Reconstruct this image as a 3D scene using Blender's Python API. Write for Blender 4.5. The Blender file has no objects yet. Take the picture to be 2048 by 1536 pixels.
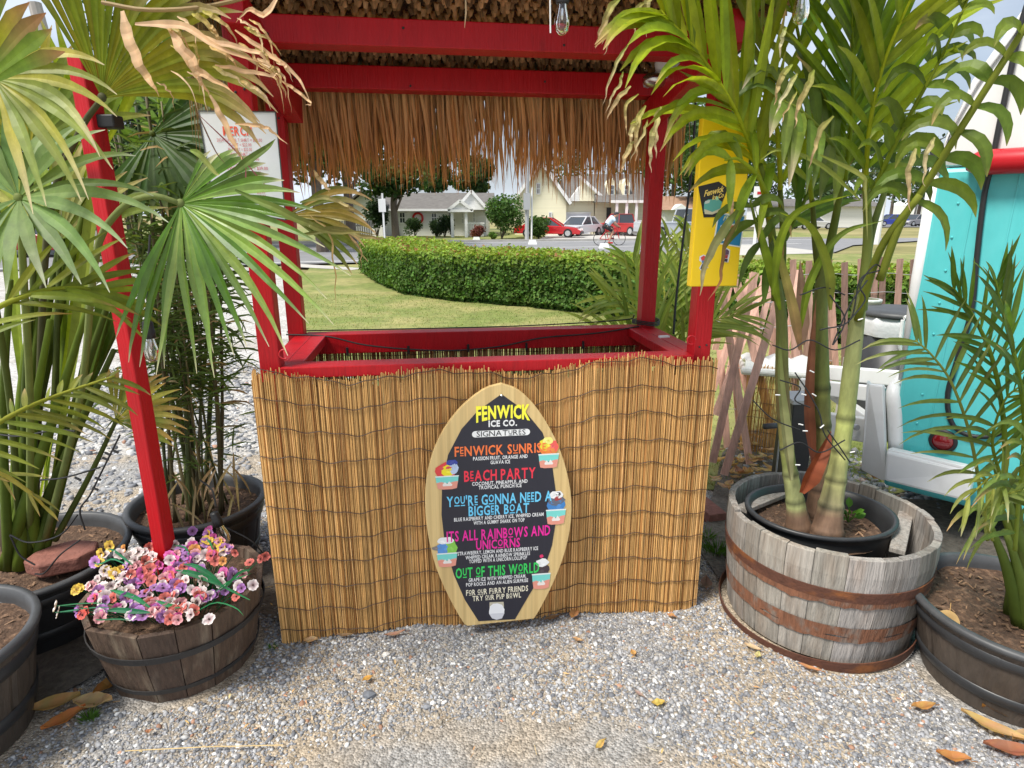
import bpy, math, random
import numpy as np
from mathutils import Vector, Matrix
from mathutils import noise as mnoise

R = math.radians
PI = math.pi
rnd = random.Random(7)
rng = np.random.default_rng(7)
sc = bpy.context.scene
COL = sc.collection

# ------------------------------------------------------------------ camera, world, sun, exposure
CAM = Vector((0, 0, 1.55))
TILT = R(15.5)
FOC = 1220.0
cd = bpy.data.cameras.new('camera')
cd.sensor_width = 36.0
cd.lens = 36.0 * FOC / 2048.0
cd.clip_start = 0.05
cd.clip_end = 3000
cam = bpy.data.objects.new('camera', cd)
cam.location = CAM
cam.rotation_euler = (PI / 2 - TILT, 0, 0)
COL.objects.link(cam)
sc.camera = cam

SUN_DIR = Vector((-0.45, -0.30, 0.84)).normalized()
world = bpy.data.worlds.new('World')
sc.world = world
world.use_nodes = True
nt = world.node_tree
bg = nt.nodes['Background']
sky = nt.nodes.new('ShaderNodeTexSky')
sky.sky_type = 'NISHITA'
sky.sun_disc = False
sky.sun_elevation = math.asin(SUN_DIR.z)
sky.sun_rotation = math.atan2(SUN_DIR.x, SUN_DIR.y)
sky.air_density = 1.0
sky.dust_density = 2.0
sky.ozone_density = 2.0
tc = nt.nodes.new('ShaderNodeTexCoord')
mp = nt.nodes.new('ShaderNodeMapping'); mp.inputs['Scale'].default_value = (1.2, 1.2, 3.5)
cn = nt.nodes.new('ShaderNodeTexNoise'); cn.inputs['Scale'].default_value = 2.2; cn.inputs['Detail'].default_value = 6
cr = nt.nodes.new('ShaderNodeMapRange'); cr.inputs['From Min'].default_value = 0.35; cr.inputs['From Max'].default_value = 0.62
cr.inputs['To Min'].default_value = 0.35; cr.inputs['To Max'].default_value = 0.95
mx = nt.nodes.new('ShaderNodeMixRGB'); mx.inputs['Color2'].default_value = (8.6, 9.5, 10.8, 1)
nt.links.new(tc.outputs['Generated'], mp.inputs['Vector'])
nt.links.new(mp.outputs['Vector'], cn.inputs['Vector'])
nt.links.new(cn.outputs['Fac'], cr.inputs['Value'])
nt.links.new(cr.outputs['Result'], mx.inputs['Fac'])
nt.links.new(sky.outputs['Color'], mx.inputs['Color1'])
nt.links.new(mx.outputs['Color'], bg.inputs['Color'])
bg.inputs['Strength'].default_value = 0.076

sl = bpy.data.lights.new('sun', 'SUN')
sl.energy = 3.8
sl.angle = R(14)
sl.color = (1.0, 0.95, 0.87)
so = bpy.data.objects.new('sun', sl)
so.rotation_euler = SUN_DIR.to_track_quat('Z', 'Y').to_euler()
so.location = (-5, -3, 9)
COL.objects.link(so)
vs = sc.view_settings
vs.view_transform = 'Standard'
vs.look = 'None'
vs.gamma = 1
vs.use_curve_mapping = False
vs.exposure = 0.52
sc.cycles.max_bounces = 8
sc.cycles.transmission_bounces = 6
sc.cycles.transparent_max_bounces = 8

# ------------------------------------------------------------------ measuring helpers
CT, ST = math.cos(TILT), math.sin(TILT)
def ray(px, py):
    u = (px - 1024) / FOC; v = (768 - py) / FOC
    return Vector((u, CT + v * ST, -ST + v * CT))
def P(px, py, Y):
    d = ray(px, py); return CAM + d * (Y / d.y)
def G(px, py, z=0.0):
    d = ray(px, py); return CAM + d * ((z - CAM.z) / d.z)
def onplane(px, py, O, A):
    N = Vector((A.y, -A.x, 0)); d = ray(px, py)
    t = (O - CAM).dot(N) / d.dot(N); p = CAM + d * t - O
    return p.dot(A), p.z
V = Vector

# ------------------------------------------------------------------ mesh building
class MB:
    def __init__(s): s.v = []; s.f = []; s.c = []; s.cc = (1, 1, 1); s.m = []
    def add(s, vs_, fs, cols=None):
        b = len(s.v)
        s.v.extend([tuple(x) for x in vs_])
        s.f.extend([tuple(i + b for i in f) for f in fs])
        s.c.extend(cols if cols else [s.cc] * len(vs_))
        return s
    def box(s, c, size, rot=None, taper=1.0):
        x, y, z = size[0] / 2, size[1] / 2, size[2] / 2
        pts = [V((a * x * (taper if d > 0 else 1), b * y * (taper if d > 0 else 1), d * z)) for d in (-1, 1) for a, b in ((-1, -1), (1, -1), (1, 1), (-1, 1))]
        if rot is not None: pts = [rot @ p for p in pts]
        c = V(c)
        return s.add([p + c for p in pts], [(0, 3, 2, 1), (4, 5, 6, 7), (0, 1, 5, 4), (1, 2, 6, 5), (2, 3, 7, 6), (3, 0, 4, 7)])
    def beam(s, p, q, w, h, up=V((0, 0, 1))):
        p = V(p); q = V(q); d = q - p; L = d.length; d.normalize()
        sx = d.cross(up).normalized(); u = sx.cross(d)
        rot = Matrix((sx, d, u)).transposed()
        return s.box((p + q) / 2, (w, L, h), rot)
    def prism(s, pts, dvec):
        n = len(pts); dv = V(dvec)
        vs_ = [V(p) for p in pts] + [V(p) + dv for p in pts]
        fs = [tuple(range(n - 1, -1, -1)), tuple(range(n, 2 * n))] + [(i, (i + 1) % n, n + (i + 1) % n, n + i) for i in range(n)]
        return s.add(vs_, fs)
    def tube(s, pts, rad, n=6, caps=True, cols=None):
        pts = [V(p) for p in pts]; k = len(pts)
        if not hasattr(rad, '__len__'): rad = [rad] * k
        T0 = (pts[1] - pts[0]).normalized()
        ref = V((1, 0, 0)) if abs(T0.z) > .8 else V((0, 0, 1))
        X = T0.cross(ref).normalized(); vs_ = []; cs = []
        for i, p in enumerate(pts):
            T = (pts[min(i + 1, k - 1)] - pts[max(i - 1, 0)]).normalized()
            X = (X - T * X.dot(T)).normalized(); Y = T.cross(X)
            for j in range(n):
                a = 2 * PI * j / n
                vs_.append(p + (X * math.cos(a) + Y * math.sin(a)) * rad[i])
                cs.append(cols[i] if cols else s.cc)
        fs = [(i * n + j, i * n + (j + 1) % n, (i + 1) * n + (j + 1) % n, (i + 1) * n + j) for i in range(k - 1) for j in range(n)]
        if caps: fs += [tuple(range(n - 1, -1, -1)), tuple((k - 1) * n + j for j in range(n))]
        return s.add(vs_, fs, cs)
    def lathe(s, prof, c, n=32, a0=0, a1=2 * PI, rfn=None, axis=None):
        c = V(c); full = abs(a1 - a0 - 2 * PI) < 1e-6; k = len(prof); m = n if full else n + 1; vs_ = []
        for j in range(m):
            a = a0 + (a1 - a0) * j / n
            for i, (r, z) in enumerate(prof):
                rr = r if rfn is None else rfn(r, z, j, a)
                p = V((rr * math.cos(a), rr * math.sin(a), z))
                if axis is not None: p = axis @ p
                vs_.append(c + p)
        fs = []
        for j in range(n):
            j2 = (j + 1) % m
            for i in range(k - 1):
                fs.append((j * k + i, j2 * k + i, j2 * k + i + 1, j * k + i + 1))
        return s.add(vs_, fs)
    def blade(s, pts, wid, N, fold=.25, cols=None):
        k = len(pts); N = V(N); vs_ = []; cs = []
        for i, p in enumerate(pts):
            T = (pts[min(i + 1, k - 1)] - pts[max(i - 1, 0)])
            if T.length < 1e-9: T = V((0, 0, -1))
            T.normalize(); S = T.cross(N)
            if S.length < 1e-4: S = T.cross(V((.3, .2, .9)))
            S.normalize(); M = S.cross(T); w = wid[i] / 2
            vs_ += [p - S * w + M * fold * w, p, p + S * w + M * fold * w]
            c = cols[i] if cols else s.cc
            cs += [c, (c[0] * 1.28, c[1] * 1.22, c[2] * 1.3), c]
        fs = []
        for i in range(k - 1):
            a = i * 3; fs += [(a, a + 1, a + 4, a + 3), (a + 1, a + 2, a + 5, a + 4)]
        return s.add(vs_, fs, cs)
    def ball(s, c, r, n=8, m=6):
        if not hasattr(r, '__len__'): r = (r, r, r)
        prof = [(math.sin(PI * i / m), -math.cos(PI * i / m)) for i in range(m + 1)]
        b = MB().lathe(prof, (0, 0, 0), n); c = V(c)
        return s.add([V((x * r[0], y * r[1], z * r[2])) + c for x, y, z in b.v], b.f)

ORG = {}
def setprops(o, label=None, cat=None, group=None, kind=None):
    if label: o['label'] = label
    if cat: o['category'] = cat
    if group: o['group'] = group
    if kind: o['kind'] = kind
    return o
def thing(name, label, cat, loc=(0, 0, 0), group=None, local=False, rot=0.0):
    o = bpy.data.objects.new(name, None); COL.objects.link(o)
    o.location = loc; o.rotation_euler = (0, 0, rot); o.empty_display_size = .1
    ORG[o] = V((0, 0, 0)) if local else V(loc)
    return setprops(o, label, cat, group)
def mesh_of(name, mb, mat_, org=V((0, 0, 0)), smooth=False):
    me = bpy.data.meshes.new(name)
    o = V(org)
    me.from_pydata([(x - o.x, y - o.y, z - o.z) for x, y, z in mb.v], [], mb.f)
    if mat_ is not None: me.materials.append(mat_)
    ca = me.color_attributes.new('Col', 'FLOAT_COLOR', 'POINT')
    arr = np.ones((len(mb.v), 4), dtype=np.float32); arr[:, :3] = np.array(mb.c, dtype=np.float32).reshape(-1, 3)
    ca.data.foreach_set('color', arr.ravel())
    if smooth: me.polygons.foreach_set('use_smooth', [True] * len(me.polygons))
    me.update()
    return me
def part(name, mb, mat_, parent, smooth=False, label=None, kind=None, bevel=0):
    org = ORG.get(parent, V((0, 0, 0)))
    o = bpy.data.objects.new(name, mesh_of(name, mb, mat_, org, smooth)); COL.objects.link(o)
    o.parent = parent; ORG[o] = org
    if label: o['label'] = label
    if kind: o['kind'] = kind
    if bevel: addbevel(o, bevel)
    return o
def solo(name, mb, mat_, loc=None, smooth=False, label=None, cat=None, group=None, kind=None, bevel=0):
    org = V(loc) if loc is not None else V((0, 0, 0))
    o = bpy.data.objects.new(name, mesh_of(name, mb, mat_, org, smooth)); COL.objects.link(o)
    o.location = org; ORG[o] = org
    if bevel: addbevel(o, bevel)
    return setprops(o, label, cat, group, kind)
def addbevel(o, w):
    m = o.modifiers.new('bevel', 'BEVEL'); m.width = w; m.segments = 2; m.limit_method = 'ANGLE'; m.angle_limit = R(35)
def npmesh(name, verts, faces_n, nper, cols, mat_, smooth=False):
    """verts (N,3), faces: flat vertex indices with nper verts per face, cols (N,3)"""
    me = bpy.data.meshes.new(name)
    nf = len(faces_n) // nper
    me.vertices.add(len(verts)); me.vertices.foreach_set('co', np.asarray(verts, dtype=np.float32).ravel())
    me.loops.add(len(faces_n)); me.loops.foreach_set('vertex_index', np.asarray(faces_n, dtype=np.int32))
    me.polygons.add(nf)
    me.polygons.foreach_set('loop_start', np.arange(0, nf * nper, nper, dtype=np.int32))
    me.polygons.foreach_set('loop_total', np.full(nf, nper, dtype=np.int32))
    ca = me.color_attributes.new('Col', 'FLOAT_COLOR', 'POINT')
    arr = np.ones((len(verts), 4), dtype=np.float32); arr[:, :3] = cols
    ca.data.foreach_set('color', arr.ravel())
    me.materials.append(mat_)
    me.update(calc_edges=True)
    me.validate()
    return me
def leafcloud(name, pts, size, cols, mat_, normals=None, elong=1.5, jit=.8):
    """one folded rhombus leaf per point"""
    n = len(pts)
    d = rng.normal(size=(n, 3)); d /= np.linalg.norm(d, axis=1)[:, None]
    nn = rng.normal(size=(n, 3)) * jit
    if normals is not None: nn += normals
    else: nn += np.array([0, 0, .6])
    nn /= np.linalg.norm(nn, axis=1)[:, None]
    s_ = np.cross(nn, d); s_ /= np.linalg.norm(s_, axis=1)[:, None] + 1e-9
    t_ = np.cross(s_, nn)
    sz = size * rng.uniform(.6, 1.35, n)[:, None]
    v = np.empty((n, 4, 3))
    v[:, 0] = pts - t_ * sz * elong / 2; v[:, 2] = pts + t_ * sz * elong / 2
    v[:, 1] = pts + s_ * sz / 2 + nn * sz * .18; v[:, 3] = pts - s_ * sz / 2 + nn * sz * .18
    v = v.reshape(-1, 3)
    idx = np.arange(n * 4).reshape(n, 4)
    tri = np.stack([idx[:, 0], idx[:, 1], idx[:, 2], idx[:, 0], idx[:, 2], idx[:, 3]], axis=1).ravel()
    return npmesh(name, v, tri, 3, np.repeat(cols, 4, axis=0), mat_)
def jcol(base, n, v=.25, h=.12):
    c = np.array(base)[None, :] * (1 + rng.uniform(-v, v, (n, 1))) * (1 + rng.uniform(-h, h, (n, 3)))
    return np.clip(c, 0.003, 1)
def linkmesh(name, me, parent=None, loc=None):
    o = bpy.data.objects.new(name, me); COL.objects.link(o)
    if parent is not None:
        o.parent = parent; org = ORG[parent]; ORG[o] = org
        if org.length > 0: me.transform(Matrix.Translation(-org))
    return o
def spline(pts, n):
    pts = [V(p) for p in pts]
    q = [pts[0] * 2 - pts[1]] + pts + [pts[-1] * 2 - pts[-2]]
    out = []; m = len(pts) - 1
    for i in range(n + 1):
        t = i / n * m; k = min(int(t), m - 1); f = t - k
        a, b, c, d = q[k], q[k + 1], q[k + 2], q[k + 3]
        out.append(0.5 * ((2 * b) + (c - a) * f + (2 * a - 5 * b + 4 * c - d) * f * f + (3 * b - a - 3 * c + d) * f ** 3))
    return out

# ------------------------------------------------------------------ materials
def mat(name, col=(.5, .5, .5), rough=.6, vcol=False, var=0, vscale=(8, 8, 8), detail=4, col2=None, c2thr=(.45, .6), c2scale=(3, 3, 3),
        bump=0, bscale=(60, 60, 60), metal=0, trans=0, spec=.5, objcol=False, coat=0, voro=None, glass=0, c2detail=4, alpha=1):
    m = bpy.data.materials.new(name); m.use_nodes = True
    t = m.node_tree; nd = t.nodes; ln = t.links
    pb = nd['Principled BSDF']; out = nd['Material Output']
    tcn = nd.new('ShaderNodeTexCoord')
    def noise_(scale, det, rough_=.55):
        mpn = nd.new('ShaderNodeMapping'); mpn.inputs['Scale'].default_value = scale
        ln.new(tcn.outputs['Object'], mpn.inputs['Vector'])
        nn = nd.new('ShaderNodeTexNoise'); nn.inputs['Scale'].default_value = 1; nn.inputs['Detail'].default_value = det; nn.inputs['Roughness'].default_value = rough_
        ln.new(mpn.outputs['Vector'], nn.inputs['Vector']); return nn.outputs['Fac'], mpn
    rgb = nd.new('ShaderNodeRGB'); rgb.outputs[0].default_value = (*col, 1); cur = rgb.outputs[0]
    def mul(a, b):
        x = nd.new('ShaderNodeMixRGB'); x.blend_type = 'MULTIPLY'; x.inputs['Fac'].default_value = 1
        ln.new(a, x.inputs['Color1']); ln.new(b, x.inputs['Color2']); return x.outputs['Color']
    if col2:
        f, _ = noise_(c2scale, c2detail)
        r = nd.new('ShaderNodeMapRange'); r.inputs['From Min'].default_value = c2thr[0]; r.inputs['From Max'].default_value = c2thr[1]; ln.new(f, r.inputs['Value'])
        x = nd.new('ShaderNodeMixRGB'); x.inputs['Color2'].default_value = (*col2, 1)
        ln.new(cur, x.inputs['Color1']); ln.new(r.outputs['Result'], x.inputs['Fac']); cur = x.outputs['Color']
    if vcol:
        at = nd.new('ShaderNodeAttribute'); at.attribute_name = 'Col'; cur = mul(cur, at.outputs['Color'])
    if objcol:
        oi = nd.new('ShaderNodeObjectInfo'); cur = mul(cur, oi.outputs['Color'])
    if var:
        f, _ = noise_(vscale, detail, .65)
        r = nd.new('ShaderNodeMapRange'); r.inputs['From Min'].default_value = .25; r.inputs['From Max'].default_value = .75
        r.inputs['To Min'].default_value = 1 - var; r.inputs['To Max'].default_value = 1 + var; r.clamp = True; ln.new(f, r.inputs['Value'])
        cur = mul(cur, r.outputs['Result'])
    if voro:
        vo = nd.new('ShaderNodeTexVoronoi'); vo.inputs['Scale'].default_value = voro[0]; ln.new(tcn.outputs['Object'], vo.inputs['Vector'])
        sp = nd.new('ShaderNodeSeparateColor'); ln.new(vo.outputs['Color'], sp.inputs['Color'])
        r = nd.new('ShaderNodeMapRange'); r.inputs['To Min'].default_value = 1 - voro[1]; r.inputs['To Max'].default_value = 1 + voro[1]
        ln.new(sp.outputs[0], r.inputs['Value']); cur = mul(cur, r.outputs['Result'])
    ln.new(cur, pb.inputs['Base Color'])
    pb.inputs['Roughness'].default_value = rough; pb.inputs['Metallic'].default_value = metal
    pb.inputs['Specular IOR Level'].default_value = spec
    pb.inputs['Coat Weight'].default_value = coat
    if glass: pb.inputs['Transmission Weight'].default_value = glass
    if bump:
        f, _ = noise_(bscale, 3)
        b = nd.new('ShaderNodeBump'); b.inputs['Strength'].default_value = bump; b.inputs['Distance'].default_value = .01
        if voro:
            ad = nd.new('ShaderNodeMath'); ad.operation = 'SUBTRACT'; ln.new(f, ad.inputs[0]); ln.new(vo.outputs['Distance'], ad.inputs[1]); f = ad.outputs[0]
        ln.new(f, b.inputs['Height']); ln.new(b.outputs['Normal'], pb.inputs['Normal'])
    if trans:
        tr = nd.new('ShaderNodeBsdfTranslucent'); ln.new(cur, tr.inputs['Color'])
        g_ = nd.new('ShaderNodeMixRGB'); g_.blend_type = 'MULTIPLY'; g_.inputs['Fac'].default_value = 1; g_.inputs['Color2'].default_value = (1.9, 1.9, .9, 1)
        ln.new(cur, g_.inputs['Color1']); ln.new(g_.outputs['Color'], tr.inputs['Color'])
        ms = nd.new('ShaderNodeMixShader'); ms.inputs['Fac'].default_value = trans
        ln.new(pb.outputs['BSDF'], ms.inputs[1]); ln.new(tr.outputs['BSDF'], ms.inputs[2]); ln.new(ms.outputs['Shader'], out.inputs['Surface'])
    return m

M = {}
M['red'] = mat('red_paint', (.46, .004, .010), .45, var=.16, vscale=(14, 14, 3), detail=7, bump=.35, bscale=(150, 150, 7), spec=.35, col2=(.30, .004, .008), c2thr=(.60, .78), c2scale=(18, 18, 5))
M['reed'] = mat('reed', (1, 1, 1), .5, vcol=True, var=.28, vscale=(60, 60, 9), spec=.35)
M['wire'] = mat('wire', (.05, .025, .015), .6)
M['thatch'] = mat('thatch', (1, 1, 1), .6, vcol=True, var=.35, vscale=(90, 90, 7), trans=.22)
M['leaf'] = mat('leaf', (1, 1, 1), .46, vcol=True, var=.3, vscale=(26, 26, 16), trans=.36, spec=.28)
M['leafg'] = mat('leaf_glossy', (1, 1, 1), .30, vcol=True, var=.25, vscale=(26, 26, 16), trans=.32, spec=.6)
M['leafm'] = mat('leaf_matte', (1, 1, 1), .6, vcol=True, var=.2, vscale=(9, 9, 9), trans=.25, spec=.2)
M['bark'] = mat('bark', (1, 1, 1), .7, vcol=True, var=.35, vscale=(30, 30, 8), bump=.4, bscale=(60, 60, 12))
M['gravel'] = mat('gravel_ground', (.30, .29, .275), .85, col2=(.37, .305, .225), c2thr=(.42, .56), c2scale=(1.6, 1.6, 1), var=.3, vscale=(26, 26, 26), voro=(130, .38), bump=.7, bscale=(90, 90, 90))
M['stone'] = mat('stones', (1, 1, 1), .75, vcol=True, var=.12, vscale=(120, 120, 120))
M['lawn'] = mat('lawn', (.165, .20, .045), .9, col2=(.30, .275, .10), c2thr=(.42, .66), c2scale=(.9, .9, 1), var=.35, vscale=(6, 6, 6), detail=8, bump=.5, bscale=(40, 40, 40))
M['field'] = mat('field', (.20, .185, .06), .9, col2=(.34, .29, .12), c2thr=(.4, .65), c2scale=(.08, .25, 1), var=.2, vscale=(1, 1, 1), detail=8)
M['road'] = mat('asphalt', (.22, .22, .225), .85, var=.18, vscale=(.8, .8, .8), detail=8, voro=(60, .1))
M['conc'] = mat('concrete', (.46, .44, .40), .85, var=.16, vscale=(2, 2, 2), detail=8)
M['lot'] = mat('pale_gravel_lot', (.44, .425, .40), .9, col2=(.33, .30, .26), c2thr=(.5, .68), c2scale=(.5, 1.3, 1), var=.25, vscale=(9, 9, 9), detail=8, voro=(60, .3), bump=.4)
M['whiteline'] = mat('white_line', (.75, .75, .73), .7, var=.1)
M['soil'] = mat('soil', (.085, .048, .028), .95, var=.55, vscale=(70, 70, 70), col2=(.17, .10, .06), c2thr=(.5, .62), c2scale=(45, 45, 45), bump=1, bscale=(90, 90, 90))
M['dirt'] = mat('dark_dirt', (.14, .118, .095), .95, var=.5, vscale=(30, 30, 30), bump=1, bscale=(60, 60, 60))
M['chip'] = mat('bark_chip', (1, 1, 1), .85, vcol=True, var=.2)
M['staveg'] = mat('weathered_grey_wood', (.31, .285, .255), .85, vcol=True, var=.5, vscale=(70, 70, 5), detail=8, col2=(.27, .22, .18), c2thr=(.48, .7), c2scale=(14, 14, 3), bump=.7, bscale=(140, 140, 8))
M['rust'] = mat('rusty_iron', (.10, .038, .022), .75, col2=(.22, .075, .02), c2thr=(.5, .68), c2scale=(9, 9, 20), var=.3, vscale=(25, 25, 25), bump=.3, bscale=(80, 80, 80))
M['rustst'] = mat('rust_stained_wood', (.20, .085, .045), .85, col2=(.20, .15, .12), c2thr=(.5, .66), c2scale=(25, 25, 14), var=.4, vscale=(70, 70, 9), bump=.6, bscale=(140, 140, 8))
M['staved'] = mat('dark_barrel_wood', (.105, .066, .045), .8, vcol=True, var=.45, vscale=(60, 60, 5), detail=8, col2=(.22, .17, .12), c2thr=(.52, .72), c2scale=(16, 16, 3), bump=.6, bscale=(120, 120, 8))
M['iron'] = mat('dark_iron', (.035, .033, .033), .6, var=.3, vscale=(20, 20, 20))
M['plasticw'] = mat('brown_plastic_pot', (.075, .058, .045), .55, var=.4, vscale=(30, 30, 4), detail=8, bump=.3, bscale=(90, 90, 6))
M['plasticb'] = mat('black_plastic', (.030, .031, .033), .42, var=.2, vscale=(12, 12, 12))
M['plasticg'] = mat('grey_rim_plastic', (.06, .062, .065), .5, var=.25, vscale=(12, 12, 12))
M['boardw'] = mat('pale_bamboo_board', (.72, .52, .23), .42, var=.16, vscale=(75, 75, 1.2), col2=(.60, .41, .17), c2thr=(.45, .7), c2scale=(45, 45, .8))
M['boardk'] = mat('menu_black', (.022, .022, .035), .45, var=.1, vscale=(150, 150, 2))
M['edge'] = mat('board_edge', (.5, .4, .25), .6)
M['print'] = mat('print', (1, 1, 1), .5, vcol=True)
M['paper'] = mat('paper', (.74, .75, .80), .35, var=.03, vscale=(14, 14, 14), coat=.5)
M['yellow'] = mat('yellow_board', (.90, .60, .004), .4, var=.05, vscale=(4, 4, 4))
M['petal'] = mat('petal', (1, 1, 1), .6, vcol=True, objcol=True, var=.1, vscale=(90, 90, 90), trans=.12)
M['brick'] = mat('red_stone', (.24, .095, .07), .85, var=.25, vscale=(25, 25, 25), bump=.6, bscale=(60, 60, 60))
M['teal'] = mat('turquoise_paint', (.085, .50, .51), .34, var=.10, vscale=(5, 5, 2.5), detail=7, coat=.2, col2=(.13, .56, .57), c2thr=(.5, .72), c2scale=(4, 4, 1.5), bump=.08, bscale=(6, 6, 6))
M['white'] = mat('white_paint', (.74, .74, .73), .45, var=.06, vscale=(5, 5, 5), col2=(.60, .59, .57), c2thr=(.55, .75), c2scale=(4, 4, 4))
M['cream'] = mat('cream_paint', (.72, .715, .69), .5, var=.08, vscale=(5, 5, 2), detail=6)
M['redgloss'] = mat('red_vinyl', (.48, .012, .02), .35, var=.06, vscale=(5, 5, 5))
M['black'] = mat('black_rubber', (.015, .015, .016), .5)
M['lens'] = mat('red_lens', (.20, .006, .01), .12, coat=.8)
M['slat'] = mat('snow_fence_slat', (1, 1, 1), .85, vcol=True, var=.35, vscale=(40, 40, 5), detail=6, bump=.4, bscale=(90, 90, 9))
M['bag'] = mat('white_plastic_bag', (.72, .73, .74), .3, bump=.8, bscale=(18, 18, 18), trans=.15)
M['glass'] = mat('clear_glass', (1, 1, 1), .02, glass=1)
M['winglass'] = mat('window_glass', (.05, .06, .07), .1, spec=.8)
M['siding'] = mat('white_siding', (.74, .74, .72), .6, var=.05, vscale=(.1, .1, 12), detail=0)
M['siding2'] = mat('cream_siding', (.84, .79, .58), .6, var=.04, vscale=(.1, .1, 12), detail=0)
M['trim'] = mat('white_trim', (.78, .78, .77), .5)
M['shingle'] = mat('grey_shingle', (.14, .13, .12), .9, var=.25, vscale=(3, 3, 9))
M['shingleb'] = mat('brown_shingle', (.33, .20, .13), .9, var=.2, vscale=(3, 3, 9))
M['garage'] = mat('garage_door', (.62, .64, .70), .5)
M['chrome'] = mat('chrome', (.6, .6, .6), .25, metal=1)
M['polewood'] = mat('pole_wood', (.36, .33, .30), .8, var=.25, vscale=(10, 10, 1))
M['steel'] = mat('galvanised', (.45, .46, .47), .5, metal=.3)
M['skin'] = mat('skin', (.50, .28, .19), .5)
M['cloth'] = mat('cloth', (1, 1, 1), .8, objcol=True)
M['carpaint'] = mat('car_paint', (1, 1, 1), .25, objcol=True, coat=.6)
M['hedgecore'] = mat('hedge_twigs', (.03, .035, .015), .95, var=.4, vscale=(12, 12, 12))
M['weave'] = mat('thatch_backing', (.10, .055, .028), .9, var=.5, vscale=(40, 40, 40), bump=1)
# ================================================================== THE SETTING
def sheet(name, pts, z, m, label=None, sub=0):
    mb = MB(); mb.add([(p[0], p[1], z) for p in pts], [tuple(range(len(pts)))])
    return solo(name, mb, m, kind='structure', label=label)
sheet('ground', [(-900, -60), (900, -60), (900, 1500), (-900, 1500)], -.06, M['field'])
sheet('gravel_lot', [(-30, -12), (30, -12), (30, 3.2), (3.2, 3.6), (2.0, 3.25), (-.8, 3.4), (-2.85, 8.5), (-6.5, 17.5), (-9, 20), (-30, 21)], -.028, M['lot'])
# the gravel around the stall: an uneven sheet
def gh(x, y):
    return .012 * mnoise.noise(V((x * 1.3, y * 1.3, 3))) + .006 * mnoise.noise(V((x * 5, y * 5, 9)))
mb = MB(); nx, ny = 90, 80
for j in range(ny + 1):
    for i in range(nx + 1):
        x = -4.0 + 8.0 * i / nx; y = .4 + 3.4 * j / ny
        e = min(1, (x + 4) / .5, (4 - x) / .5, (y - .4) / .3, (3.8 - y) / .5)
        mb.v.append((x, y, .004 + gh(x, y) * max(0, e))); mb.c.append((1, 1, 1))
mb.f = [(j * (nx + 1) + i, j * (nx + 1) + i + 1, (j + 1) * (nx + 1) + i + 1, (j + 1) * (nx + 1) + i) for j in range(ny) for i in range(nx)]
solo('gravel_ground', mb, M['gravel'], kind='structure', smooth=True)
sheet('lawn', [(-.85, 3.35), (2.2, 3.2), (3.4, 3.6), (16, 4.4), (22, 26), (8, 25), (-6.3, 19.5), (-5.2, 15), (-2.9, 8.3)], .012, M['lawn'])
def yn(x): return 22.5 + .32 * x
def yf(x): return 37.5 + .22 * x
xs = [-120, -60, -20, -8, 0, 8, 14, 20]
sheet('road', [(x, yn(x)) for x in xs[:-1]] + [(18, 33), (30, 42.5), (60, 50)] + [(60, 52), (30, yf(30))] + [(x, yf(x)) for x in reversed(xs)], .008, M['road'])
sheet('verge_path', [(-7.2, 19.2), (-4.6, 17.8), (-4.4, 18.4), (-7.0, 20.2)], .02, M['conc'])
for nm, off in (('edge', .7),):
    pts = [(x, yn(x) + off) for x in (-60, -8, 14)]; sheet('road_marking', [*pts, *[(a, b + .18) for a, b in reversed(pts)]], .014, M['whiteline'])
pts = [(x, yf(x) - 1.1) for x in (-60, -8, 20)]; sheet('road_marking', [*pts, *[(a, b + .18) for a, b in reversed(pts)]], .014, M['whiteline'])
for off in (7.2, 7.6):
    pts = [(x, yn(x) + off - .02 * x) for x in (-60, -8, 16)]; sheet('road_marking', [*pts, *[(a, b + .12) for a, b in reversed(pts)]], .014, M['whiteline'])
mb = MB(); mb.beam((-60, yf(-60) + .1, .05), (20, yf(20) + .1, .05), .2, .14); solo('kerb', mb, M['conc'], kind='structure')
sheet('sidewalk', [(-60, yf(-60) + 1.5), (20, yf(20) + 1.5), (20, yf(20) + 2.9), (-60, yf(-60) + 2.9)], .02, M['conc'])
sheet('far_lawn', [(-60, yf(-60) + .25), (26, yf(26) + .25), (26, 75), (-60, 75)], .004, M['lawn'])
sheet('driveway', [(1.5, yf(1.5) + .3), (13, yf(13) + .3), (12, 52), (3, 52)], .026, M['conc'])
sheet('driveway_apron', [(9, 24.6), (13.5, 26), (13.5, 33.5), (11, 33)], .016, M['conc'])
sheet('parking_lot', [(22, 82), (120, 82), (120, 120), (22, 120)], .01, M['road'])

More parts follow.
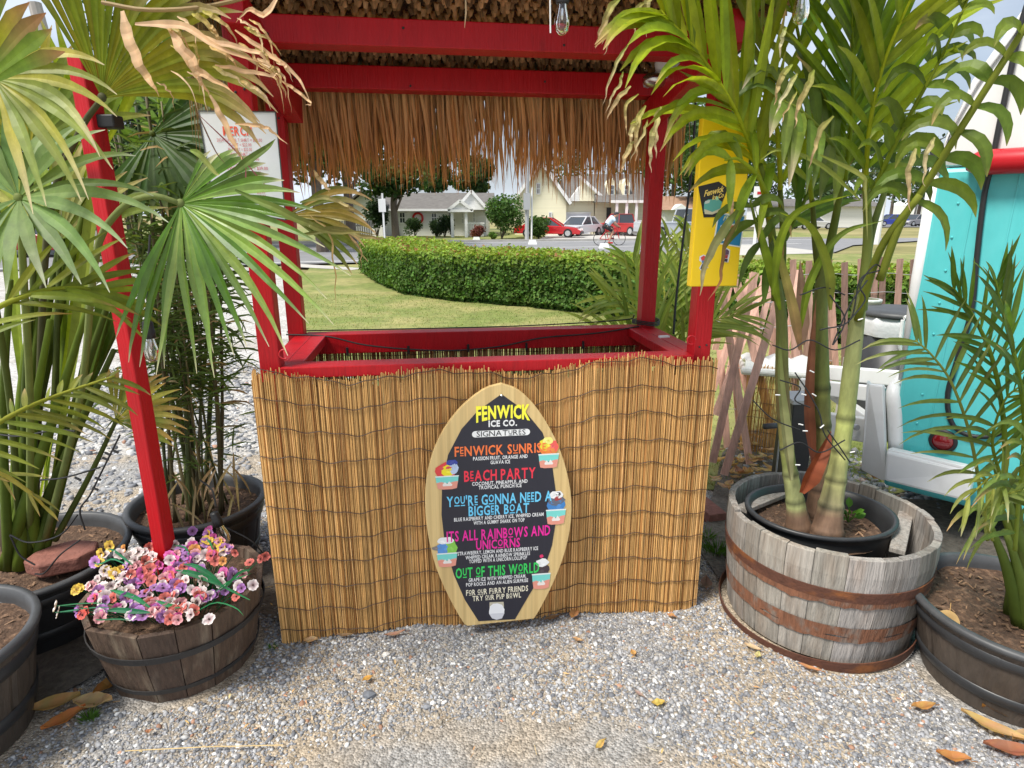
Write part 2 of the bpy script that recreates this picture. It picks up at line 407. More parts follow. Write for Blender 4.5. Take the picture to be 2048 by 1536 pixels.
# real stones over the near gravel
def blocked(x, y):
    for cx, cy, r in ((1.23, 2.14, .36), (-1.19, 1.88, .27), (-1.86, 2.08, .30), (-1.40, 2.47, .25), (-1.745, 1.50, .26), (1.68, 1.76, .26)):
        if (x - cx) ** 2 + (y - cy) ** 2 < r * r: return True
    return False
ico = [(0, 0, 1), (.894, 0, .447), (.276, .851, .447), (-.724, .526, .447), (-.724, -.526, .447), (.276, -.851, .447), (.724, .526, -.3), (-.276, .851, -.3), (-.894, 0, -.3), (-.276, -.851, -.3), (.724, -.526, -.3)]
icof = [(0, 1, 2), (0, 2, 3), (0, 3, 4), (0, 4, 5), (0, 5, 1), (1, 6, 2), (2, 7, 3), (3, 8, 4), (4, 9, 5), (5, 10, 1), (2, 6, 7), (3, 7, 8), (4, 8, 9), (5, 9, 10), (1, 10, 6)]
def stones(name, N, x0, x1, y0, y1, s0, s1, dens=True):
    X = []; k = 0
    xs_ = rng.uniform(x0, x1, N * 2); ys_ = y0 + (y1 - y0) * rng.uniform(0, 1, N * 2) ** 1.15
    for x, y in zip(xs_, ys_):
        if dens:
            d = mnoise.noise(V((x * 1.6, y * 1.6, 0))) + .5 * mnoise.noise(V((x * 5, y * 5, 4)))
            bare = max(0, 1 - ((x - .02) ** 2 / .75 + (y - 1.34) ** 2 / .10)) * 1.5
            if d - bare < rnd.uniform(-.75, .12): continue
        if blocked(x, y): continue
        X.append((x, y, .004 + gh(x, y)))
        if len(X) >= N: break
    pts = np.array(X); n = len(pts)
    s_ = np.exp(rng.normal(0, .42, n)) * (s0 + s1) / 2; s_ = np.clip(s_, s0 * .6, s1 * 1.8)
    a = rng.uniform(0, 2 * PI, n); ca, sa = np.cos(a), np.sin(a)
    base = np.array(ico)[None] * (1 + rng.uniform(-.28, .28, (n, len(ico), 1)))
    sx = s_ * rng.uniform(.7, 1.3, n); sy = s_ * rng.uniform(.55, 1, n); sz = s_ * rng.uniform(.4, .75, n)
    x = base[..., 0] * sx[:, None]; y = base[..., 1] * sy[:, None]; z = base[..., 2] * sz[:, None]
    tl = rng.uniform(-.4, .4, n)[:, None]; z = z + x * tl
    v = np.stack([x * ca[:, None] - y * sa[:, None] + pts[:, None, 0], x * sa[:, None] + y * ca[:, None] + pts[:, None, 1], z + pts[:, None, 2] + sz[:, None] * .15], axis=2)
    f = (np.array(icof)[None] + (np.arange(n) * len(ico))[:, None, None]).ravel()
    kind = rng.uniform(0, 1, n)
    pal = np.array([(.27, .275, .29), (.16, .165, .18), (.37, .37, .375), (.58, .58, .57), (.37, .325, .26), (.36, .20, .13)])
    cum = np.array([.32, .56, .80, .915, .985]); ix = (kind[:, None] > cum[None]).sum(1)
    c = pal[ix] * rng.uniform(.75, 1.25, (n, 1))
    me = npmesh(name, v.reshape(-1, 3), f, 3, np.repeat(c, len(ico), axis=0), M['stone'])
    o = linkmesh(name, me); setprops(o, 'loose grey and white gravel stones covering the lot', 'gravel', kind='stuff'); return o
stones('gravel', 96000, -1.95, 2.1, 1.02, 3.0, .0028, .0062)
stones('gravel', 9000, -4.2, -.9, 2.6, 6.5, .009, .016, dens=False)
# a few large single pebbles
for (px, py, s, c, lb) in ((738, 1394, .020, (.13, .14, .16), 'largest dark grey stone on the gravel'), (853, 1418, .012, (.22, .23, .25), 'round mid grey pebble on bare sandy patch'), (772, 1313, .014, (.62, .60, .56), 'pale chipped stone near the reed panel bottom'), (1305, 1250, .012, (.6, .6, .62), 'white pebble beside the dry leaves right of the menu board')):
    g = G(px, py); mb = MB(); mb.cc = c
    mb.add([(x * s * 1.2 * (1 + rnd.uniform(-.2, .2)), y * s, z * s * .8) for x, y, z in ico], icof)
    mb.v = [(x + g.x, y + g.y, z + g.z + .008) for x, y, z in mb.v]
    solo('pebble', mb, M['stone'], loc=g, label=lb, cat='stone')

# grass blades on the lawn
n = 52000
yy = 3.3 + 9.0 * rng.uniform(0, 1, n) ** 1.6; xx = rng.uniform(-1, 1, n) * (1.2 + yy * .62)
keep = (xx > -.8 - (yy - 3.3) * .42); xx = xx[keep]; yy = yy[keep]; n = len(xx)
h = rng.uniform(.012, .03, n); w = .0016 * (1 + yy / 4); a = rng.uniform(0, 2 * PI, n)
lx = rng.normal(0, .014, n); ly = rng.normal(0, .014, n)
v = np.empty((n, 3, 3)); v[:, 0] = np.stack([xx - w * np.cos(a), yy - w * np.sin(a), np.full(n, .01)], 1); v[:, 1] = np.stack([xx + w * np.cos(a), yy + w * np.sin(a), np.full(n, .01)], 1); v[:, 2] = np.stack([xx + lx, yy + ly, .012 + h], 1)
dry = (rng.uniform(0, 1, n) < .3)[:, None]
c = np.where(dry, jcol((.34, .29, .12), n), jcol((.13, .19, .035), n))
setprops(linkmesh('grass', npmesh('grass', v.reshape(-1, 3), np.arange(n * 3), 3, np.repeat(c, 3, axis=0), M['leafm'])), 'short yellow green mown grass behind the stall', 'grass', kind='stuff')
def tuft(px, py, n, s, lb, col=(.07, .15, .02), z=0):
    g = G(px, py, z); mb = MB()
    for i in range(n):
        a = rnd.uniform(0, 2 * PI); r = rnd.uniform(0, s * .5); p = g + V((math.cos(a) * r, math.sin(a) * r * .8, 0)); d = V((math.cos(a) * .5, math.sin(a) * .5, 1)).normalized()
        L = s * rnd.uniform(.4, 1); k = rnd.uniform(.7, 1.3); mb.cc = (col[0] * k, col[1] * k, col[2] * k)
        pts = [p, p + d * L * .5, p + d * L * .8 + V((math.cos(a), math.sin(a), 0)) * L * .2]; mb.blade(pts, [.004, .003, .0005], V((0, -1, .3)), .1)
    solo('weed_tuft', mb, M['leafm'], loc=g, label=lb, cat='weed')
tuft(1432, 1110, 160, .10, 'green weeds between the reed panel and grey barrel')
tuft(1412, 1080, 80, .08, 'small green weeds by the brick beside the stall')
tuft(180, 1440, 60, .05, 'small green weed beside the dry leaves at the dark tub')
tuft(545, 1300, 26, .03, 'tiny green sprout in gravel by the flower barrel')
tuft(1395, 900, 60, .10, 'green weeds in the leaf pile', z=0)

# ------------------------------------------------------------------ hedge
hp = [G(*q) for q in ((722, 548), (748, 566), (800, 590), (900, 604), (1000, 612), (1100, 621), (1200, 632), (1330, 650), (1480, 668), (1650, 690), (1850, 700))]
hp = [V((p.x, p.y, 0)) for p in hp]
hp.append(V((11, 5.6, 0)))
back = [V((p.x + .35, p.y + (1.5 if i < 7 else 1.1), 0)) for i, p in enumerate(hp)]
back[0] = V((-3.1, 19.0, 0)); back[1] = V((-2.6, 18.4, 0)); back[2] = V((-1.8, 16.8, 0)); back[3] = V((-1.0, 13.9, 0)); back[4] = V((.3, 12.8, 0))
HH = .86
mb = MB()
ring = [p + (q - p) * .12 for p, q in zip(hp, back)]; ring2 = [q + (p - q) * .12 for p, q in zip(hp, back)]
for i in range(len(ring) - 1):
    a, b, c_, d = ring[i], ring[i + 1], ring2[i + 1], ring2[i]
    up = V((0, 0, HH - .1)); mb.add([a, b, c_, d, a + up, b + up, c_ + up, d + up], [(4, 5, 6, 7), (0, 1, 5, 4), (2, 3, 7, 6), (1, 2, 6, 5), (3, 0, 4, 7)])
hedge = thing('hedge', 'long clipped green hedge curving across the lawn behind the stall', 'hedge', hp[4])
part('hedge_core', mb, M['hedgecore'], hedge)
P_, N_, C_ = [], [], []
tot = 0
for i in range(len(hp) - 1):
    a, b, c_, d = [np.array(x) for x in (hp[i], hp[i + 1], back[i + 1], back[i])]
    L = np.linalg.norm(b - a); dist = np.linalg.norm((a + b) / 2)
    n1 = int(min(9000, L * HH * 26000 / dist)); s = rng.uniform(0, 1, (n1, 1)); z = rng.uniform(0, 1, (n1, 1))
    nrm = np.array([(b - a)[1], -(b - a)[0], 0]) / L
    rough = np.array([[.05 * mnoise.noise(V((float(q) * L * 3 + i * 5, float(w_) * 4, 1))) for q, w_ in zip(s[:, 0], z[:, 0])]]).T
    pts = a + (b - a) * s + np.array([0, 0, 1]) * z * HH * (1 + rng.normal(0, .012, (n1, 1))) + nrm * (rough * 1.4 + rng.normal(0, .025, (n1, 1)) - .03 * (z > .9) - .10 * (z < .12))
    P_.append(pts); N_.append(np.repeat(nrm[None] * .8 + [[0, 0, .35]], n1, 0))
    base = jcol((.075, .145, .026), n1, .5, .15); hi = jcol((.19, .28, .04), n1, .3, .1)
    k = np.clip((z - .80) * 5 + rng.normal(0, .3, (n1, 1)), 0, 1); C_.append(base * (1 - k) + hi * k)  # sunlit top painted into the leaf colour: bright above, dark on the front
    n2 = int(n1 * .9); s = rng.uniform(0, 1, (n2, 1)); w_ = rng.uniform(0, 1, (n2, 1))
    pts = (a + (b - a) * s) * (1 - w_) + (d + (c_ - d) * s) * w_ + np.array([0, 0, 1]) * (HH + .02 * np.sin(s * L * 5 + i) + rng.normal(0, .03, (n2, 1)))
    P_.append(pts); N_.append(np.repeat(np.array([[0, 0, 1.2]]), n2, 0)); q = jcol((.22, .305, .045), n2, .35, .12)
    br = rng.uniform(0, 1, n2) < .06; q[br] = jcol((.30, .16, .07), int(br.sum())); C_.append(q)
a, d = np.array(hp[0]), np.array(back[0])
n1 = 4200; s = rng.uniform(0, 1, (n1, 1)); z = rng.uniform(0, 1, (n1, 1)); P_.append(a + (d - a) * s + np.array([0, 0, 1]) * z * HH + rng.normal(0, .03, (n1, 3))); N_.append(np.repeat(np.array([[-.8, -.2, .3]]), n1, 0)); C_.append(jcol((.10, .17, .03), n1, .4))
shp, shc = [], []
for i in range(260):
    k = rnd.randrange(len(hp) - 2); u = rnd.random(); w_ = rnd.uniform(0, .9); a = hp[k].lerp(hp[k + 1], u).lerp(back[k].lerp(back[k + 1], u), w_); hh = rnd.uniform(.02, .11)
    for j in range(6): shp.append((a.x + rnd.gauss(0, .015), a.y + rnd.gauss(0, .015), HH + hh * j / 5)); shc.append((.22 * rnd.uniform(.8, 1.2), .30, .05) if rnd.random() > .3 else (.30, .15, .06))
P_.append(np.array(shp)); C_.append(np.array(shc)); N_.append(np.zeros((len(shp), 3)) + [[0, -.3, .5]])
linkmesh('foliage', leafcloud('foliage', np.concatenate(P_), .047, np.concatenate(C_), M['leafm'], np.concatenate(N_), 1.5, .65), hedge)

# ------------------------------------------------------------------ trees
def crown(pts_c, rad, n, size, col, m=M['leafm'], hi=None):
    """leaf clumps around the given centres"""
    P2, C2 = [], []
    for c_, r in zip(pts_c, rad):
        k = int(n * r * r)
        d = rng.normal(size=(k, 3)); d /= np.linalg.norm(d, axis=1)[:, None]
        rr = r * rng.uniform(.55, 1.08, (k, 1)) ; q = np.array(c_)[None] + d * rr * np.array([1, 1, .8])
        t = .5 + .5 * d[:, 2:3]; tone = rng.uniform(.75, 1.25)
        P2.append(q); C2.append(jcol(col, k, .4, .15) * tone)
    return np.concatenate(P2), np.concatenate(C2)
def tree(name, label, cat, x, y, h, cr, col, size=.22, n=420, th=None, trunk_r=.16, squash=1, group=None, seed=0, low=.35):
    r_ = random.Random(seed + int(x * 10) + 77)
    t = thing(name, label, cat, (x, y, 0), group)
    cz = h - cr * squash * .9
    mb = MB(); mb.cc = (.13, .10, .075)
    mb.tube([(x, y, -.1), (x + .05 * h * r_.uniform(-.3, .3), y, h * .35), (x + .06 * h * r_.uniform(-.4, .4), y, h * .8)], [trunk_r, trunk_r * .75, trunk_r * .25], 8)
    cs, rs = [], []
    for i in range(18):
        a = r_.uniform(0, 2 * PI); q = r_.uniform(.2, .85) * cr; zz = cz + r_.uniform(-.8, .75) * cr * squash
        q *= math.sqrt(max(.15, 1 - ((zz - cz) / (cr * squash)) ** 2))
        cs.append((x + q * math.cos(a), y + q * math.sin(a), max(zz, h * low))); rs.append(cr * r_.uniform(.28, .48))
        if i < 9: mb.tube([(x, y, h * r_.uniform(.25, .5)), cs[-1]], [trunk_r * .4, trunk_r * .1], 5, caps=False)
    part('trunk', mb, M['bark'], t)
    p, c_ = crown(cs, rs, n / max(cr * cr * .14, .2) * .14, size, col)
    linkmesh('crown', leafcloud('crown', p, size, c_, M['leafm'], None, 1.5, .9), t)
    return t
# around the houses
def atp(px, Y): p = P(px, 430, Y); return p.x, Y
for i, (px, Y, h, cr, col, lb) in enumerate((
    (700, 33, 9.5, 3.4, (.035, .07, .02), 'tall dark leafy tree left of the white bungalow'),
    (640, 27, 9.0, 3.2, (.05, .09, .022), 'broad tree nearest the road behind the left posts'),
    (566, 36, 11, 4.2, (.04, .08, .022), 'big dark tree further left along the road'),
    (790, 43, 6.4, 2.6, (.04, .08, .02), 'dark tree standing in front of the bungalow roof'),
    (868, 56, 8.5, 2.6, (.05, .10, .028), 'green tree rising behind the middle of the bungalow roof'),
    (955, 66, 7.0, 2.2, (.055, .09, .035), 'distant small tree right of the bungalow gable'),
    (1345, 70, 13, 5.0, (.05, .09, .03), 'tall tree behind the cream house at the right post'),
    (1395, 62, 12, 4.4, (.06, .11, .03), 'green tree right of the post beside the brown roofed house'),
    (1460, 75, 12, 5.0, (.06, .11, .035), 'tree behind the yellow board'))):
    x, y = atp(px, Y)
    tree('leafy_tree', lb, 'tree', x, y, h, cr, col, low=.55 if i == 3 else .35, size=.22 if Y < 50 else .34, n=1150, seed=i, trunk_r=.28, group='trees around the houses')
for i, (px, Y, h, cr) in enumerate(((1530, 92, 11, 4.5), (1610, 98, 12, 5), (1665, 92, 10, 4.2), (1720, 100, 12, 5), (1782, 108, 14, 5.6), (1836, 100, 13.5, 5.4), (1890, 96, 12, 5), (1975, 100, 13, 5.5), (2100, 104, 13, 5.5), (1255, 88, 12, 5), (1130, 95, 11, 4.5))):
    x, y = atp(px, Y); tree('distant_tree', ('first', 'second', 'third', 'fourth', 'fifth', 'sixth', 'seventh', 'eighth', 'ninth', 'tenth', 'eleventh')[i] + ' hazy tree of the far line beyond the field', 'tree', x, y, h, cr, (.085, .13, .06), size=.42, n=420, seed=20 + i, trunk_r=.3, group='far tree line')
for i, (px, Y, h, cr) in enumerate(((-60, 26, 8.5, 3.6), (40, 30, 8.8, 3.8), (150, 34, 9.0, 4.0), (260, 30, 9.0, 3.8), (360, 34, 11, 4.4), (460, 30, 10, 3.8))):
    x, y = atp(px, Y); tree('roadside_tree', ('first', 'second', 'third', 'fourth', 'fifth', 'sixth')[i] + ' dark tree of the row behind the left palms', 'tree', x, y, h, cr, (.045, .085, .026), size=.24, n=1000, seed=40 + i, trunk_r=.25, group='row of trees behind the left palms')
def bush(name, label, px, Y, w, h, col, size=.09, n=1500, grp=None, py=None):
    x, y = atp(px, Y); t = thing(name, label, 'bush', (x, y, 0), grp)
    mb = MB(); mb.cc = (.08, .06, .04)
    for k in range(5): mb.tube([(x, y, -.05), (x + rnd.uniform(-.3, .3) * w, y, h * .6)], [.04, .01], 5)
    part('stem', mb, M['bark'], t)
    cs, rs = [], []
    for k in range(9):
        a = rnd.uniform(0, 2 * PI); q = rnd.uniform(0, .3) * w; cs.append((x + q * math.cos(a), y + q * math.sin(a), rnd.uniform(.3, .72) * h)); rs.append(min(w, h) * .33)
    p, c_ = crown(cs, rs, n / 9 / (min(w, h) * .33) ** 2, size, col)
    linkmesh('foliage', leafcloud('foliage', p, size, c_, M['leafm'], None, 1.5, .9), t)
bush('round_bush', 'clipped round bush below the wreath on the bungalow', 828, 46.5, 1.5, 1.4, (.04, .075, .025))
bush('round_bush', 'clipped round bush left of the bungalow porch', 872, 46.5, 1.4, 1.35, (.035, .065, .022))
bush('round_bush', 'taller dark bush touching the bungalow porch', 888, 46, 1.4, 1.8, (.022, .045, .018))
bush('tall_bush', 'tall leafy shrub between the bungalow and cream house', 1003, 41.5, 2.9, 3.3, (.06, .12, .028), .12, 3600)
bush('maple_bush', 'low dark red maple bush at the road edge', 957, 41, 1.3, 1.0, (.16, .05, .04), .08)
bush('willowy_bush', 'drooping green shrub hiding the nose of the red coupe', 1078, 42, 1.9, 1.7, (.07, .13, .03), .1, 2600)
bush('low_bush', 'small bright green bush beside the red maple bush', 985, 41, 1.0, .5, (.10, .18, .03), .07, 900)
bush('tall_bush', 'dark evergreen beside the bungalow garage wing', 752, 44, 1.8, 3.2, (.03, .06, .022), .12, 2600)

# ------------------------------------------------------------------ houses
def house_part(t, name, pts, dv, m, label=None): return part(name, MB().prism(pts, dv), m, t, label=label)
def rect(x0, x1, z0, z1, y): return [(x0, y, z0), (x1, y, z0), (x1, y, z1), (x0, y, z1)]
def window(t, x0, x1, z0, z1, y, grid=(2, 2)):
    f = MB(); w = .07
    for r_ in (rect(x0, x1, z1 - w, z1, y), rect(x0, x1, z0, z0 + w, y), rect(x0, x0 + w, z0 + w, z1 - w, y), rect(x1 - w, x1, z0 + w, z1 - w, y)): f.prism(r_, (0, .06, 0))
    for i in range(1, grid[0]): xx_ = x0 + (x1 - x0) * i / grid[0]; f.prism(rect(xx_ - .02, xx_ + .02, z0 + w, z1 - w, y + .01), (0, .04, 0))
    for i in range(1, grid[1]): zz = z0 + (z1 - z0) * i / grid[1]; f.prism(rect(x0 + w, x1 - w, zz - .025, zz + .025, y + .012), (0, .03, 0))
    o = part('window', f, M['trim'], t); part('pane', MB().prism(rect(x0 + w, x1 - w, z0 + w, z1 - w, y + .045), (0, .02, 0)), M['winglass'], o)
def hx(px, Y): return P(px, 430, Y).x
def hz(py, Y): return P(1000, py, Y).z
# bungalow
Y = 48.0
t = thing('white_bungalow', 'long low white bungalow with grey roof and small gabled porch', 'house', (hx(850, Y), Y, 0))
X = lambda p: hx(p, Y); Z = lambda p: hz(p, Y)
house_part(t, 'wall', rect(X(770), X(972), 0, Z(418), Y), (0, 8, 0), M['siding'])
house_part(t, 'wall', [(X(706), Y - 1.5, 0), (X(772), Y - 1.5, 0), (X(772), Y - 1.5, Z(410)), (X(738), Y - 1.5, Z(388)), (X(706), Y - 1.5, Z(412))], (0, 9, 0), M['siding'])
rf = MB(); e = Z(420); rz = Z(382)
rf.prism([(X(768) - .3, Y - .5, e), (X(768) - .3, Y + 4, rz), (X(768) - .3, Y + 8.5, e)], (X(978) - X(768) + .6, 0, 0))
rf.prism([(X(738), Y - 1.9, Z(384)), (X(776), Y - 1.9, Z(413)), (X(776), Y - 1.9, Z(409)), (X(738), Y - 1.9, Z(380))], (0, 9.5, 0))
rf.prism([(X(738), Y - 1.9, Z(384)), (X(738), Y - 1.9, Z(380)), (X(700), Y - 1.9, Z(411)), (X(700), Y - 1.9, Z(415))], (0, 9.5, 0))
part('roof', rf, M['shingle'], t)
house_part(t, 'gable', [(X(918), Y - 2.0, Z(420)), (X(976), Y - 2.0, Z(420)), (X(947), Y - 2.0, Z(386))], (0, 3.5, 0), M['siding'])
house_part(t, 'porch_gable', [(X(905), Y - 3.2, Z(421)), (X(951), Y - 3.2, Z(421)), (X(928), Y - 3.2, Z(404))], (0, 3.5, 0), M['siding'])
fb = MB(); yb = Y - 3.3
for a, b in (((905, 421), (928, 403)), ((928, 403), (951, 421))): fb.beam((X(a[0]), yb, Z(a[1])), (X(b[0]), yb, Z(b[1])), .14, .2)
for a, b in (((916, 420), (947, 384)), ((947, 384), (978, 420))): fb.beam((X(a[0]), Y - 2.1, Z(a[1])), (X(b[0]), Y - 2.1, Z(b[1])), .14, .2)
fb.beam((X(905), yb, Z(422)), (X(952), yb, Z(422)), .14, .18); fb.beam((X(772), Y - .55, Z(420)), (X(916), Y - .55, Z(420)), .1, .16)
part('fascia', fb, M['trim'], t)
for px in (912, 938): part('porch_post', MB().box((X(px), Y - 3.1, Z(421) / 2), (.2, .2, Z(421))), M['trim'], t)
for a, b, c_, d in ((798, 811, 447, 424), (862, 874, 445, 425), (922, 928, 448, 425), (945, 951, 445, 424), (773, 777, 448, 426)): window(t, X(a), X(b), Z(c_), Z(d), Y - .07)
window(t, X(712), X(718), Z(444), Z(427), Y - 1.58)
part('door', MB().prism(rect(X(899), X(906), .1, Z(426), Y - .05), (0, .04, 0)), M['plasticb'], t)
w_ = MB(); w_.tube([V((X(836) + .36 * math.cos(a), Y - .1, Z(436) + .36 * math.sin(a))) for a in np.linspace(0, 2 * PI, 17)], .09, 6, caps=False)
solo('wreath', w_, M['redgloss'], loc=(X(836), Y - .1, Z(436)), label='round red and white wreath on the bungalow wall', cat='wreath')
# small porch railing pieces
rl = MB()
for px in range(942, 972, 3): rl.box((X(px), Y - 2.9, .5), (.05, .05, .9))
rl.box((X(956), Y - 2.9, .98), (X(972) - X(940), .08, .08)); part('railing', rl, M['trim'], t)

# cream two-storey house
Y = 51.0
t = thing('cream_house', 'two storey cream house with white garage door and dormers', 'house', (hx(1150, Y), Y, 0))
house_part(t, 'wall', [(X(1030), Y, 0), (X(1132), Y, 0), (X(1132), Y, Z(402)), (X(1081), Y, Z(325)), (X(1030), Y, Z(402))], (0, 9, 0), M['siding2'])
rf = MB()
rf.prism([(X(1081), Y - .4, Z(321)), (X(1140), Y - .4, Z(405)), (X(1140), Y - .4, Z(410)), (X(1081), Y - .4, Z(328))], (0, 9.6, 0))
rf.prism([(X(1081), Y - .4, Z(321)), (X(1081), Y - .4, Z(328)), (X(1022), Y - .4, Z(410)), (X(1022), Y - .4, Z(405))], (0, 9.6, 0))
rf.prism([(X(1131), Y + .4, Z(402)), (X(1131), Y + 4.5, Z(345)), (X(1131), Y + 8.6, Z(402))], (X(1192) - X(1131), 0, 0))
rf.prism([(X(1188), Y - 1.6, Z(405)), (X(1188), Y + 5, Z(340)), (X(1188), Y + 10, Z(402))], (X(1305) - X(1188), 0, 0))
part('roof', rf, M['shingle'], t)
house_part(t, 'wall', rect(X(1132), X(1190), 0, Z(402), Y + .8), (0, 7, 0), M['siding2'])
house_part(t, 'wall', rect(X(1192), X(1300), 0, Z(404), Y + .9), (0, 8, 0), M['siding2'])
house_part(t, 'garage_gable', [(X(1136), Y + .3, Z(402)), (X(1186), Y + .3, Z(402)), (X(1161), Y + .3, Z(371))], (0, 3, 0), M['siding'])
house_part(t, 'gable', [(X(1160), Y + .2, Z(402)), (X(1212), Y + .2, Z(402)), (X(1160), Y + .2, Z(356))], (0, .6, 0), M['siding2'])
fb = MB(); fb.beam((X(1156), Y - .05, Z(352)), (X(1216), Y - .05, Z(405)), .2, .22); fb.beam((X(1214), Y - 1.8, Z(404)), (X(1300), Y - 1.8, Z(404)), .2, .2)
fb.beam((X(1081), Y - .5, Z(325)), (X(1140), Y - .5, Z(408)), .12, .25); fb.beam((X(1081), Y - .5, Z(325)), (X(1022), Y - .5, Z(408)), .12, .25)
part('fascia', fb, M['trim'], t)
gd = part('garage_door', MB().prism(rect(X(1136), X(1181), 0, Z(427), Y + .74), (0, .05, 0)), M['garage'], t)
for i in range(8): part('pane', MB().prism(rect(X(1139 + i * 5), X(1142.4 + i * 5), Z(440), Z(436.5), Y + .70), (0, .03, 0)), M['winglass'], gd)
tr = MB(); tr.prism(rect(X(1133), X(1136), 0, Z(425), Y + .72), (0, .08, 0)).prism(rect(X(1181), X(1184), 0, Z(425), Y + .72), (0, .08, 0)).prism(rect(X(1133), X(1184), Z(427), Z(424), Y + .70), (0, .08, 0)); part('garage_frame', tr, M['trim'], t)
for a, b, c_, d, yy_ in ((1072, 1080, 389, 366, Y - .08), (1097, 1104, 446, 424, Y - .08), (1253, 1263, 440, 418, Y + .82)): window(t, X(a), X(b), Z(c_), Z(d), yy_)
part('door', MB().prism(rect(X(1216), X(1225), .2, Z(415), Y + .84), (0, .04, 0)), M['plasticb'], t)
for px in (1226, 1245, 1264, 1290): part('porch_post', MB().box((X(px), Y - 1.7, Z(404) / 2), (.2, .2, Z(404))), M['trim'], t)
for px in (1222, 1250):
    d_ = part('dormer', MB().prism([(X(px - 7), Y, Z(394)), (X(px + 7), Y, Z(394)), (X(px + 7), Y, Z(367)), (X(px), Y, Z(356)), (X(px - 7), Y, Z(367))], (0, 4, 0)), M['siding2'], t)
    f = MB(); f.prism(rect(X(px - 3.6), X(px + 3.6), Z(390), Z(370), Y - .06), (0, .05, 0)); part('window', f, M['trim'], d_)
    f = MB()
    for a in (-2.6, .4):
        for b in (388, 379): f.prism(rect(X(px + a), X(px + a + 2.2), Z(b), Z(b - 7.5), Y - .09), (0, .02, 0))
    part('pane', f, M['winglass'], d_)
rl = MB()
for px in range(1266, 1300, 4): rl.box((X(px), Y - 1.7, .55), (.06, .06, 1.0))
rl.box((X(1282), Y - 1.7, 1.1), (1.4, .08, .08)); part('railing', rl, M['trim'], t)
# brown roofed house at the right
Y = 60.0
t = thing('brown_roofed_house', 'low house with a brown roof behind the silver pickup', 'house', (hx(1380, Y), Y, 0))
house_part(t, 'wall', rect(X(1330), X(1440), 0, Z(418), Y), (0, 8, 0), M['siding'])
part('roof', MB().prism([(X(1322), Y - .6, Z(420)), (X(1322), Y + 4, Z(390)), (X(1322), Y + 9, Z(420))], (X(1450) - X(1322), 0, 0)), M['shingleb'], t)
house_part(t, 'gable', [(X(1338), Y - 1.2, Z(420)), (X(1372), Y - 1.2, Z(420)), (X(1355), Y - 1.2, Z(408))], (0, 2, 0), M['siding'])
Y = 125.0
t = thing('far_white_house', 'small white gabled house far away beyond the parked cars', 'house', (hx(1850, Y), Y, 0))
house_part(t, 'wall', [(X(1828), Y, 0), (X(1850), Y, 0), (X(1850), Y, Z(410)), (X(1839), Y, Z(401)), (X(1828), Y, Z(410))], (0, 8, 0), M['siding'])
house_part(t, 'wall', rect(X(1850), X(1885), 0, Z(411), Y + 1), (0, 7, 0), M['siding'])
part('roof', MB().prism([(X(1842), Y - .6, Z(411)), (X(1842), Y + 4, Z(398)), (X(1842), Y + 9, Z(411))], (X(1890) - X(1842), 0, 0)), M['shingle'], t)
Y = 80.0
t = thing('far_building', 'pale low building glimpsed between the palm stems', 'building', (hx(1640, Y), Y, 0))
house_part(t, 'wall', rect(X(1540), X(1760), 0, Z(412), Y), (0, 8, 0), M['siding'])
part('roof', MB().prism([(X(1535), Y - .6, Z(413)), (X(1535), Y + 4, Z(396)), (X(1535), Y + 9, Z(413))], (X(1765) - X(1535), 0, 0)), M['shingle'], t)

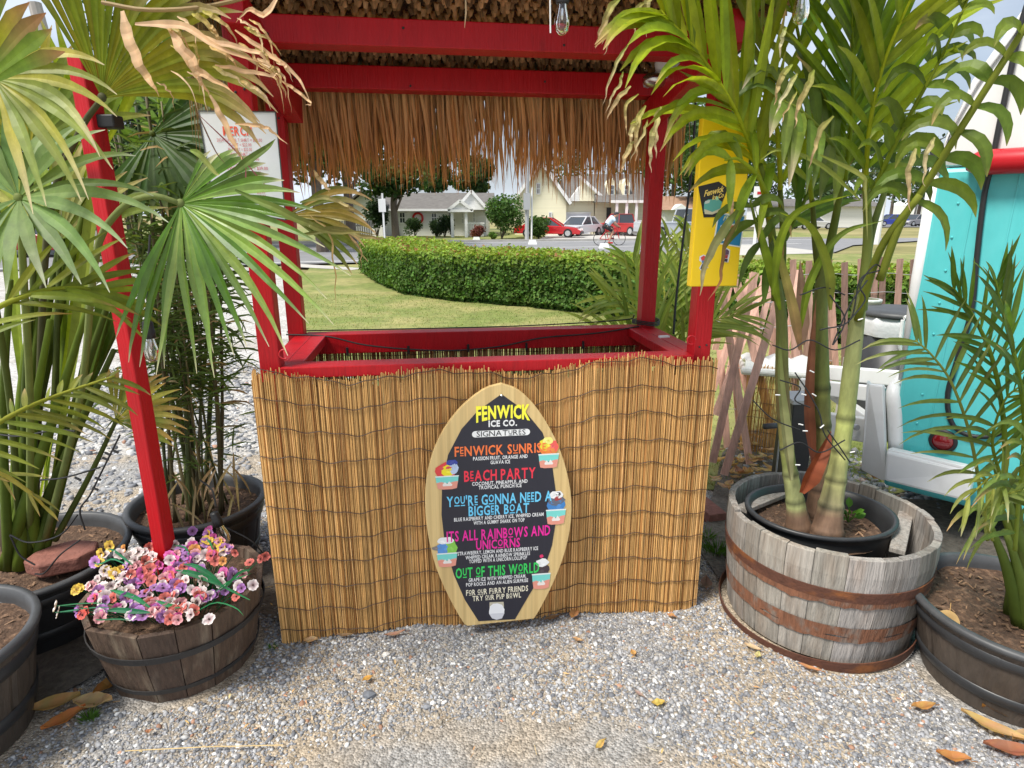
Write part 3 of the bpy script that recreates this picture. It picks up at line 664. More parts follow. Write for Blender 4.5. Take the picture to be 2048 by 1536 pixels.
# ------------------------------------------------------------------ cars (local coords: x forward, y left, z up)
def car(name, label, x, y, rot, L, W, H, col, kind='sedan', group=None):
    t = thing(name, label, 'pickup' if kind == 'pickup' else 'car', (x, y, .02), group, local=True, rot=rot)
    h1 = H * .60 if kind != 'pickup' else H * .58; wr = H * .225 if kind != 'pickup' else H * .215; gc = wr * .75
    hl = L / 2
    if kind == 'pickup': lower = [(-hl, gc), (-hl, h1), (-hl * .12, h1), (hl * .52, h1 * 1.0), (hl * .93, h1 * .93), (hl, h1 * .75), (hl, gc)]
    else: lower = [(-hl, gc * 1.2), (-hl * .99, h1 * .86), (-hl * .86, h1 * 1.0), (-hl * .2, h1), (hl * .38, h1 * .96), (hl * .86, h1 * .80), (hl, h1 * .58), (hl * .98, gc)]
    mb = MB(); n = len(lower)
    for s in (-1, 1): pass
    vs_ = [(px, -W / 2 * (.94 if (i in (0, 1, n - 1, n - 2)) else 1), pz) for i, (px, pz) in enumerate(lower)] + [(px, W / 2 * (.94 if (i in (0, 1, n - 1, n - 2)) else 1), pz) for i, (px, pz) in enumerate(lower)]
    mb.add(vs_, [tuple(range(n)), tuple(range(2 * n - 1, n - 1, -1))] + [(i, n + i, n + (i + 1) % n, (i + 1) % n) for i in range(n)])
    b = part('body', mb, M['carpaint'], t, bevel=.05); b.color = (*col, 1)
    if kind == 'pickup': cab = [(-hl * .10, -hl * .04), (hl * .52, hl * .30)]
    else: cab = [(-hl * .72, -hl * .42), (hl * .42, hl * .08)]
    z0, z1 = h1 - .02, H
    def ring_(x0, x1, z, w): return [(x0, -w, z), (x1, -w, z), (x1, w, z), (x0, w, z)]
    a = ring_(cab[0][0], cab[1][0], z0, W * .46); c_ = ring_(cab[0][1], cab[1][1], z1 - .06, W * .38)
    g = MB().add(a + c_, [(0, 1, 5, 4), (1, 2, 6, 5), (2, 3, 7, 6), (3, 0, 4, 7)]); part('window', g, M['winglass'], t)
    r_ = MB().box(((cab[0][1] + cab[1][1]) / 2, 0, z1 - .03), (cab[1][1] - cab[0][1] + .06, W * .78, .06)); o = part('roof', r_, M['carpaint'], t, bevel=.02); o.color = (*col, 1)
    for s in (-1, 1):
        for (xa, za, xb, zb) in ((cab[0][0], z0, cab[0][1], z1 - .05), (cab[1][0], z0, cab[1][1], z1 - .05), ((cab[0][0] + cab[1][0]) / 2 - .1, z0, (cab[0][1] + cab[1][1]) / 2, z1 - .05)):
            o = part('pillar', MB().beam((xa, s * W * .462, za), (xb, s * W * .385, zb), .05, .10), M['carpaint'], t); o.color = (*col, 1)
    for sx, sy in ((-.60, -1), (-.60, 1), (.62, -1), (.62, 1)):
        w_ = MB(); ax = Matrix.Rotation(PI / 2, 3, 'X')
        w_.lathe([(0, -.11), (wr * .93, -.11), (wr, -.07), (wr, .07), (wr * .93, .11), (0, .11)], (sx * hl, sy * (W / 2 - .10), wr), 18, axis=ax)
        o = part('wheel', w_, M['black'], t)
        q = MB(); q.lathe([(0, .115), (wr * .6, .115), (wr * .62, .09)], (sx * hl, sy * (W / 2 - .10), wr), 14, axis=ax); q.lathe([(0, -.115), (wr * .6, -.115), (wr * .62, -.09)], (sx * hl, sy * (W / 2 - .10), wr), 14, axis=ax)
        part('rim', q, M['steel'], o)
    for s in (-1, 1):
        part('headlight', MB().box((hl * .955, s * W * .36, h1 * .66), (.22, .3, .13)), M['trim'], t)
        part('tail_light', MB().box((-hl * .985, s * W * .38, h1 * .74), (.08, .28, .16 if kind != 'pickup' else .36)), M['lens'], t)
    part('bumper', MB().box((-hl, 0, gc + .12), (.12, W * .9, .16)).box((hl, 0, gc + .1), (.10, W * .9, .16)), M['plasticg'] if kind != 'pickup' else M['chrome'], t)
    return t
def cx(px, Y): return P(px, 430, Y).x
car('red_coupe', 'bright red coupe parked by the drooping shrub', cx(1098, 44.5), 44.5, R(-12), 4.7, 1.85, 1.36, (.55, .012, .02))
car('white_sedan', 'white sedan parked behind the red coupe', cx(1160, 48.2), 48.2, R(-128), 4.6, 1.8, 1.42, (.72, .73, .76))
car('red_pickup', 'red pickup truck in the driveway of the cream house', cx(1250, 48.5), 48.5, R(125), 5.0, 1.85, 1.62, (.42, .03, .03), 'pickup')
car('silver_pickup', 'large silver pickup truck seen past the right back post', cx(1366, 40.6), 40.6, R(8), 5.9, 2.0, 1.92, (.48, .51, .55), 'pickup')
car('blue_suv', 'bright blue car in the far lot beside the white pole', cx(1782, 88), 88, R(185), 4.7, 1.9, 1.6, (.03, .06, .36))
car('silver_suv', 'silver grey car parked between the blue and maroon cars', cx(1832, 88), 88, R(200), 4.6, 1.9, 1.6, (.30, .29, .31))
car('maroon_suv', 'dark maroon car at the right end of the far row', cx(1872, 88), 88, R(182), 4.6, 1.9, 1.6, (.13, .02, .025))
car('white_car', 'white car glimpsed between the palm stems across the field', cx(1625, 70), 70, R(10), 4.7, 1.9, 1.5, (.7, .7, .72))
car('red_car', 'dark red car on the road behind the left fan palm', cx(90, 24), 24, R(5), 4.6, 1.8, 1.4, (.30, .02, .02))

# ------------------------------------------------------------------ poles and signs
def gp(px, py): return G(px, py)
Y = 26; t = thing('road_sign', 'blank white rectangular sign seen from behind on a thin post', 'sign', (cx(769, Y), Y, 0)); b = P(769, 473, Y)
part('pole', MB().box((b.x, Y, 1.2), (.07, .05, 2.4)), M['trim'], t)
part('sign_panel', MB().box((b.x - .02, Y - .05, P(769, 411, Y).z), (.30, .02, .52)), M['trim'], t, bevel=.01)
Y = 40; b = P(1054, 430, Y); t = thing('utility_post', 'grey steel utility post with box in front of the cream house', 'post', (b.x, Y, 0))
part('pole', MB().tube([(b.x, Y, 0), (b.x, Y, 9)], .13, 8), M['steel'], t); part('box', MB().box((b.x - .02, Y - .25, P(1054, 403, Y).z), (.42, .3, 1.0)), M['steel'], t)
part('conduit', MB().tube([(b.x + .3, Y, 0), (b.x + .3, Y, 3.2)], .06, 6), M['trim'], t)
Y = 60; b = P(1760, 430, Y); t = thing('white_pole', 'thick leaning white pole standing in the dry field', 'pole', (b.x - .6, Y, 0))
part('pole', MB().tube([P(1752, 489, 30), P(1772, 362, 30)], .14, 10), M['trim'], t)
Y = 110; t = thing('utility_pole', 'thin grey utility pole beyond the parked cars', 'pole', (cx(1828, Y), Y, 0)); x = cx(1828, Y)
part('pole', MB().tube([(x, Y, 0), (x + .6, Y, 10)], .16, 6), M['polewood'], t)
Y = 16; t = thing('utility_pole', 'wooden utility pole with transformer behind the left palm', 'pole', (cx(150, Y), Y, 0))
q = P(100, 120, Y); q2 = P(134, 245, Y)
dirv = (q2 - q).normalized(); foot = q + dirv * (q.z / -dirv.z)
part('pole', MB().tube([foot, q - dirv * 1.2], [.17, .14], 10), M['polewood'], t)
part('transformer', MB().lathe([(0, -.35), (.2, -.35), (.22, -.3), (.22, .25), (.15, .33), (0, .33)], P(130, 165, Y), 14), M['steel'], t)
part('bracket', MB().beam(P(96, 122, Y), P(113, 116, Y), .1, .1), M['iron'], t)
part('insulator', MB().tube([P(100, 118, Y), P(98, 100, Y)], .05, 6), M['iron'], t)
wires = MB()
for a, b in (((-80, 95), (100, 108)), ((-80, 60), (100, 100)), ((100, 104), (420, 60)), ((100, 112), (420, 92))): wires.tube(spline([P(*a, Y), P((a[0] + b[0]) / 2, (a[1] + b[1]) / 2 + 8, Y), P(*b, Y)], 8), .03, 5)
solo('overhead_wire', wires, M['iron'], loc=P(100, 104, Y), label='dark overhead wires running to the leaning wooden pole', cat='wires')
wires = MB()
for k, (a, b) in enumerate((((1330, 224), (1400, 220)), ((1860, 290), (2100, 150)), ((1840, 310), (2100, 190)), ((1700, 300), (1900, 330)))): wires.tube(spline([P(*a, 34), P((a[0] + b[0]) / 2, (a[1] + b[1]) / 2 + 6, 34), P(*b, 34)], 8), .03, 5)
solo('overhead_wire', wires, M['iron'], loc=P(1400, 220, 34), label='thin overhead wires crossing the sky at the right', cat='wires')
Y = 30; t = thing('distant_sign', 'small white sign with red marks behind the right palm', 'sign', P(1515, 470, Y)); c_ = P(1519, 384, Y)
part('pole', MB().box((c_.x, Y, c_.z / 2), (.1, .1, c_.z)), M['trim'], t); part('sign_panel', MB().box((c_.x, Y - .1, c_.z), (.6, .05, .5)), M['trim'], t); part('red_mark', MB().box((c_.x + .05, Y - .135, c_.z - .05), (.4, .01, .12)), M['redgloss'], t)
for px, py in ((1208, 497), (953, 482), (1065, 489)):
    g = G(px, py); t = MB().box((g.x, g.y, .12), (.5, .3, .24), taper=.7); solo('reflector_block', t, M['trim'], loc=g, label={1208: 'white block on the road below the cyclist', 953: 'white block on road in front of the red maple bush', 1065: 'white block on the road left of the cyclist'}[px], cat='road block')
# picket fence far left of the bungalow
t = thing('picket_fence', 'weathered picket fence beside the bungalow garage wing', 'fence', (cx(660, 40), 40, 0))
for i in range(26): part('picket', MB().box((cx(630, 40) + i * .14 * 1.0, 40, .6), (.10, .03, 1.2)), M['polewood'], t)
part('rail', MB().box((cx(630, 40) + 1.8, 40.04, .9), (3.7, .04, .08)), M['polewood'], t)

# ------------------------------------------------------------------ cyclist
YC = G(1220, 491).y; c0 = V((cx(1221, YC), YC, 0))
t = thing('racing_bicycle', 'thin red and black racing bicycle under the rider on the road', 'bicycle', c0, local=True, rot=R(6))
def torus(c, r, w, mb): mb.tube([V((c[0] + r * math.cos(a), c[1], c[2] + r * math.sin(a))) for a in np.linspace(0, 2 * PI, 25)], w, 5, caps=False); return mb
for sx in (-.52, .52):
    w_ = part('wheel', torus((sx, 0, .345), .33, .018, MB()), M['black'], t)
    sp = MB()
    for a in range(8): sp.tube([(sx, 0, .345), (sx + .32 * math.cos(a * PI / 4), 0, .345 + .32 * math.sin(a * PI / 4))], .004, 4)
    part('spokes', sp, M['steel'], w_)
fr = MB(); bb = (-.06, 0, .30); st = (-.2, 0, .82); hd = (.36, 0, .86)
for a, b in ((bb, st), (bb, (.38, 0, .74)), (st, hd), ((-.52, 0, .345), bb), ((-.52, 0, .345), (-.18, 0, .76)), ((.52, 0, .345), hd)): fr.tube([a, b], .022, 6)
part('frame', fr, M['redgloss'], t); part('saddle', MB().box((-.24, 0, .90), (.26, .12, .05)), M['black'], t)
part('handlebar', MB().tube([(.36, -.2, .93), (.36, .2, .93)], .015).tube([(.36, -.2, .93), (.5, -.2, .92), (.5, -.2, .80)], .015).tube([(.36, .2, .93), (.5, .2, .92), (.5, .2, .80)], .015), M['black'], t)
pe = thing('person', 'cyclist in pale blue shirt, black shorts and dark helmet riding right', 'person', c0, local=True, rot=R(6))
def skin(name, pts, edges, rads, m, parent, root=0):
    me = bpy.data.meshes.new(name); me.from_pydata(pts, edges, []); me.materials.append(m)
    o = bpy.data.objects.new(name, me); COL.objects.link(o); o.parent = parent
    me.skin_vertices.new() if hasattr(me.skin_vertices, 'new') and not me.skin_vertices else None
    md = o.modifiers.new('skin', 'SKIN'); md.use_smooth_shade = True
    if not me.skin_vertices: return o
    for i, r_ in enumerate(rads): me.skin_vertices[0].data[i].radius = (r_, r_)
    me.skin_vertices[0].data[root].use_root = True
    s_ = o.modifiers.new('sub', 'SUBSURF'); s_.levels = 1; s_.render_levels = 1
    return o
def limb(mb, pts, rad): return mb.tube(spline(pts, 3 * (len(pts) - 1)), list(np.interp(np.linspace(0, len(pts) - 1, 3 * (len(pts) - 1) + 1), range(len(pts)), rad)), 10)
bd = MB()
limb(bd, [(-.22, 0, .95), (-.05, 0, 1.20), (.14, 0, 1.38), (.22, 0, 1.44)], [.15, .14, .17, .07])
limb(bd, [(.2, 0, 1.42), (.27, 0, 1.50)], [.06, .06])
for s, kn, ft in ((-1, (.12, .72), (-.05, .20)), (1, (.20, .86), (.06, .42))):
    limb(bd, [(-.20, s * .09, .95), (kn[0], s * .11, kn[1]), (ft[0], s * .10, ft[1]), (ft[0] + .16, s * .10, ft[1] - .05)], [.10, .065, .04, .035])
    limb(bd, [(.14, s * .17, 1.36), (.24, s * .22, 1.12), (.44, s * .19, .96)], [.06, .042, .03])
bd.ball((.33, 0, 1.56), (.095, .08, .12), 10, 8); bd.ball((.425, 0, 1.55), (.025, .018, .02), 6, 4)
for s in (-1, 1):
    for k in range(5): bd.tube([(.44 + .012 * k, s * .2, .955), (.47 + .012 * k, s * .2, .93)], .01, 5)
part('body', bd, M['skin'], pe, smooth=True)
sh = MB(); limb(sh, [(-.17, 0, 1.02), (-.05, 0, 1.20), (.14, 0, 1.38), (.20, 0, 1.43)], [.165, .165, .19, .09])
for s in (-1, 1): limb(sh, [(.13, s * .14, 1.38), (.2, s * .205, 1.22)], [.085, .065])
o = part('shirt', sh, M['cloth'], pe, smooth=True); o.color = (.55, .68, .80, 1)
sh = MB(); limb(sh, [(-.27, 0, .88), (-.14, 0, 1.08)], [.15, .165])
for s, kn in ((-1, (.12, .72)), (1, (.20, .86))): limb(sh, [(-.20, s * .09, .95), (kn[0] * .75, s * .11, kn[1] + .03)], [.125, .085])
o = part('shorts', sh, M['cloth'], pe, smooth=True); o.color = (.02, .02, .022, 1)
sh = MB(); sh.ball((.31, 0, 1.62), (.14, .1, .085), 10, 6); o = part('helmet', sh, M['cloth'], pe, smooth=True); o.color = (.05, .05, .06, 1)
sh = MB()
for s, ft in ((-1, (-.05, .20)), (1, (.06, .42))): sh.box((ft[0] + .08, s * .10, ft[1] - .06), (.26, .09, .08))
o = part('shoe', sh, M['redgloss'], pe, bevel=.02)
# ================================================================== THE STALL
A = V((math.cos(R(7.6)), math.sin(R(7.6)), 0)); Bv = V((-A.y, A.x, 0)); B0 = V((-.83, 1.965, 0)); UP = V((0, 0, 1))
def BX(a, b, z): return B0 + A * a + Bv * b + UP * z
ROTB = Matrix.Rotation(R(7.6), 3, 'Z')
stall = thing('tiki_stall', 'red timber stall with thatched roof and woven reed skirt', 'stall', BX(.79, .3, 0))
def bbox(mb, a0, a1, b0, b1, z0, z1): return mb.box(BX((a0 + a1) / 2, (b0 + b1) / 2, (z0 + z1) / 2), (a1 - a0, b1 - b0, z1 - z0), ROTB)
hw = .033
FA, FB, BA, BB = .02, 1.545, -.01, 1.545
def roofz(b): return 2.148 + .20 * (.62 - b)     # underside of the thatch
for (a, b, top) in ((FA, .055, 2.10), (FB, .055, 2.10), (BA, .63, 2.0), (BB, .63, 2.0)):
    part('post', bbox(MB(), a - hw, a + hw, b - hw, b + hw, -.02, top), M['red'], stall, bevel=.004)
ct = 1.055
part('counter_rail', bbox(MB(), FA + hw, FB - hw, .012, .100, ct - .038, ct), M['red'], stall, bevel=.003)
part('counter_rail', bbox(MB(), BA + hw, BB - hw, .600, .680, ct - .085, ct), M['red'], stall, bevel=.003)
for a in (FA, FB): part('side_rail', bbox(MB(), a - hw - .002, a + hw + .04 * (1 if a < 1 else -1) * 0 + .002, .055 + hw, .63 - hw, ct - .04, ct - .001), M['red'], stall, bevel=.003)
part('side_rail', bbox(MB(), FA + hw + .002, FA + hw + .06, .102, .598, ct - .04, ct - .002), M['red'], stall, bevel=.003)
part('side_rail', bbox(MB(), FB - hw - .06, FB - hw - .002, .102, .598, ct - .04, ct - .002), M['red'], stall, bevel=.003)
for a0 in (BA + .065, BB - .03):
    mb = MB(); p = BX(a0, .66, roofz(.66) - .19); q = BX(a0, -.10, roofz(-.10) - .19)
    mb.beam(p, q, .06, .10); part('rafter', mb, M['red'], stall, bevel=.003)
for b in (.63, .27):
    z = roofz(b) - (.085 if b > .5 else .09)
    part('beam', bbox(MB(), -.04 if b < .6 else .02, 1.62, b - .045, b + .045, z - .040, z + .045), M['red'], stall, bevel=.004)
sc_ = MB()
for a, b, zs_ in ((FA, .055, (1.03, 1.5, 1.9, 2.02)), (FB, .055, (1.03, 1.08, 2.0)), (BA, .63, (1.03, 1.9)), (BB, .63, (1.03, 1.95))):
    for z in zs_:
        for da in (-.012, .014): sc_.ball(BX(a + da, b - hw - .001, z + rnd.uniform(-.012, .012)), .0042, 8, 4)
for b in (.63, .27):
    for a in (.06, .5, 1.05, 1.5): sc_.ball(BX(a + rnd.uniform(-.02, .02), b - .046, roofz(b) - .09 + rnd.uniform(-.02, .02)), .0045, 8, 4)
part('screw_heads', sc_, M['iron'], stall, kind='stuff')
# reed skirts
def reedskin(O, A_, width, n, z0f, z1f, wavef, colr, name='reeds', wires=(), r=.0026, both=True):
    N = V((A_.y, -A_.x, 0)); mb = MB()
    for i in range(n):
        x = width * (i + rnd.uniform(-.35, .35)) / n; back_ = both and i % 5 == 0
        zt = z1f(x) + rnd.gauss(0, .0055) + (.012 if rnd.random() < .12 else 0); zb = z0f(x) + abs(rnd.gauss(0, .005)); k = rnd.uniform(.62, 1.25)
        c = colr if rnd.random() > .24 else (colr[0] * .62, colr[1] * .5, colr[2] * .42)
        if rnd.random() < .1: c = (min(1, c[0] * 1.35), min(1, c[1] * 1.4), c[2] * 1.6)
        mb.cc = (c[0] * k, c[1] * k, c[2] * k); rr = r * rnd.uniform(.7, 1.25)
        dx = rnd.gauss(0, .0016); pts = []
        for t in (0, .33, .66, 1):
            z = zb + (zt - zb) * t
            pts.append(O + A_ * (x + dx * math.sin(t * 5 + i)) + N * (wavef(x, z) - (.006 if back_ else 0) + rnd.uniform(-.001, .001)) + UP * z)
        mb.tube(pts, [rr, rr, rr * .95, rr * .9], 5)
    return mb
def wv(x, z): return .010 * math.sin(x * 9.0 + .6) + .006 * math.sin(x * 21 + 1) + .010 * (1 - z) * math.sin(x * 4 + 2) + .004
def sag(x): return .021 * math.cos(x * 9.5 + .3) * (1 - .2 * x) + .010 * math.cos(x * 4.1) - .006
Of = BX(-.03, -.002, 0)
mb = reedskin(Of, A, 1.625, 440, lambda x: .0 + .012 * math.sin(x * 7), lambda x: 1.030 + sag(x) + .014 * x, wv, (.66, .375, .13), r=.0021)
bk = reedskin(Of - V((A.y, -A.x, 0)) * .007, A, 1.615, 300, lambda x: .01, lambda x: 1.00 + sag(x), wv, (.58, .34, .12), both=False, r=.0034)
mb.add(bk.v, bk.f, bk.c)
skirt = part('reed_skirt', mb, M['reed'], stall, kind='stuff')
N_ = V((A.y, -A.x, 0))
for k in range(11):
    z = .045 + k * .098; ph = rnd.uniform(0, 6); am = rnd.uniform(.002, .006)
    pts = [Of + A * x + N_ * (wv(x, z) + .0048) + UP * (z + (sag(x) + .006) * (.75 + .35 * z) + am * math.sin(x * 33 + ph) + .003 * math.sin(x * 71 + ph * 2) + am * math.sin(x * 5 + ph * 3)) for x in np.linspace(0, 1.625, 110)]
    part('binding_wire', MB().tube(pts, .0016, 4), M['wire'], stall)
mb = reedskin(BX(1.60, .60, 0) * 1, -Bv, .60, 110, lambda x: .01, lambda x: 1.03, lambda x, z: .004 * math.sin(x * 12), (.50, .29, .09)); part('reed_skirt', mb, M['reed'], stall, kind='stuff')
mb = reedskin(BX(-.035, .01, 0), Bv, .64, 120, lambda x: .01, lambda x: 1.02, lambda x, z: .004 * math.sin(x * 12), (.50, .29, .09)); part('reed_skirt', mb, M['reed'], stall, kind='stuff')
mb = reedskin(BX(1.60, .700, 0), -A, 1.63, 300, lambda x: .01, lambda x: 1.01 + .015 * math.sin(x * 5), lambda x, z: .005 * math.sin(x * 12), (.46, .30, .13), r=.0036); part('reed_skirt', mb, M['reed'], stall, kind='stuff')
for k in range(7):
    z = .25 + k * .115; pts = [BX(1.60 - x, .694, z + .006 * math.sin(x * 9)) for x in np.linspace(0, 1.62, 30)]; part('binding_wire', MB().tube(pts, .0013, 4), M['wire'], stall)
# thatch roof: backing, woven tabs underneath, strands on top and hanging at the back eave
def RZ(a, b, dz): return BX(a, b, roofz(b) + dz)
mb = MB()
q = [RZ(-.22, .80, .040), RZ(1.86, .80, .040), RZ(1.86, -.86, .040), RZ(-.22, -.86, .040)]
holes = []
na, nb = 52, 40
for i in range(na):
    for j in range(nb):
        if rnd.random() < .006 and i > na * .45: continue
        a0, a1 = -.22 + 2.08 * i / na, -.22 + 2.08 * (i + 1) / na; b0, b1 = -.32 + 1.12 * j / nb, -.32 + 1.12 * (j + 1) / nb
        s = len(mb.v); mb.add([RZ(a0, b0, .034), RZ(a1, b0, .034), RZ(a1, b1, .034), RZ(a0, b1, .034)], [(0, 1, 2, 3)])
part('thatch_backing', mb, M['weave'], stall)
mb = MB()
rows = 34
for r_ in range(rows):
    b = .80 - r_ * 1.10 / rows
    for i in range(118):
        a = -.20 + 2.04 * (i + rnd.uniform(-.4, .4) + (.5 if r_ % 2 else 0)) / 118
        k = rnd.uniform(.4, 1.5); mb.cc = (.42 * k, .25 * k, .12 * k)
        L = rnd.uniform(.03, .055); tw = rnd.uniform(-.5, .5); p = RZ(a, b, .026)
        d1 = (Bv * -1 + A * tw * .8 - UP * .55).normalized(); d2 = (Bv * -.4 + A * tw * .7 - UP * 1.0).normalized()
        mb.blade([p, p + d1 * L * .6, p + d1 * L * .6 + d2 * L * .5], [.012, .021, .012], (UP * .6 - Bv + A * rnd.uniform(-.6, .6)).normalized(), .3)
part('woven_thatch', mb, M['thatch'], stall, kind='stuff')
mb = MB()
for i in range(2600):
    a = rnd.uniform(-.24, 1.88); b = rnd.uniform(-.34, .8); k = rnd.uniform(.6, 1.3); mb.cc = (.36 * k, .23 * k, .10 * k)
    p = RZ(a, b, .045 + rnd.uniform(0, .03)); L = rnd.uniform(.2, .4)
    q = p + Bv * L + A * rnd.uniform(-.05, .05) + UP * (-.2 * L + .01); mb.blade([p, (p + q) / 2 + UP * .01, q], [.006, .009, .001], UP, .2)
part('roof_strands', mb, M['thatch'], stall, kind='stuff')
def strand_mesh(L, w, seed):
    r_ = random.Random(seed); mb = MB(); pts = []; c0 = r_.uniform(.75, 1.2); sway = r_.uniform(-.02, .02); tw = r_.uniform(-.8, .8)
    for i in range(7):
        t = i / 6; pts.append(V((sway * t + .006 * math.sin(t * 5 + seed), .010 * math.sin(t * 3 + seed), -L * t)))
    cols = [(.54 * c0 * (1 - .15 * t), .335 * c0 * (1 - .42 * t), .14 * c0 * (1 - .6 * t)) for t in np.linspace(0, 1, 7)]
    mb.blade(pts, [w * .8, w, w, w * .9, w * .7, w * .45, w * .08], V((math.sin(tw), -math.cos(tw), 0)), .28, cols)
    return mesh_of('strand', mb, M['thatch'])
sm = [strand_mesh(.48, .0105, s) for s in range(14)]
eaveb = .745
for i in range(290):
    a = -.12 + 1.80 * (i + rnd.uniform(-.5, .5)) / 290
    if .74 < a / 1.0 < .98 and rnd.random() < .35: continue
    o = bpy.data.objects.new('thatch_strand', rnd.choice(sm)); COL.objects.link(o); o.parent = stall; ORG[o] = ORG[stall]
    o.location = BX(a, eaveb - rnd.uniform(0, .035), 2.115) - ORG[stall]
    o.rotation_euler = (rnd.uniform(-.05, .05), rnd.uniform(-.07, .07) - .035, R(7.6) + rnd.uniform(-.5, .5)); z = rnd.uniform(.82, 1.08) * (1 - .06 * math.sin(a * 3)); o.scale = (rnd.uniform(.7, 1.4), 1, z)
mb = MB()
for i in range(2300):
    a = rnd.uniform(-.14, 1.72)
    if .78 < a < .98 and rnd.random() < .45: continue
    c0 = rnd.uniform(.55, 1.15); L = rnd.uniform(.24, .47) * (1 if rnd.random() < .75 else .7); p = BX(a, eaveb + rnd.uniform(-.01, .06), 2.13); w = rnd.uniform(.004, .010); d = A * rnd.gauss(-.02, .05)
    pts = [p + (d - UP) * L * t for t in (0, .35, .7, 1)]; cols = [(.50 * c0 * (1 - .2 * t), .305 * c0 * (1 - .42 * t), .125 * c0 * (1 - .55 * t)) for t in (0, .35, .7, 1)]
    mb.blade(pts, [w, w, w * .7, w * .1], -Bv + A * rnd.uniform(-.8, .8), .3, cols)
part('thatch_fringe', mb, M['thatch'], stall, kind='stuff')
mb = MB()
for i in range(200):
    b = rnd.uniform(.05, .74); c0 = rnd.uniform(.5, 1.0); L = rnd.uniform(.3, .6); p = BX(-.13 + rnd.uniform(-.03, .03), b, roofz(b) + .02); w = rnd.uniform(.004, .009)
    pts = [p + (Bv * rnd.gauss(0, .04) - UP) * L * t for t in (0, .35, .7, 1)]; cols = [(.34 * c0, .25 * c0, .13 * c0)] * 4
    mb.blade(pts, [w, w, w * .7, w * .1], -A + Bv * rnd.uniform(-.8, .8), .3, cols)
part('thatch_fringe', mb, M['thatch'], stall, kind='stuff')
# screw hooks and cable on the counter
for a, b, z in ((FA + .05, .02, 1.10), (FB - .055, .0, 1.115)):
    p = BX(a, b, z); c = MB(); c.tube([p + A * .016 * math.cos(t) + UP * .016 * math.sin(t) for t in np.linspace(0, 5.2, 12)], .0028, 6, caps=False)
    solo('screw_hook', c, M['redgloss'], loc=p, smooth=True, label='red painted screw hook on the %s front post' % ('left' if a < 1 else 'right'), cat='hook')
cb = MB(); pts = [BX(-.05, .60, 1.06), BX(.12, .585, 1.05), BX(.3, .582, 1.005), BX(.6, .584, .975), BX(.85, .584, .985), BX(1.05, .584, 1.02), BX(1.3, .585, 1.035), BX(1.5, .59, 1.06)]
cb.tube(spline(pts, 40), .0035, 6)
cb.tube(spline([BX(-.06, .66, 1.06), BX(.05, .69, 1.058), BX(.5, .69, 1.056), BX(1.0, .69, 1.058), BX(1.45, .685, 1.075), BX(1.5, .66, 1.10)], 40), .003, 6)
for k in range(5):
    p = BX(.2 + k * .26, .583, 1.0); cb.tube([p, p - UP * .035], .006, 6)
solo('light_cable', cb, M['black'], loc=BX(.7, .6, 1.0), label='black string light cable along the back counter rail', cat='cable')
cb = MB()
for z in (1.075, 1.082, 1.068): cb.tube([BX(BB, .63, z) + V((.062 * math.cos(t), .062 * math.sin(t), .004 * math.sin(t * 2))) for t in np.linspace(0, 2 * PI, 16)], .003, 5, caps=False)
solo('cable_tie', cb, M['black'], loc=BX(BB, .63, 1.07), label='dark cable wound round the right back post', cat='cable')
# long black cable hanging beside the right back post
cb = MB(); cb.tube(spline([P(1398, -20, 2.9), P(1392, 180, 2.9), P(1384, 330, 2.9), P(1366, 480, 2.88), P(1352, 600, 2.86), P(1347, 668, 2.85)], 20), .0055, 6)
solo('hanging_cable', cb, M['black'], loc=P(1347, 668, 2.85), label='thick black cable hanging between the right posts', cat='cable')
t = thing('white_plug', 'small white plug lying on the right end of the counter', 'plug', BX(1.52, .35, 1.05)); part('body', MB().box(BX(1.53, .36, 1.054), (.045, .022, .014), Matrix.Rotation(.3, 3, 'Z')), M['trim'], t, bevel=.003)

# red post standing in the flower barrel
pp = V((-1.19, 1.865, 0)); lp = thing('light_post', 'red square post standing in the flower barrel', 'post', pp)
part('post', MB().box(pp + UP * .98, (.050, .050, 1.99), Matrix.Rotation(R(-13), 3, 'Z')), M['red'], lp, bevel=.004)
part('bracket', MB().box(pp + V((.045, .01, 1.805)), (.05, .05, .035)), M['black'], lp, bevel=.004)

# ------------------------------------------------------------------ string bulbs
def bulb(label, p, s=1.0, tilt=None, sock=M['black'], cord=None):
    t = thing('string_light_bulb', label, 'bulb', p, group='clear bulbs of the string lights')
    R3 = tilt if tilt is not None else Matrix.Identity(3)
    part('socket', MB().lathe([(0, .052), (.010, .052), (.016, .045), (.0175, .02), (.019, .018), (.019, -.005), (.017, -.008), (0, -.008)], p, 18, axis=R3 * s), sock, t, smooth=True)
    part('glass', MB().lathe([(.013, -.004), (.0155, -.02), (.022, -.045), (.0225, -.062), (.018, -.078), (.009, -.087), (0, -.089)], p, 20, axis=R3 * s), M['glass'], t, smooth=True)
    part('stem', MB().lathe([(.004, -.004), (.007, -.02), (.005, -.045), (0, -.047)], p, 10, axis=R3 * s), M['chrome'], t, smooth=True)
    if cord:
        part('cord', MB().tube(spline(cord, 10), .0035, 6), M['black'], t)
    return t
bulb('clear bulb hanging in front of the thatch at the top', P(1125, 2, 1.75), .88, cord=[P(1125, -14, 1.75), P(1126, -80, 1.75)])
bulb('clear bulb with black socket under the fan leaf by the red post', P(299, 672, 2.02), 1.02, cord=[P(297, 640, 2.02), P(295, 560, 2.04), P(300, 470, 2.1)])
bulb('clear bulb hanging over the flowers at the dark pot', P(437, 1048, 2.12), 1.0, tilt=Matrix.Rotation(R(-14), 3, 'Y'), cord=[P(432, 1012, 2.12), P(424, 980, 2.15), P(400, 960, 2.2)])
bulb('clear bulb high among the right palm leaves', P(1607, -22, 1.72), .9, cord=[P(1607, -40, 1.72), P(1607, -90, 1.72)])
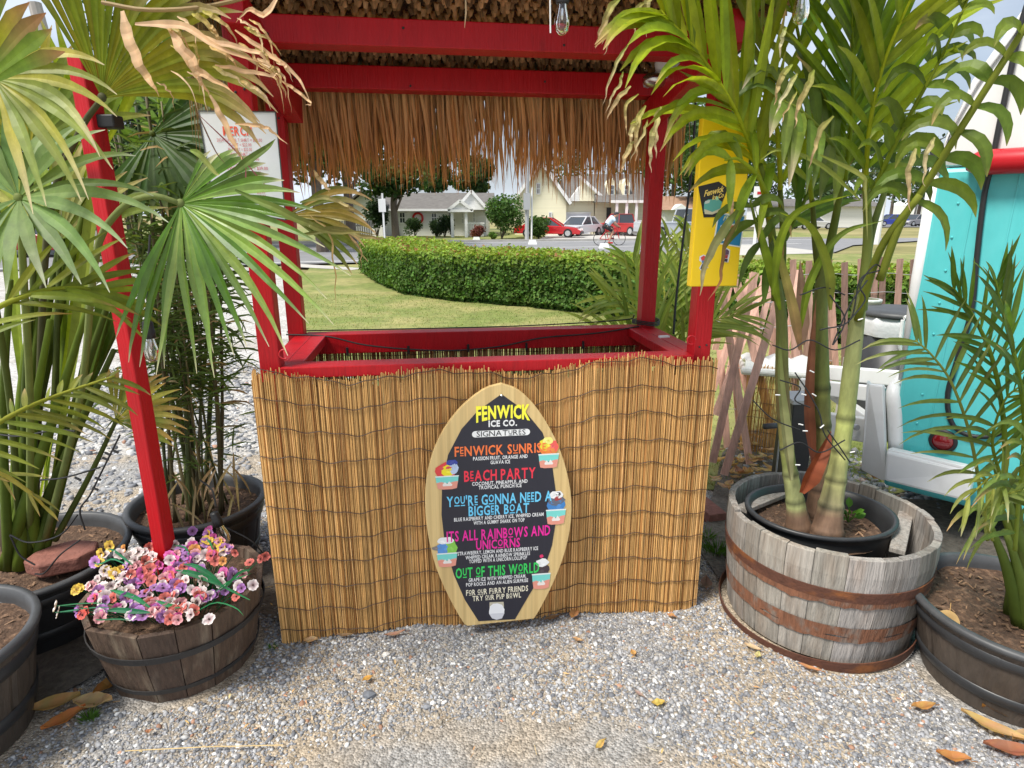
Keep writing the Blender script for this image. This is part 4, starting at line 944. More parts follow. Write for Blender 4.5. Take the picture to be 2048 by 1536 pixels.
solo('hanging_string', MB().tube([P(1100, -30, 1.8), P(1101, 66, 1.8)], .0022, 6), M['trim'], loc=P(1101, 66, 1.8), label='thin white string hanging left of the top bulb', cat='string')
s_ = MB(); s_.cc = (.45, .33, .18); s_.blade([P(931, -10, 1.9), P(932, 25, 1.9), P(929, 56, 1.9)], [.004, .005, .001], (0, -1, 0)); solo('loose_straw', s_, M['thatch'], loc=P(931, 10, 1.9), label='single loose straw hanging from the thatch at the top', cat='straw')
t = thing('spot_lamp', 'grey outdoor lamp behind the right palm at the roof corner', 'lamp', P(1340, 160, 2.6))
part('housing', MB().ball(P(1345, 128, 2.6), (.07, .05, .055), 12, 8), M['white'], t, smooth=True); part('housing', MB().ball(P(1315, 160, 2.6), (.06, .05, .03), 12, 8), M['chrome'], t, smooth=True)
part('bracket', MB().beam(P(1330, 150, 2.62), P(1290, 168, 2.68), .03, .03), M['steel'], t)

# ------------------------------------------------------------------ lettering
GL = {}
CH = "ABCDEFGHIJKLMNOPQRSTUVWXYZ0123456789.,'$=-acefhiknorswt"
tmp = []
for b_, of in (('n', .0), ('b', .022), ('h', .04)):
    for ch in CH:
        cu = bpy.data.curves.new('g', 'FONT'); cu.body = ch; cu.offset = of; cu.resolution_u = 2; cu.size = 1
        o = bpy.data.objects.new('g', cu); COL.objects.link(o); tmp.append((b_, ch, o))
bpy.context.view_layer.update()
dg = bpy.context.evaluated_depsgraph_get()
for b_, ch, o in tmp:
    me = bpy.data.meshes.new_from_object(o.evaluated_get(dg))
    vv = [(v.co.x, v.co.y) for v in me.vertices]; ff = [tuple(p.vertices) for p in me.polygons]
    x0 = min(v[0] for v in vv) if vv else 0; x1 = max(v[0] for v in vv) if vv else .3
    GL[(b_, ch)] = ([(x - x0, y) for x, y in vv], ff, x1 - x0); bpy.data.meshes.remove(me)
for _, _, o in tmp:
    cu = o.data; bpy.data.objects.remove(o); bpy.data.curves.remove(cu)
def letters(mb, s, w='b', fancy=False, skipfirst=False, track=.10, arch=0, nx_=1.0):
    """lay out s with cap height about .70 in a unit frame; returns verts list placed later"""
    x = 0; out = []
    for i, ch in enumerate(s):
        if ch == ' ': x += .30; continue
        if (w, ch) not in GL: continue
        vv, ff, adv = GL[(w, ch)]; f = fancy and ch in 'OUE' and i > 0
        sc_, dy = (.72, .17) if f else (1, 0)
        out.append(([(x + vx * sc_, vy * sc_ + dy) for vx, vy in vv], ff))
        if f:
            u0, u1, y0, y1 = x, x + adv * sc_, .0, .075; out.append(([(u0, y0), (u1, y0), (u1, y1), (u0, y1)], [(0, 1, 2, 3)]))
        x += adv * sc_ + track
    return out, x - track
def put(mb, glyphs, W, O, Ax, x0, x1, z0, z1, N, off, col, cap=.70, slope=0, flare=0):
    mb.cc = col; sx = (x1 - x0) / W; sz = (z1 - z0) / cap
    for vv, ff in glyphs:
        pts = []
        for vx, vy in vv:
            X_ = x0 + vx * sx; k = 1
            zz = vy
            if flare:
                u = vx / W * 2 - 1; zz = vy + (vy - cap) * flare * u * u
            pts.append(O + Ax * X_ + UP * (z0 + zz * sz + slope * (X_ - (x0 + x1) / 2)) + N * off)
        mb.add(pts, ff)
def line(parent, O, Ax, s, px0, px1, pyt, pyb, col, w='b', fancy=False, off=.0016, flare=0, track=.10, shift=0):
    """pixel box in the photograph -> lettering on the board plane"""
    pm = (px0 + px1) / 2
    x0, _ = onplane(px0, (pyt + pyb) / 2 - shift / 2, O, Ax); x1, _ = onplane(px1, (pyt + pyb) / 2 + shift / 2, O, Ax)
    _, zt = onplane(pm, pyt, O, Ax); _, zb = onplane(pm, pyb, O, Ax)
    g, W = letters(None, s, w, fancy, track=track); mb = MB(); N = V((Ax.y, -Ax.x, 0))
    put(mb, g, W, O, Ax, x0, x1, zb, zt, N, off, col, flare=flare)
    return part('lettering', mb, M['print'], parent)

# ------------------------------------------------------------------ surfboard menu
OB = BX(.80, -.075, 0) ; AB = A; NB = V((AB.y, -AB.x, 0))
menu = thing('menu_board', 'surfboard shaped menu sign of pale bamboo with black panel leaning on the reeds', 'sign', OB)
def outline(pxs):
    return [onplane(x, y, OB, AB) for x, y in pxs]
def sm2(pts, n, closed=True):
    q = [V((a, 0, b)) for a, b in pts]; out = spline(q, n); return [(p.x, p.z) for p in out]
right = [(1003, 767), (1040, 782), (1078, 822), (1112, 880), (1133, 940), (1143, 1000), (1140, 1060), (1125, 1120), (1100, 1180), (1072, 1232), (1063, 1238)]
left = [(935, 1252), (925, 1243), (898, 1195), (872, 1135), (856, 1070), (850, 1000), (856, 940), (876, 880), (915, 822), (965, 780), (1003, 767)]
ol = sm2(outline(right), 30)[:-1] + sm2(outline(left), 30)[:-1]
mb = MB(); mb.prism([OB + AB * x + UP * max(z, .004) for x, z in ol], -NB * .018); part('board', mb, M['boardw'], menu, bevel=.002)
inner_r = [(1003, 788), (1050, 822), (1085, 865), (1103, 920), (1111, 980), (1112, 1040), (1104, 1090), (1086, 1145), (1058, 1190), (1030, 1238)]
inner_l = [(957, 1242), (930, 1200), (908, 1150), (890, 1090), (883, 1030), (884, 970), (896, 910), (923, 858), (955, 822), (1003, 788)]
il = outline(inner_r) + outline(inner_l)[:-1]
mb = MB(); mb.prism([OB + AB * x + UP * z + NB * .0012 for x, z in il], -NB * .001); part('panel', mb, M['boardk'], menu)
Ym = (1.0, .93, .06); Wh = (.85, .85, .85); Or = (.95, .20, .05); Rd = (.88, .035, .07); Bl = (.16, .62, .92); Mg = (.88, .02, .36); Gn = (.04, .66, .12); Cr = (.85, .80, .62)
def L(*a, **k): return line(menu, OB, AB, *a, **k)
dk = (.008, .008, .012)
L('FENWICK', 952, 1060, 811, 835, Ym, w='h', flare=.28, track=.06)
L('ICE CO.', 977, 1034, 840, 852, Wh, w='h')
x0, zb = onplane(944, 875, OB, AB); x1, zt = onplane(1060, 857, OB, AB); rr = (zt - zb) / 2; zc = (zt + zb) / 2
pill = [(x1 - rr + rr * math.cos(a), zc + rr * math.sin(a)) for a in np.linspace(-PI / 2, PI / 2, 10)] + [(x0 + rr + rr * math.cos(a), zc + rr * math.sin(a)) for a in np.linspace(PI / 2, 1.5 * PI, 10)]
mb = MB(); mb.cc = Wh; mb.add([OB + AB * x + UP * z + NB * .0016 for x, z in pill], [tuple(range(20))]); part('printed_pill', mb, M['print'], menu)
L('SIGNATURES', 953, 1051, 860, 871, dk, w='n', fancy=True, off=.0022)
L('FENWICK SUNRISE', 909, 1091, 889, 908, Or, fancy=True, off=.0024)
L('PASSION FRUIT, ORANGE AND', 946, 1055, 911, 918, Wh)
L('GUAVA ICE', 981, 1020, 920, 927, Wh)
L('BEACH PARTY', 928, 1071, 938, 959, Rd, fancy=True)
L('COCONUT, PINEAPPLE, AND', 944, 1055, 961, 968, Wh)
L('TROPICAL PUNCH ICE', 957, 1043, 969, 976, Wh)
L("YOU'RE GONNA NEED A", 893, 1103, 987, 1007, Bl, fancy=True, off=.0024)
L('BIGGER BOAT', 937, 1058, 1009, 1028, Bl, fancy=True)
L('BLUE RASPBERRY AND CHERRY ICE, WHIPPED CREAM', 908, 1087, 1030, 1037, Wh)
L('WITH A GUMMY SHARK ON TOP', 947, 1049, 1039, 1046, Wh)
L('ITS ALL RAINBOWS AND', 893, 1100, 1056, 1076, Mg, fancy=True, off=.0024)
L('UNICORNS', 952, 1040, 1078, 1096, Mg, fancy=True)
L('STRAWBERRY, LEMON AND BLUE RASPBERRY ICE', 915, 1076, 1098, 1105, Wh)
L('WHIPPED CREAM, RAINBOW SPRINKLES', 931, 1060, 1107, 1114, Wh)
L('TOPPED WITH A UNICORN LOLLIPOP', 938, 1054, 1115, 1122, Wh)
L('OUT OF THIS WORLD', 911, 1078, 1130, 1150, Gn, fancy=True, off=.0024)
L('GRAPE ICE WITH WHIPPED CREAM,', 937, 1052, 1152, 1159, Wh)
L('POP ROCKS AND AN ALIEN SURPRISE', 932, 1056, 1161, 1168, Wh)
L('FOR OUR FURRY FRIENDS', 932, 1056, 1175, 1186, Cr, fancy=True)
L('TRY OUR PUP BOWL', 945, 1042, 1188, 1198, Cr, fancy=True)
def cup(px0, px1, pyt, pyb, tops, extra=None):
    x0, z0 = onplane(px0, pyb, OB, AB); x1, z1 = onplane(px1, pyt, OB, AB); w = x1 - x0; h = z1 - z0; mb = MB(); xm = (x0 + x1) / 2
    def pg(pts, col, off): mb.cc = col; mb.add([OB + AB * (x0 + u * w) + UP * (z0 + v_ * h) + NB * off for u, v_ in pts], [tuple(range(len(pts)))])
    def bl(cu, cv, ru, rv, col, off, n=12, sd=0): pg([(cu + ru * (1 + .12 * math.sin(5 * a + sd)) * math.cos(a), cv + rv * (1 + .12 * math.cos(4 * a + sd)) * math.sin(a)) for a in np.linspace(0, 2 * PI, n + 1)[:-1]], col, off)
    for k, (cu, cv, ru, rv, col) in enumerate(tops):
        bl(cu, cv, ru, rv, col, .0017 + k * .00004, sd=k)
        for j in range(5): q = .8 + .35 * rnd.random(); bl(cu + rnd.uniform(-.5, .5) * ru, cv + rnd.uniform(-.5, .5) * rv, ru * .22, rv * .22, tuple(min(1, c * q + .03) for c in col), .0019 + k * .00004 + j * .00001, 7, j)
    pg([(.02, .42), (.98, .42), (.95, .20), (.05, .20)], (.20, .68, .62), .0021)
    pg([(.05, .22), (.25, .25), (.5, .18), (.75, .24), (.955, .26), (.90, .02), (.7, -.01), (.3, -.01), (.1, .02)], (.80, .32, .24), .00212)
    pg([(.3, .15), (.4, .24), (.5, .17), (.58, .26), (.72, .14), (.68, .10), (.32, .10)], (.85, .8, .75), .00214)
    pg([(.0, .45), (1, .45), (.99, .41), (.01, .41)], (.80, .85, .83), .00216)
    part('printed_cup', mb, M['print'], menu)
cup(1076, 1119, 871, 936, [(.5, .62, .48, .26, (.85, .25, .04)), (.35, .75, .3, .2, (.85, .72, .05)), (.72, .66, .22, .2, (.85, .12, .10)), (.45, .86, .25, .12, (.9, .85, .25))])
cup(871, 917, 917, 979, [(.45, .6, .45, .28, (.75, .06, .06)), (.55, .62, .3, .2, (.9, .75, .02)), (.8, .7, .18, .22, (.5, .6, .8)), (.72, .88, .24, .1, (.04, .06, .35))])
cup(1091, 1133, 980, 1049, [(.5, .56, .46, .22, (.05, .22, .55)), (.5, .72, .42, .16, (.12, .14, .20)), (.5, .78, .25, .08, (.4, .05, .05)), (.5, .88, .34, .12, (.85, .85, .85)), (.6, .9, .12, .06, (.02, .02, .02))])
cup(874, 914, 1070, 1134, [(.05, .62, .28, .07, (.25, .22, .20)), (.35, .58, .32, .24, (.10, .30, .70)), (.72, .6, .27, .24, (.25, .60, .08)), (.45, .85, .4, .12, (.88, .88, .88))])
cup(1063, 1102, 1107, 1178, [(.5, .55, .44, .2, (.06, .04, .05)), (.55, .76, .34, .12, (.88, .88, .88)), (.5, .95, .1, .05, (.8, .03, .15))])
mb = MB(); mb.cc = (.8, .8, .82)
def pg(pts, col, off, O=OB, Ax=AB, N=NB, m=mb): m.cc = col; m.add([O + Ax * onplane(x, y, O, Ax)[0] + UP * onplane(x, y, O, Ax)[1] + N * off for x, y in pts], [tuple(range(len(pts)))])
pg([(979, 1204), (1007, 1203), (1008, 1214), (979, 1215)], (.55, .50, .38), .0016)
pg([(978, 1222), (980, 1212), (986, 1207), (995, 1206), (1004, 1209), (1009, 1218), (1008, 1226), (978, 1227)], (.85, .85, .87), .0018)
pg([(978, 1227), (1009, 1225), (1004, 1236), (993, 1239), (984, 1236)], (.66, .66, .70), .002); part('printed_bowl', mb, M['print'], menu)
part('screw', MB().ball(OB + AB * onplane(1003, 792, OB, AB)[0] + UP * onplane(1003, 791, OB, AB)[1] + NB * .002, .0045, 8, 6), M['chrome'], menu)

# ------------------------------------------------------------------ merch sheet
OM = V((-.892, 1.885, 0)); AM = V((math.cos(R(3)), math.sin(R(3)), 0)); NM = V((AM.y, -AM.x, 0))
ms_ = thing('price_sheet', 'white price sheet headed MERCH on the left front post', 'sign', OM + UP * 1.53)
mb = MB(); cs = [onplane(x, y, OM, AM) for x, y in ((397, 222), (551, 224), (572, 440), (428, 415))]
mb.prism([OM + AM * x + UP * z for x, z in cs], -NM * .0015); part('paper', mb, M['paper'], ms_)
mb = MB(); pc = [OM + AM * x + UP * z + NM * .0005 for x, z in cs]
for i in range(4): mb.beam(pc[i], pc[(i + 1) % 4], .003, .003, up=NM)
part('sleeve_edge', mb, M['plasticg'], ms_)
Mr = (.80, .10, .05); Mt = (.55, .08, .10)
def LM(s, a, b, c, d, col=Mt, w='n', sh_=2): return line(ms_, OM, AM, s, a, b, c, d, col, w=w, off=.0012)
LM('MERCH', 446, 504, 253, 271, Mr, 'b')
for i, (s, a, b) in enumerate((('2024 SUMMER T SHIRT = $22.00', 434, 524), ('TEAL T = $22.00', 456, 503), ('BLACK T = $22.00', 457, 504), ('THERMAL SHIRT = $28.00', 452, 520), ('TANK = $24.00', 466, 518), ('HOODIE = $35.00', 461, 523), ('SWEATSHIRT = $39.00', 455, 536), ('BALL HATS = $22.00', 465, 522), ('VISOR = $20.00', 468, 515), ('BOWLS = $10.00', 474, 530), ('CUPS = $12.00', 476, 528), ('DOG TOY = $12.00', 477, 530), ('STICKERS = $2.00', 482, 532), ('KOOZIE = $2.00', 486, 530))):
    LM(s, a, b, 277 + i * 9.4, 283.5 + i * 9.4)

# ------------------------------------------------------------------ yellow board on the right front post
OY = V((.60, 2.045, 0)); AY = V((math.cos(R(9)), math.sin(R(9)), 0)); NY = V((AY.y, -AY.x, 0))
yb = thing('yellow_board', 'tall narrow yellow board with stickers on the right front post', 'sign', OY + UP * 1.3)
cs = [onplane(x, y, OY, AY) for x, y in ((1399, 238), (1497, 228), (1484, 571), (1387, 574))]
zt = (cs[0][1] + cs[1][1]) / 2; zb = (cs[2][1] + cs[3][1]) / 2; x0 = (cs[0][0] + cs[3][0]) / 2; x1 = (cs[1][0] + cs[2][0]) / 2
mb = MB(); mb.prism([OY + AY * x0 + UP * zt, OY + AY * x1 + UP * zt, OY + AY * x1 + UP * zb, OY + AY * x0 + UP * zb], -NY * .03); part('board', mb, M['yellow'], yb, bevel=.003)
def st(pts, col, off, name='sticker'):
    m = MB(); pg(pts, col, off, OY, AY, NY, m); return m
s1 = part('sticker', st([(1396, 373), (1437, 363), (1455, 376), (1447, 398), (1432, 434), (1407, 435)], (.012, .01, .012), .001), M['print'], yb, label='black sticker with gold script lettering')
m = MB(); pg([(1408, 405), (1416, 399), (1436, 398), (1444, 404), (1440, 418), (1424, 424), (1407, 424)], (.10, .35, .30), .0014, OY, AY, NY, m); pg([(1410, 402), (1420, 400), (1418, 406), (1409, 408)], (.5, .55, .5), .0016, OY, AY, NY, m); pg([(1408, 418), (1424, 424), (1440, 417), (1438, 423), (1424, 429), (1409, 428)], (.55, .5, .35), .0018, OY, AY, NY, m); pg([(1431, 393), (1436, 393), (1437, 400), (1431, 401)], (.35, .6, .35), .0018, OY, AY, NY, m)
part('printed_picture', m, M['print'], s1)
o = line(s1, OY, AY, 'Fenwick', 1411, 1446, 374, 386, (.75, .55, .12), w='b', off=.0014) if False else None
def script(parent, s, px0, px1, pyt, pyb, col, off=.0016):
    g, W = letters(None, s, 'b', track=.02); mb = MB()
    xx0, _ = onplane(px0, pyb, OY, AY); xx1, _ = onplane(px1, pyb, OY, AY); _, z1_ = onplane(px0, pyt, OY, AY); _, z0_ = onplane(px0, pyb, OY, AY)
    g = [([(vx + vy * .25, vy) for vx, vy in vv], ff) for vv, ff in g]; put(mb, g, W, OY, AY, xx0, xx1, z0_, z1_, NY, off, col, slope=.25)
    return part('lettering', mb, M['print'], parent)
script(s1, 'Fenwick', 1408, 1446, 376, 388, (.80, .58, .14)); script(s1, 'Ice Co', 1424, 1446, 388, 397, (.80, .58, .14))
s2 = part('sticker', st([(1436, 425), (1491, 431), (1481, 495), (1426, 486)], (.78, .78, .72), .001), M['print'], yb, label='blue square sticker with a white border')
m = MB(); pg([(1438, 428), (1488, 433), (1479, 492), (1429, 484)], (.01, .19, .38), .0014, OY, AY, NY, m)
pg([(1440, 452), (1447, 447), (1453, 455), (1450, 470), (1443, 472)], (.6, .72, .78), .0018, OY, AY, NY, m); pg([(1458, 450), (1468, 447), (1476, 455), (1470, 463), (1459, 462)], (.75, .70, .62), .0018, OY, AY, NY, m); pg([(1459, 452), (1466, 450), (1468, 457), (1460, 458)], (.6, .12, .05), .0022, OY, AY, NY, m); pg([(1442, 475), (1462, 472), (1462, 480), (1442, 481)], (.02, .02, .03), .002, OY, AY, NY, m); pg([(1444, 477), (1460, 477), (1459, 481), (1445, 482)], (.7, .7, .65), .0024, OY, AY, NY, m)
part('printed_picture', m, M['print'], s2)
script(s2, 'FEN', 1446, 1466, 430, 438, (.6, .62, .35)); script(s2, 'CO', 1446, 1460, 440, 446, (.2, .45, .5))
s3 = part('sticker', st([(1399, 513), (1407, 509), (1416, 514), (1417, 521), (1412, 527), (1417, 536), (1408, 534), (1401, 541), (1398, 536), (1404, 526), (1398, 521)], (.7, .72, .74), .001), M['print'], yb, label='small sticker of a red shaved ice cup')
m = MB(); pg([(1401, 515), (1407, 511), (1414, 515), (1412, 521), (1403, 521)], (.6, .06, .05), .0014, OY, AY, NY, m); pg([(1403, 521), (1412, 521), (1411, 527), (1404, 527)], (.10, .2, .4), .0016, OY, AY, NY, m); pg([(1404, 528), (1406, 528), (1403, 538), (1400, 538)], (.02, .02, .05), .0016, OY, AY, NY, m); pg([(1409, 527), (1411, 527), (1415, 534), (1413, 535)], (.02, .02, .05), .0016, OY, AY, NY, m)
part('printed_picture', m, M['print'], s3)
s4 = part('sticker', st([(1447, 500), (1453, 496), (1460, 500), (1459, 512), (1456, 525), (1444, 523)], (.7, .70, .74), .001), M['print'], yb, label='small dark sticker of an ice cup')
m = MB(); pg([(1448, 502), (1453, 498), (1458, 502), (1457, 509), (1449, 510)], (.12, .06, .10), .0014, OY, AY, NY, m); pg([(1447, 510), (1456, 510), (1454, 517), (1446, 516)], (.4, .03, .04), .0016, OY, AY, NY, m); pg([(1445, 517), (1455, 518), (1454, 524), (1445, 522)], (.03, .03, .06), .0016, OY, AY, NY, m)
part('printed_picture', m, M['print'], s4)

# ================================================================== BARRELS AND POTS
def barrel(t, c, prof, n, thick, m, gap=.012, segs=2, tones=(.8, 1.2), flat=False):
    c = V(c); a = rnd.uniform(0, .3); wd = [rnd.uniform(.7, 1.35) for _ in range(n)]; s = sum(wd)
    for i in range(n):
        a1 = a + 2 * PI * wd[i] / s; k = rnd.uniform(*tones); dz = rnd.uniform(-.006, .004); dr = rnd.uniform(-.0012, .0012)
        loop = [(r_ + dr, z) for r_, z in prof] + [(r_ + dr - thick, z) for r_, z in reversed(prof)]
        loop = [(r_, z + (dz if z > prof[-1][1] - .01 else 0)) for r_, z in loop]; sg = 1 if flat else segs
        mb = MB(); mb.cc = (k, k, k * rnd.uniform(.95, 1.04)); K = len(loop); vs_ = []
        g0 = gap * rnd.uniform(.2, 1) * .5; A0, A1 = a + g0, a1 - g0
        for j in range(sg + 1):
            aa = A0 + (A1 - A0) * j / sg
            for r_, z in loop: vs_.append(c + V((r_ * math.cos(aa), r_ * math.sin(aa), z)))
        fs = [(j * K + q, (j + 1) * K + q, (j + 1) * K + (q + 1) % K, j * K + (q + 1) % K) for j in range(sg) for q in range(K)]
        fs += [tuple(range(K)), tuple(sg * K + q for q in range(K - 1, -1, -1))]
        mb.add(vs_, fs); part('stave', mb, m, t, bevel=.002); a = a1
def hoop(t, c, r0, r1, z0, z1, m, th=.003, n=64, tilt=None, name='hoop', rfn=None):
    mb = MB().lathe([(r0, z0), (r0 + th, z0), (r1 + th, z1), (r1, z1), (r0, z0)], c, n, axis=tilt, rfn=rfn); return part(name, mb, m, t, smooth=False)
def soil(t, c, r, z, m=M['soil'], chips=90, amp=.012, chipcol=(.20, .12, .07)):
    mb = MB(); c = V(c); nr, na_ = 9, 40
    mb.v.append(tuple(c + UP * z)); mb.c.append((1, 1, 1))
    for i in range(1, nr + 1):
        for j in range(na_):
            a = 2 * PI * j / na_; q = r * i / nr; x, y = q * math.cos(a), q * math.sin(a); mb.v.append((c.x + x, c.y + y, z + c.z + amp * (mnoise.noise(V((x * 14, y * 14, c.x))) + .5 * mnoise.noise(V((x * 45, y * 45, c.x)))))); mb.c.append((1, 1, 1))
    for j in range(na_): mb.f.append((0, 1 + j, 1 + (j + 1) % na_))
    for i in range(nr - 1):
        for j in range(na_): a = 1 + i * na_ + j; b = 1 + i * na_ + (j + 1) % na_; mb.f.append((a, a + na_, b + na_, b))
    part('soil', mb, m, t, smooth=True)
    mb = MB()
    for i in range(chips):
        a = rnd.uniform(0, 2 * PI); q = r * .96 * math.sqrt(rnd.random()); k = rnd.uniform(.4, 1.7); mb.cc = tuple(x * k for x in chipcol)
        mb.box(c + V((q * math.cos(a), q * math.sin(a), z + .004)), (rnd.uniform(.006, .026), rnd.uniform(.003, .008), .003), Matrix.Rotation(rnd.uniform(0, PI), 3, 'Z') @ Matrix.Rotation(rnd.uniform(-.5, .5), 3, 'Y'))
    part('bark_chips', mb, M['chip'], t, kind='stuff')
# big grey half barrel
cB = V((1.225, 2.145, 0))
bar = thing('grey_half_barrel', 'large weathered grey half barrel with rusty hoops holding three palms', 'barrel', cB)
barrel(bar, cB, [(.334, .020), (.347, .15), (.360, .28), (.368, .38), (.366, .452)], 26, .026, M['staveg'], gap=.007, tones=(.72, 1.2))
for r0, r1, z0, z1 in ((.3608, .3645, .285, .325),):
    hoop(bar, cB, r0, r1, z0, z1, M['rust'], .004)
def rag(r, z, j, a): return r
for z0, z1, r0, r1, sd in ((.262, .286, .3585, .3608, 1), (.135, .178, .3455, .3500, 2), (.118, .136, .3440, .3456, 3)):
    mb = MB(); N = 120
    vs_ = []
    for j in range(N):
        a = 2 * PI * j / N; jz = .010 * mnoise.noise(V((math.cos(a) * 6, math.sin(a) * 6, sd))) + .006 * mnoise.noise(V((math.cos(a) * 25, math.sin(a) * 25, sd)))
        for r_, z in ((r0 + .0030, z0 + jz), (r1 + .0032, z1 if sd != 3 else z1)): vs_.append(cB + V((r_ * math.cos(a), r_ * math.sin(a), z)))
    mb.add(vs_, [(2 * j, 2 * ((j + 1) % N), 2 * ((j + 1) % N) + 1, 2 * j + 1) for j in range(N)])
    part('rust_stain', mb, M['rustst'], bar)
hoop(bar, cB + V((-.010, -.006, .034)), .352, .357, -.022, .022, M['rust'], .004, tilt=Matrix.Rotation(R(-3.0), 3, 'Y') @ Matrix.Rotation(R(1.0), 3, 'X'))
part('barrel_floor', MB().lathe([(0, .10), (.31, .10)], cB, 32), M['dirt'], bar)
part('cross_slat', MB().beam(cB + V((-.30, .09, .405)), cB + V((.02, .30, .405)), .05, .02), M['staveg'], bar, bevel=.003)
part('cross_slat', MB().beam(cB + V((.14, -.22, .400)), cB + V((.345, .06, .400)), .05, .02), M['staveg'], bar, bevel=.003)
cI = cB + V((-.025, .02, 0))
inner = thing('black_nursery_pot', 'black nursery pot set inside the grey half barrel', 'pot', cI + UP * .1)
ov = Matrix(((1.1, 0, 0), (0, .92, 0), (0, 0, 1))) @ Matrix.Rotation(R(0), 3, 'Z')
part('wall', MB().lathe([(.20, .11), (.238, .40), (.240, .425), (.252, .428), (.254, .442), (.246, .446), (.236, .442), (.228, .40), (.19, .11)], cI, 48, axis=ov), M['plasticb'], inner, smooth=True)
soil(inner, cI, .225, .375, chips=150)
# flower barrel (wide flat staves)
cF = V((-1.185, 1.885, 0)); fbar = thing('flower_barrel', 'small dark brown wooden barrel planter full of artificial flowers', 'barrel', cF)
barrel(fbar, cF, [(.235, .0), (.266, .14), (.294, .300)], 13, .02, M['staved'], gap=.014, tones=(.75, 1.25), flat=True)
def hexr(r, z, j, a): return r
hoop(fbar, cF, .274, .280, .185, .210, M['iron'], .004, n=40); hoop(fbar, cF, .2425, .2465, .045, .062, M['iron'], .004, n=40)
soil(fbar, cF, .268, .262, chips=60)
# plastic pots
def ppot(name, label, c, R0, R1, H, grooves=18, rim=M['plasticg'], body=M['plasticw'], bands=((.72, .86), (.22, .36)), zs=.82, soilm=M['soil'], chips=110, cc=(.20, .12, .07)):
    c = V(c); t = thing(name, label, 'pot', c); n = grooves * 6
    def rf(r, z, j, a): return r - (.004 if j % 6 == 0 and z < H * .93 and z > .01 else 0)
    part('wall', MB().lathe([(R0 * .9, .0), (R0, .006), (R0 + (R1 - R0) * .33, H * .33), (R0 + (R1 - R0) * .7, H * .7), (R1, H * .95)], c, n, rfn=rf), body, t)
    part('rim', MB().lathe([(R1 - .004, H * .93), (R1 + .008, H * .935), (R1 + .012, H * .97), (R1 + .010, H), (R1 - .004, H + .004), (R1 - .014, H), (R1 - .018, H * .9), (R1 - .03, H * .7)], c, 56), rim, t, smooth=True)
    for b0, b1 in bands:
        r0 = R0 + (R1 - R0) * b0 + .001; r1 = R0 + (R1 - R0) * b1 + .001
        part('band', MB().lathe([(r0, H * b0), (r0 + .005, H * b0 + .004), (r1 + .005, H * b1 - .004), (r1, H * b1)], c, 56), M['plasticb'], t, smooth=True)
    soil(t, c, R1 - .018, H * zs, m=soilm, chips=chips, chipcol=cc); return t
c1 = V((-1.86, 2.08, 0)); c2 = V((-1.40, 2.48, 0)); c3 = V((-1.745, 1.50, 0)); c4 = V((1.70, 1.765, 0))
ppot('palm_pot', 'dark round pot with a red brown stone at the palm', c1, .25, .335, .30, body=M['plasticb'])
ppot('bamboo_pot', 'black round tub holding the bamboo behind the flower barrel', c2, .21, .275, .33, body=M['plasticb'], rim=M['plasticg'])
ppot('empty_tub', 'barrel look tub with bare soil cut by the left edge', c3, .235, .295, .35, zs=.86, chips=160)
ppot('areca_pot', 'barrel look pot of the feathery palm at the right edge', c4, .24, .315, .30, zs=.84, chips=200, cc=(.17, .10, .055))

# stone, tags, bricks
mb = MB(); p = c1 + V((.17, -.035, .325)); ol = [(-.105, -.06), (-.02, -.095), (.09, -.045), (.115, .01), (.085, .07), (-.02, .085), (-.075, .05), (-.11, .0)]
mb.prism([p + V((x * 1.0, y * 1.05, -.05 + .03 * x)) for x, y in ol], V((0, 0, .055))); solo('red_stone', mb, M['brick'], loc=p - UP * .05, label='flat red brown paving stone lying in the palm pot', cat='stone', bevel=.008)
for (x, y, z, r_, lb, l_) in ((c1.x + .02, c1.y - .27, .275, .5, 'white plant tag at the front of the palm pot', .05), (c1.x + .11, c1.y - .10, .31, .9, 'small white tag beside the red brown stone', .035)):
    solo('plant_tag', MB().box((x, y, z), (l_, .02, .008), Matrix.Rotation(-r_, 3, 'Z') @ Matrix.Rotation(.2, 3, 'Y')), M['trim'], loc=(x, y, z), label=lb, cat='tag', bevel=.002)
g = G(1420, 1040); solo('brick', MB().box(g + V((0, .05, .03)), (.10, .20, .06), Matrix.Rotation(.25, 3, 'Z')), M['brick'], loc=g, label='red brick on the ground behind the reed skirt corner', cat='brick', bevel=.004)

# ================================================================== THE VAN
VO = V((1.945, 2.945, 0)); VA = V((.72, -.69, 0)).normalized(); VN = V((-VA.y, VA.x, 0)) * -1; VN = V((VA.y, -VA.x, 0))
if VN.y > 0: VN = -VN
VB = -VN
van = thing('turquoise_van', 'vintage turquoise and white camper van body at the right edge', 'van', VO)
def vp(s, z, off=0): return VO + VA * s + UP * z + VN * off
zt = 1.755
def vpoly(name, pts, depth, off, m, bevel=0, parent=van): return part(name, MB().prism([vp(s, z, off) for s, z in pts], VB * depth), m, parent, bevel=bevel)
vpoly('body_panel', [(.0, .18), (2.0, .18), (2.0, zt), (.0, zt)], 1.6, 0, M['teal'], .02)
vpoly('upper_panel', [(.004, zt + .003), (2.0, zt + .003), (2.0, 2.75), (.50, 2.72), (.25, 2.42), (.08, 2.10), (.012, 1.90)], 1.56, -.002, M['cream'], .03)
vpoly('gutter', [(-.03, zt - .02), (-.005, zt + .05), (.07, 2.11), (.25, 2.46), (.28, 2.44), (.09, 2.09), (.016, 1.89), (.010, zt - .02)], .12, .012, M['white'], .004)
part('corner_trim', MB().tube([vp(-.006, .75, -.02), vp(-.010, 1.25, -.02), vp(-.012, zt + .02, -.02)], [.010, .026, .026], 10), M['white'], van, smooth=True)
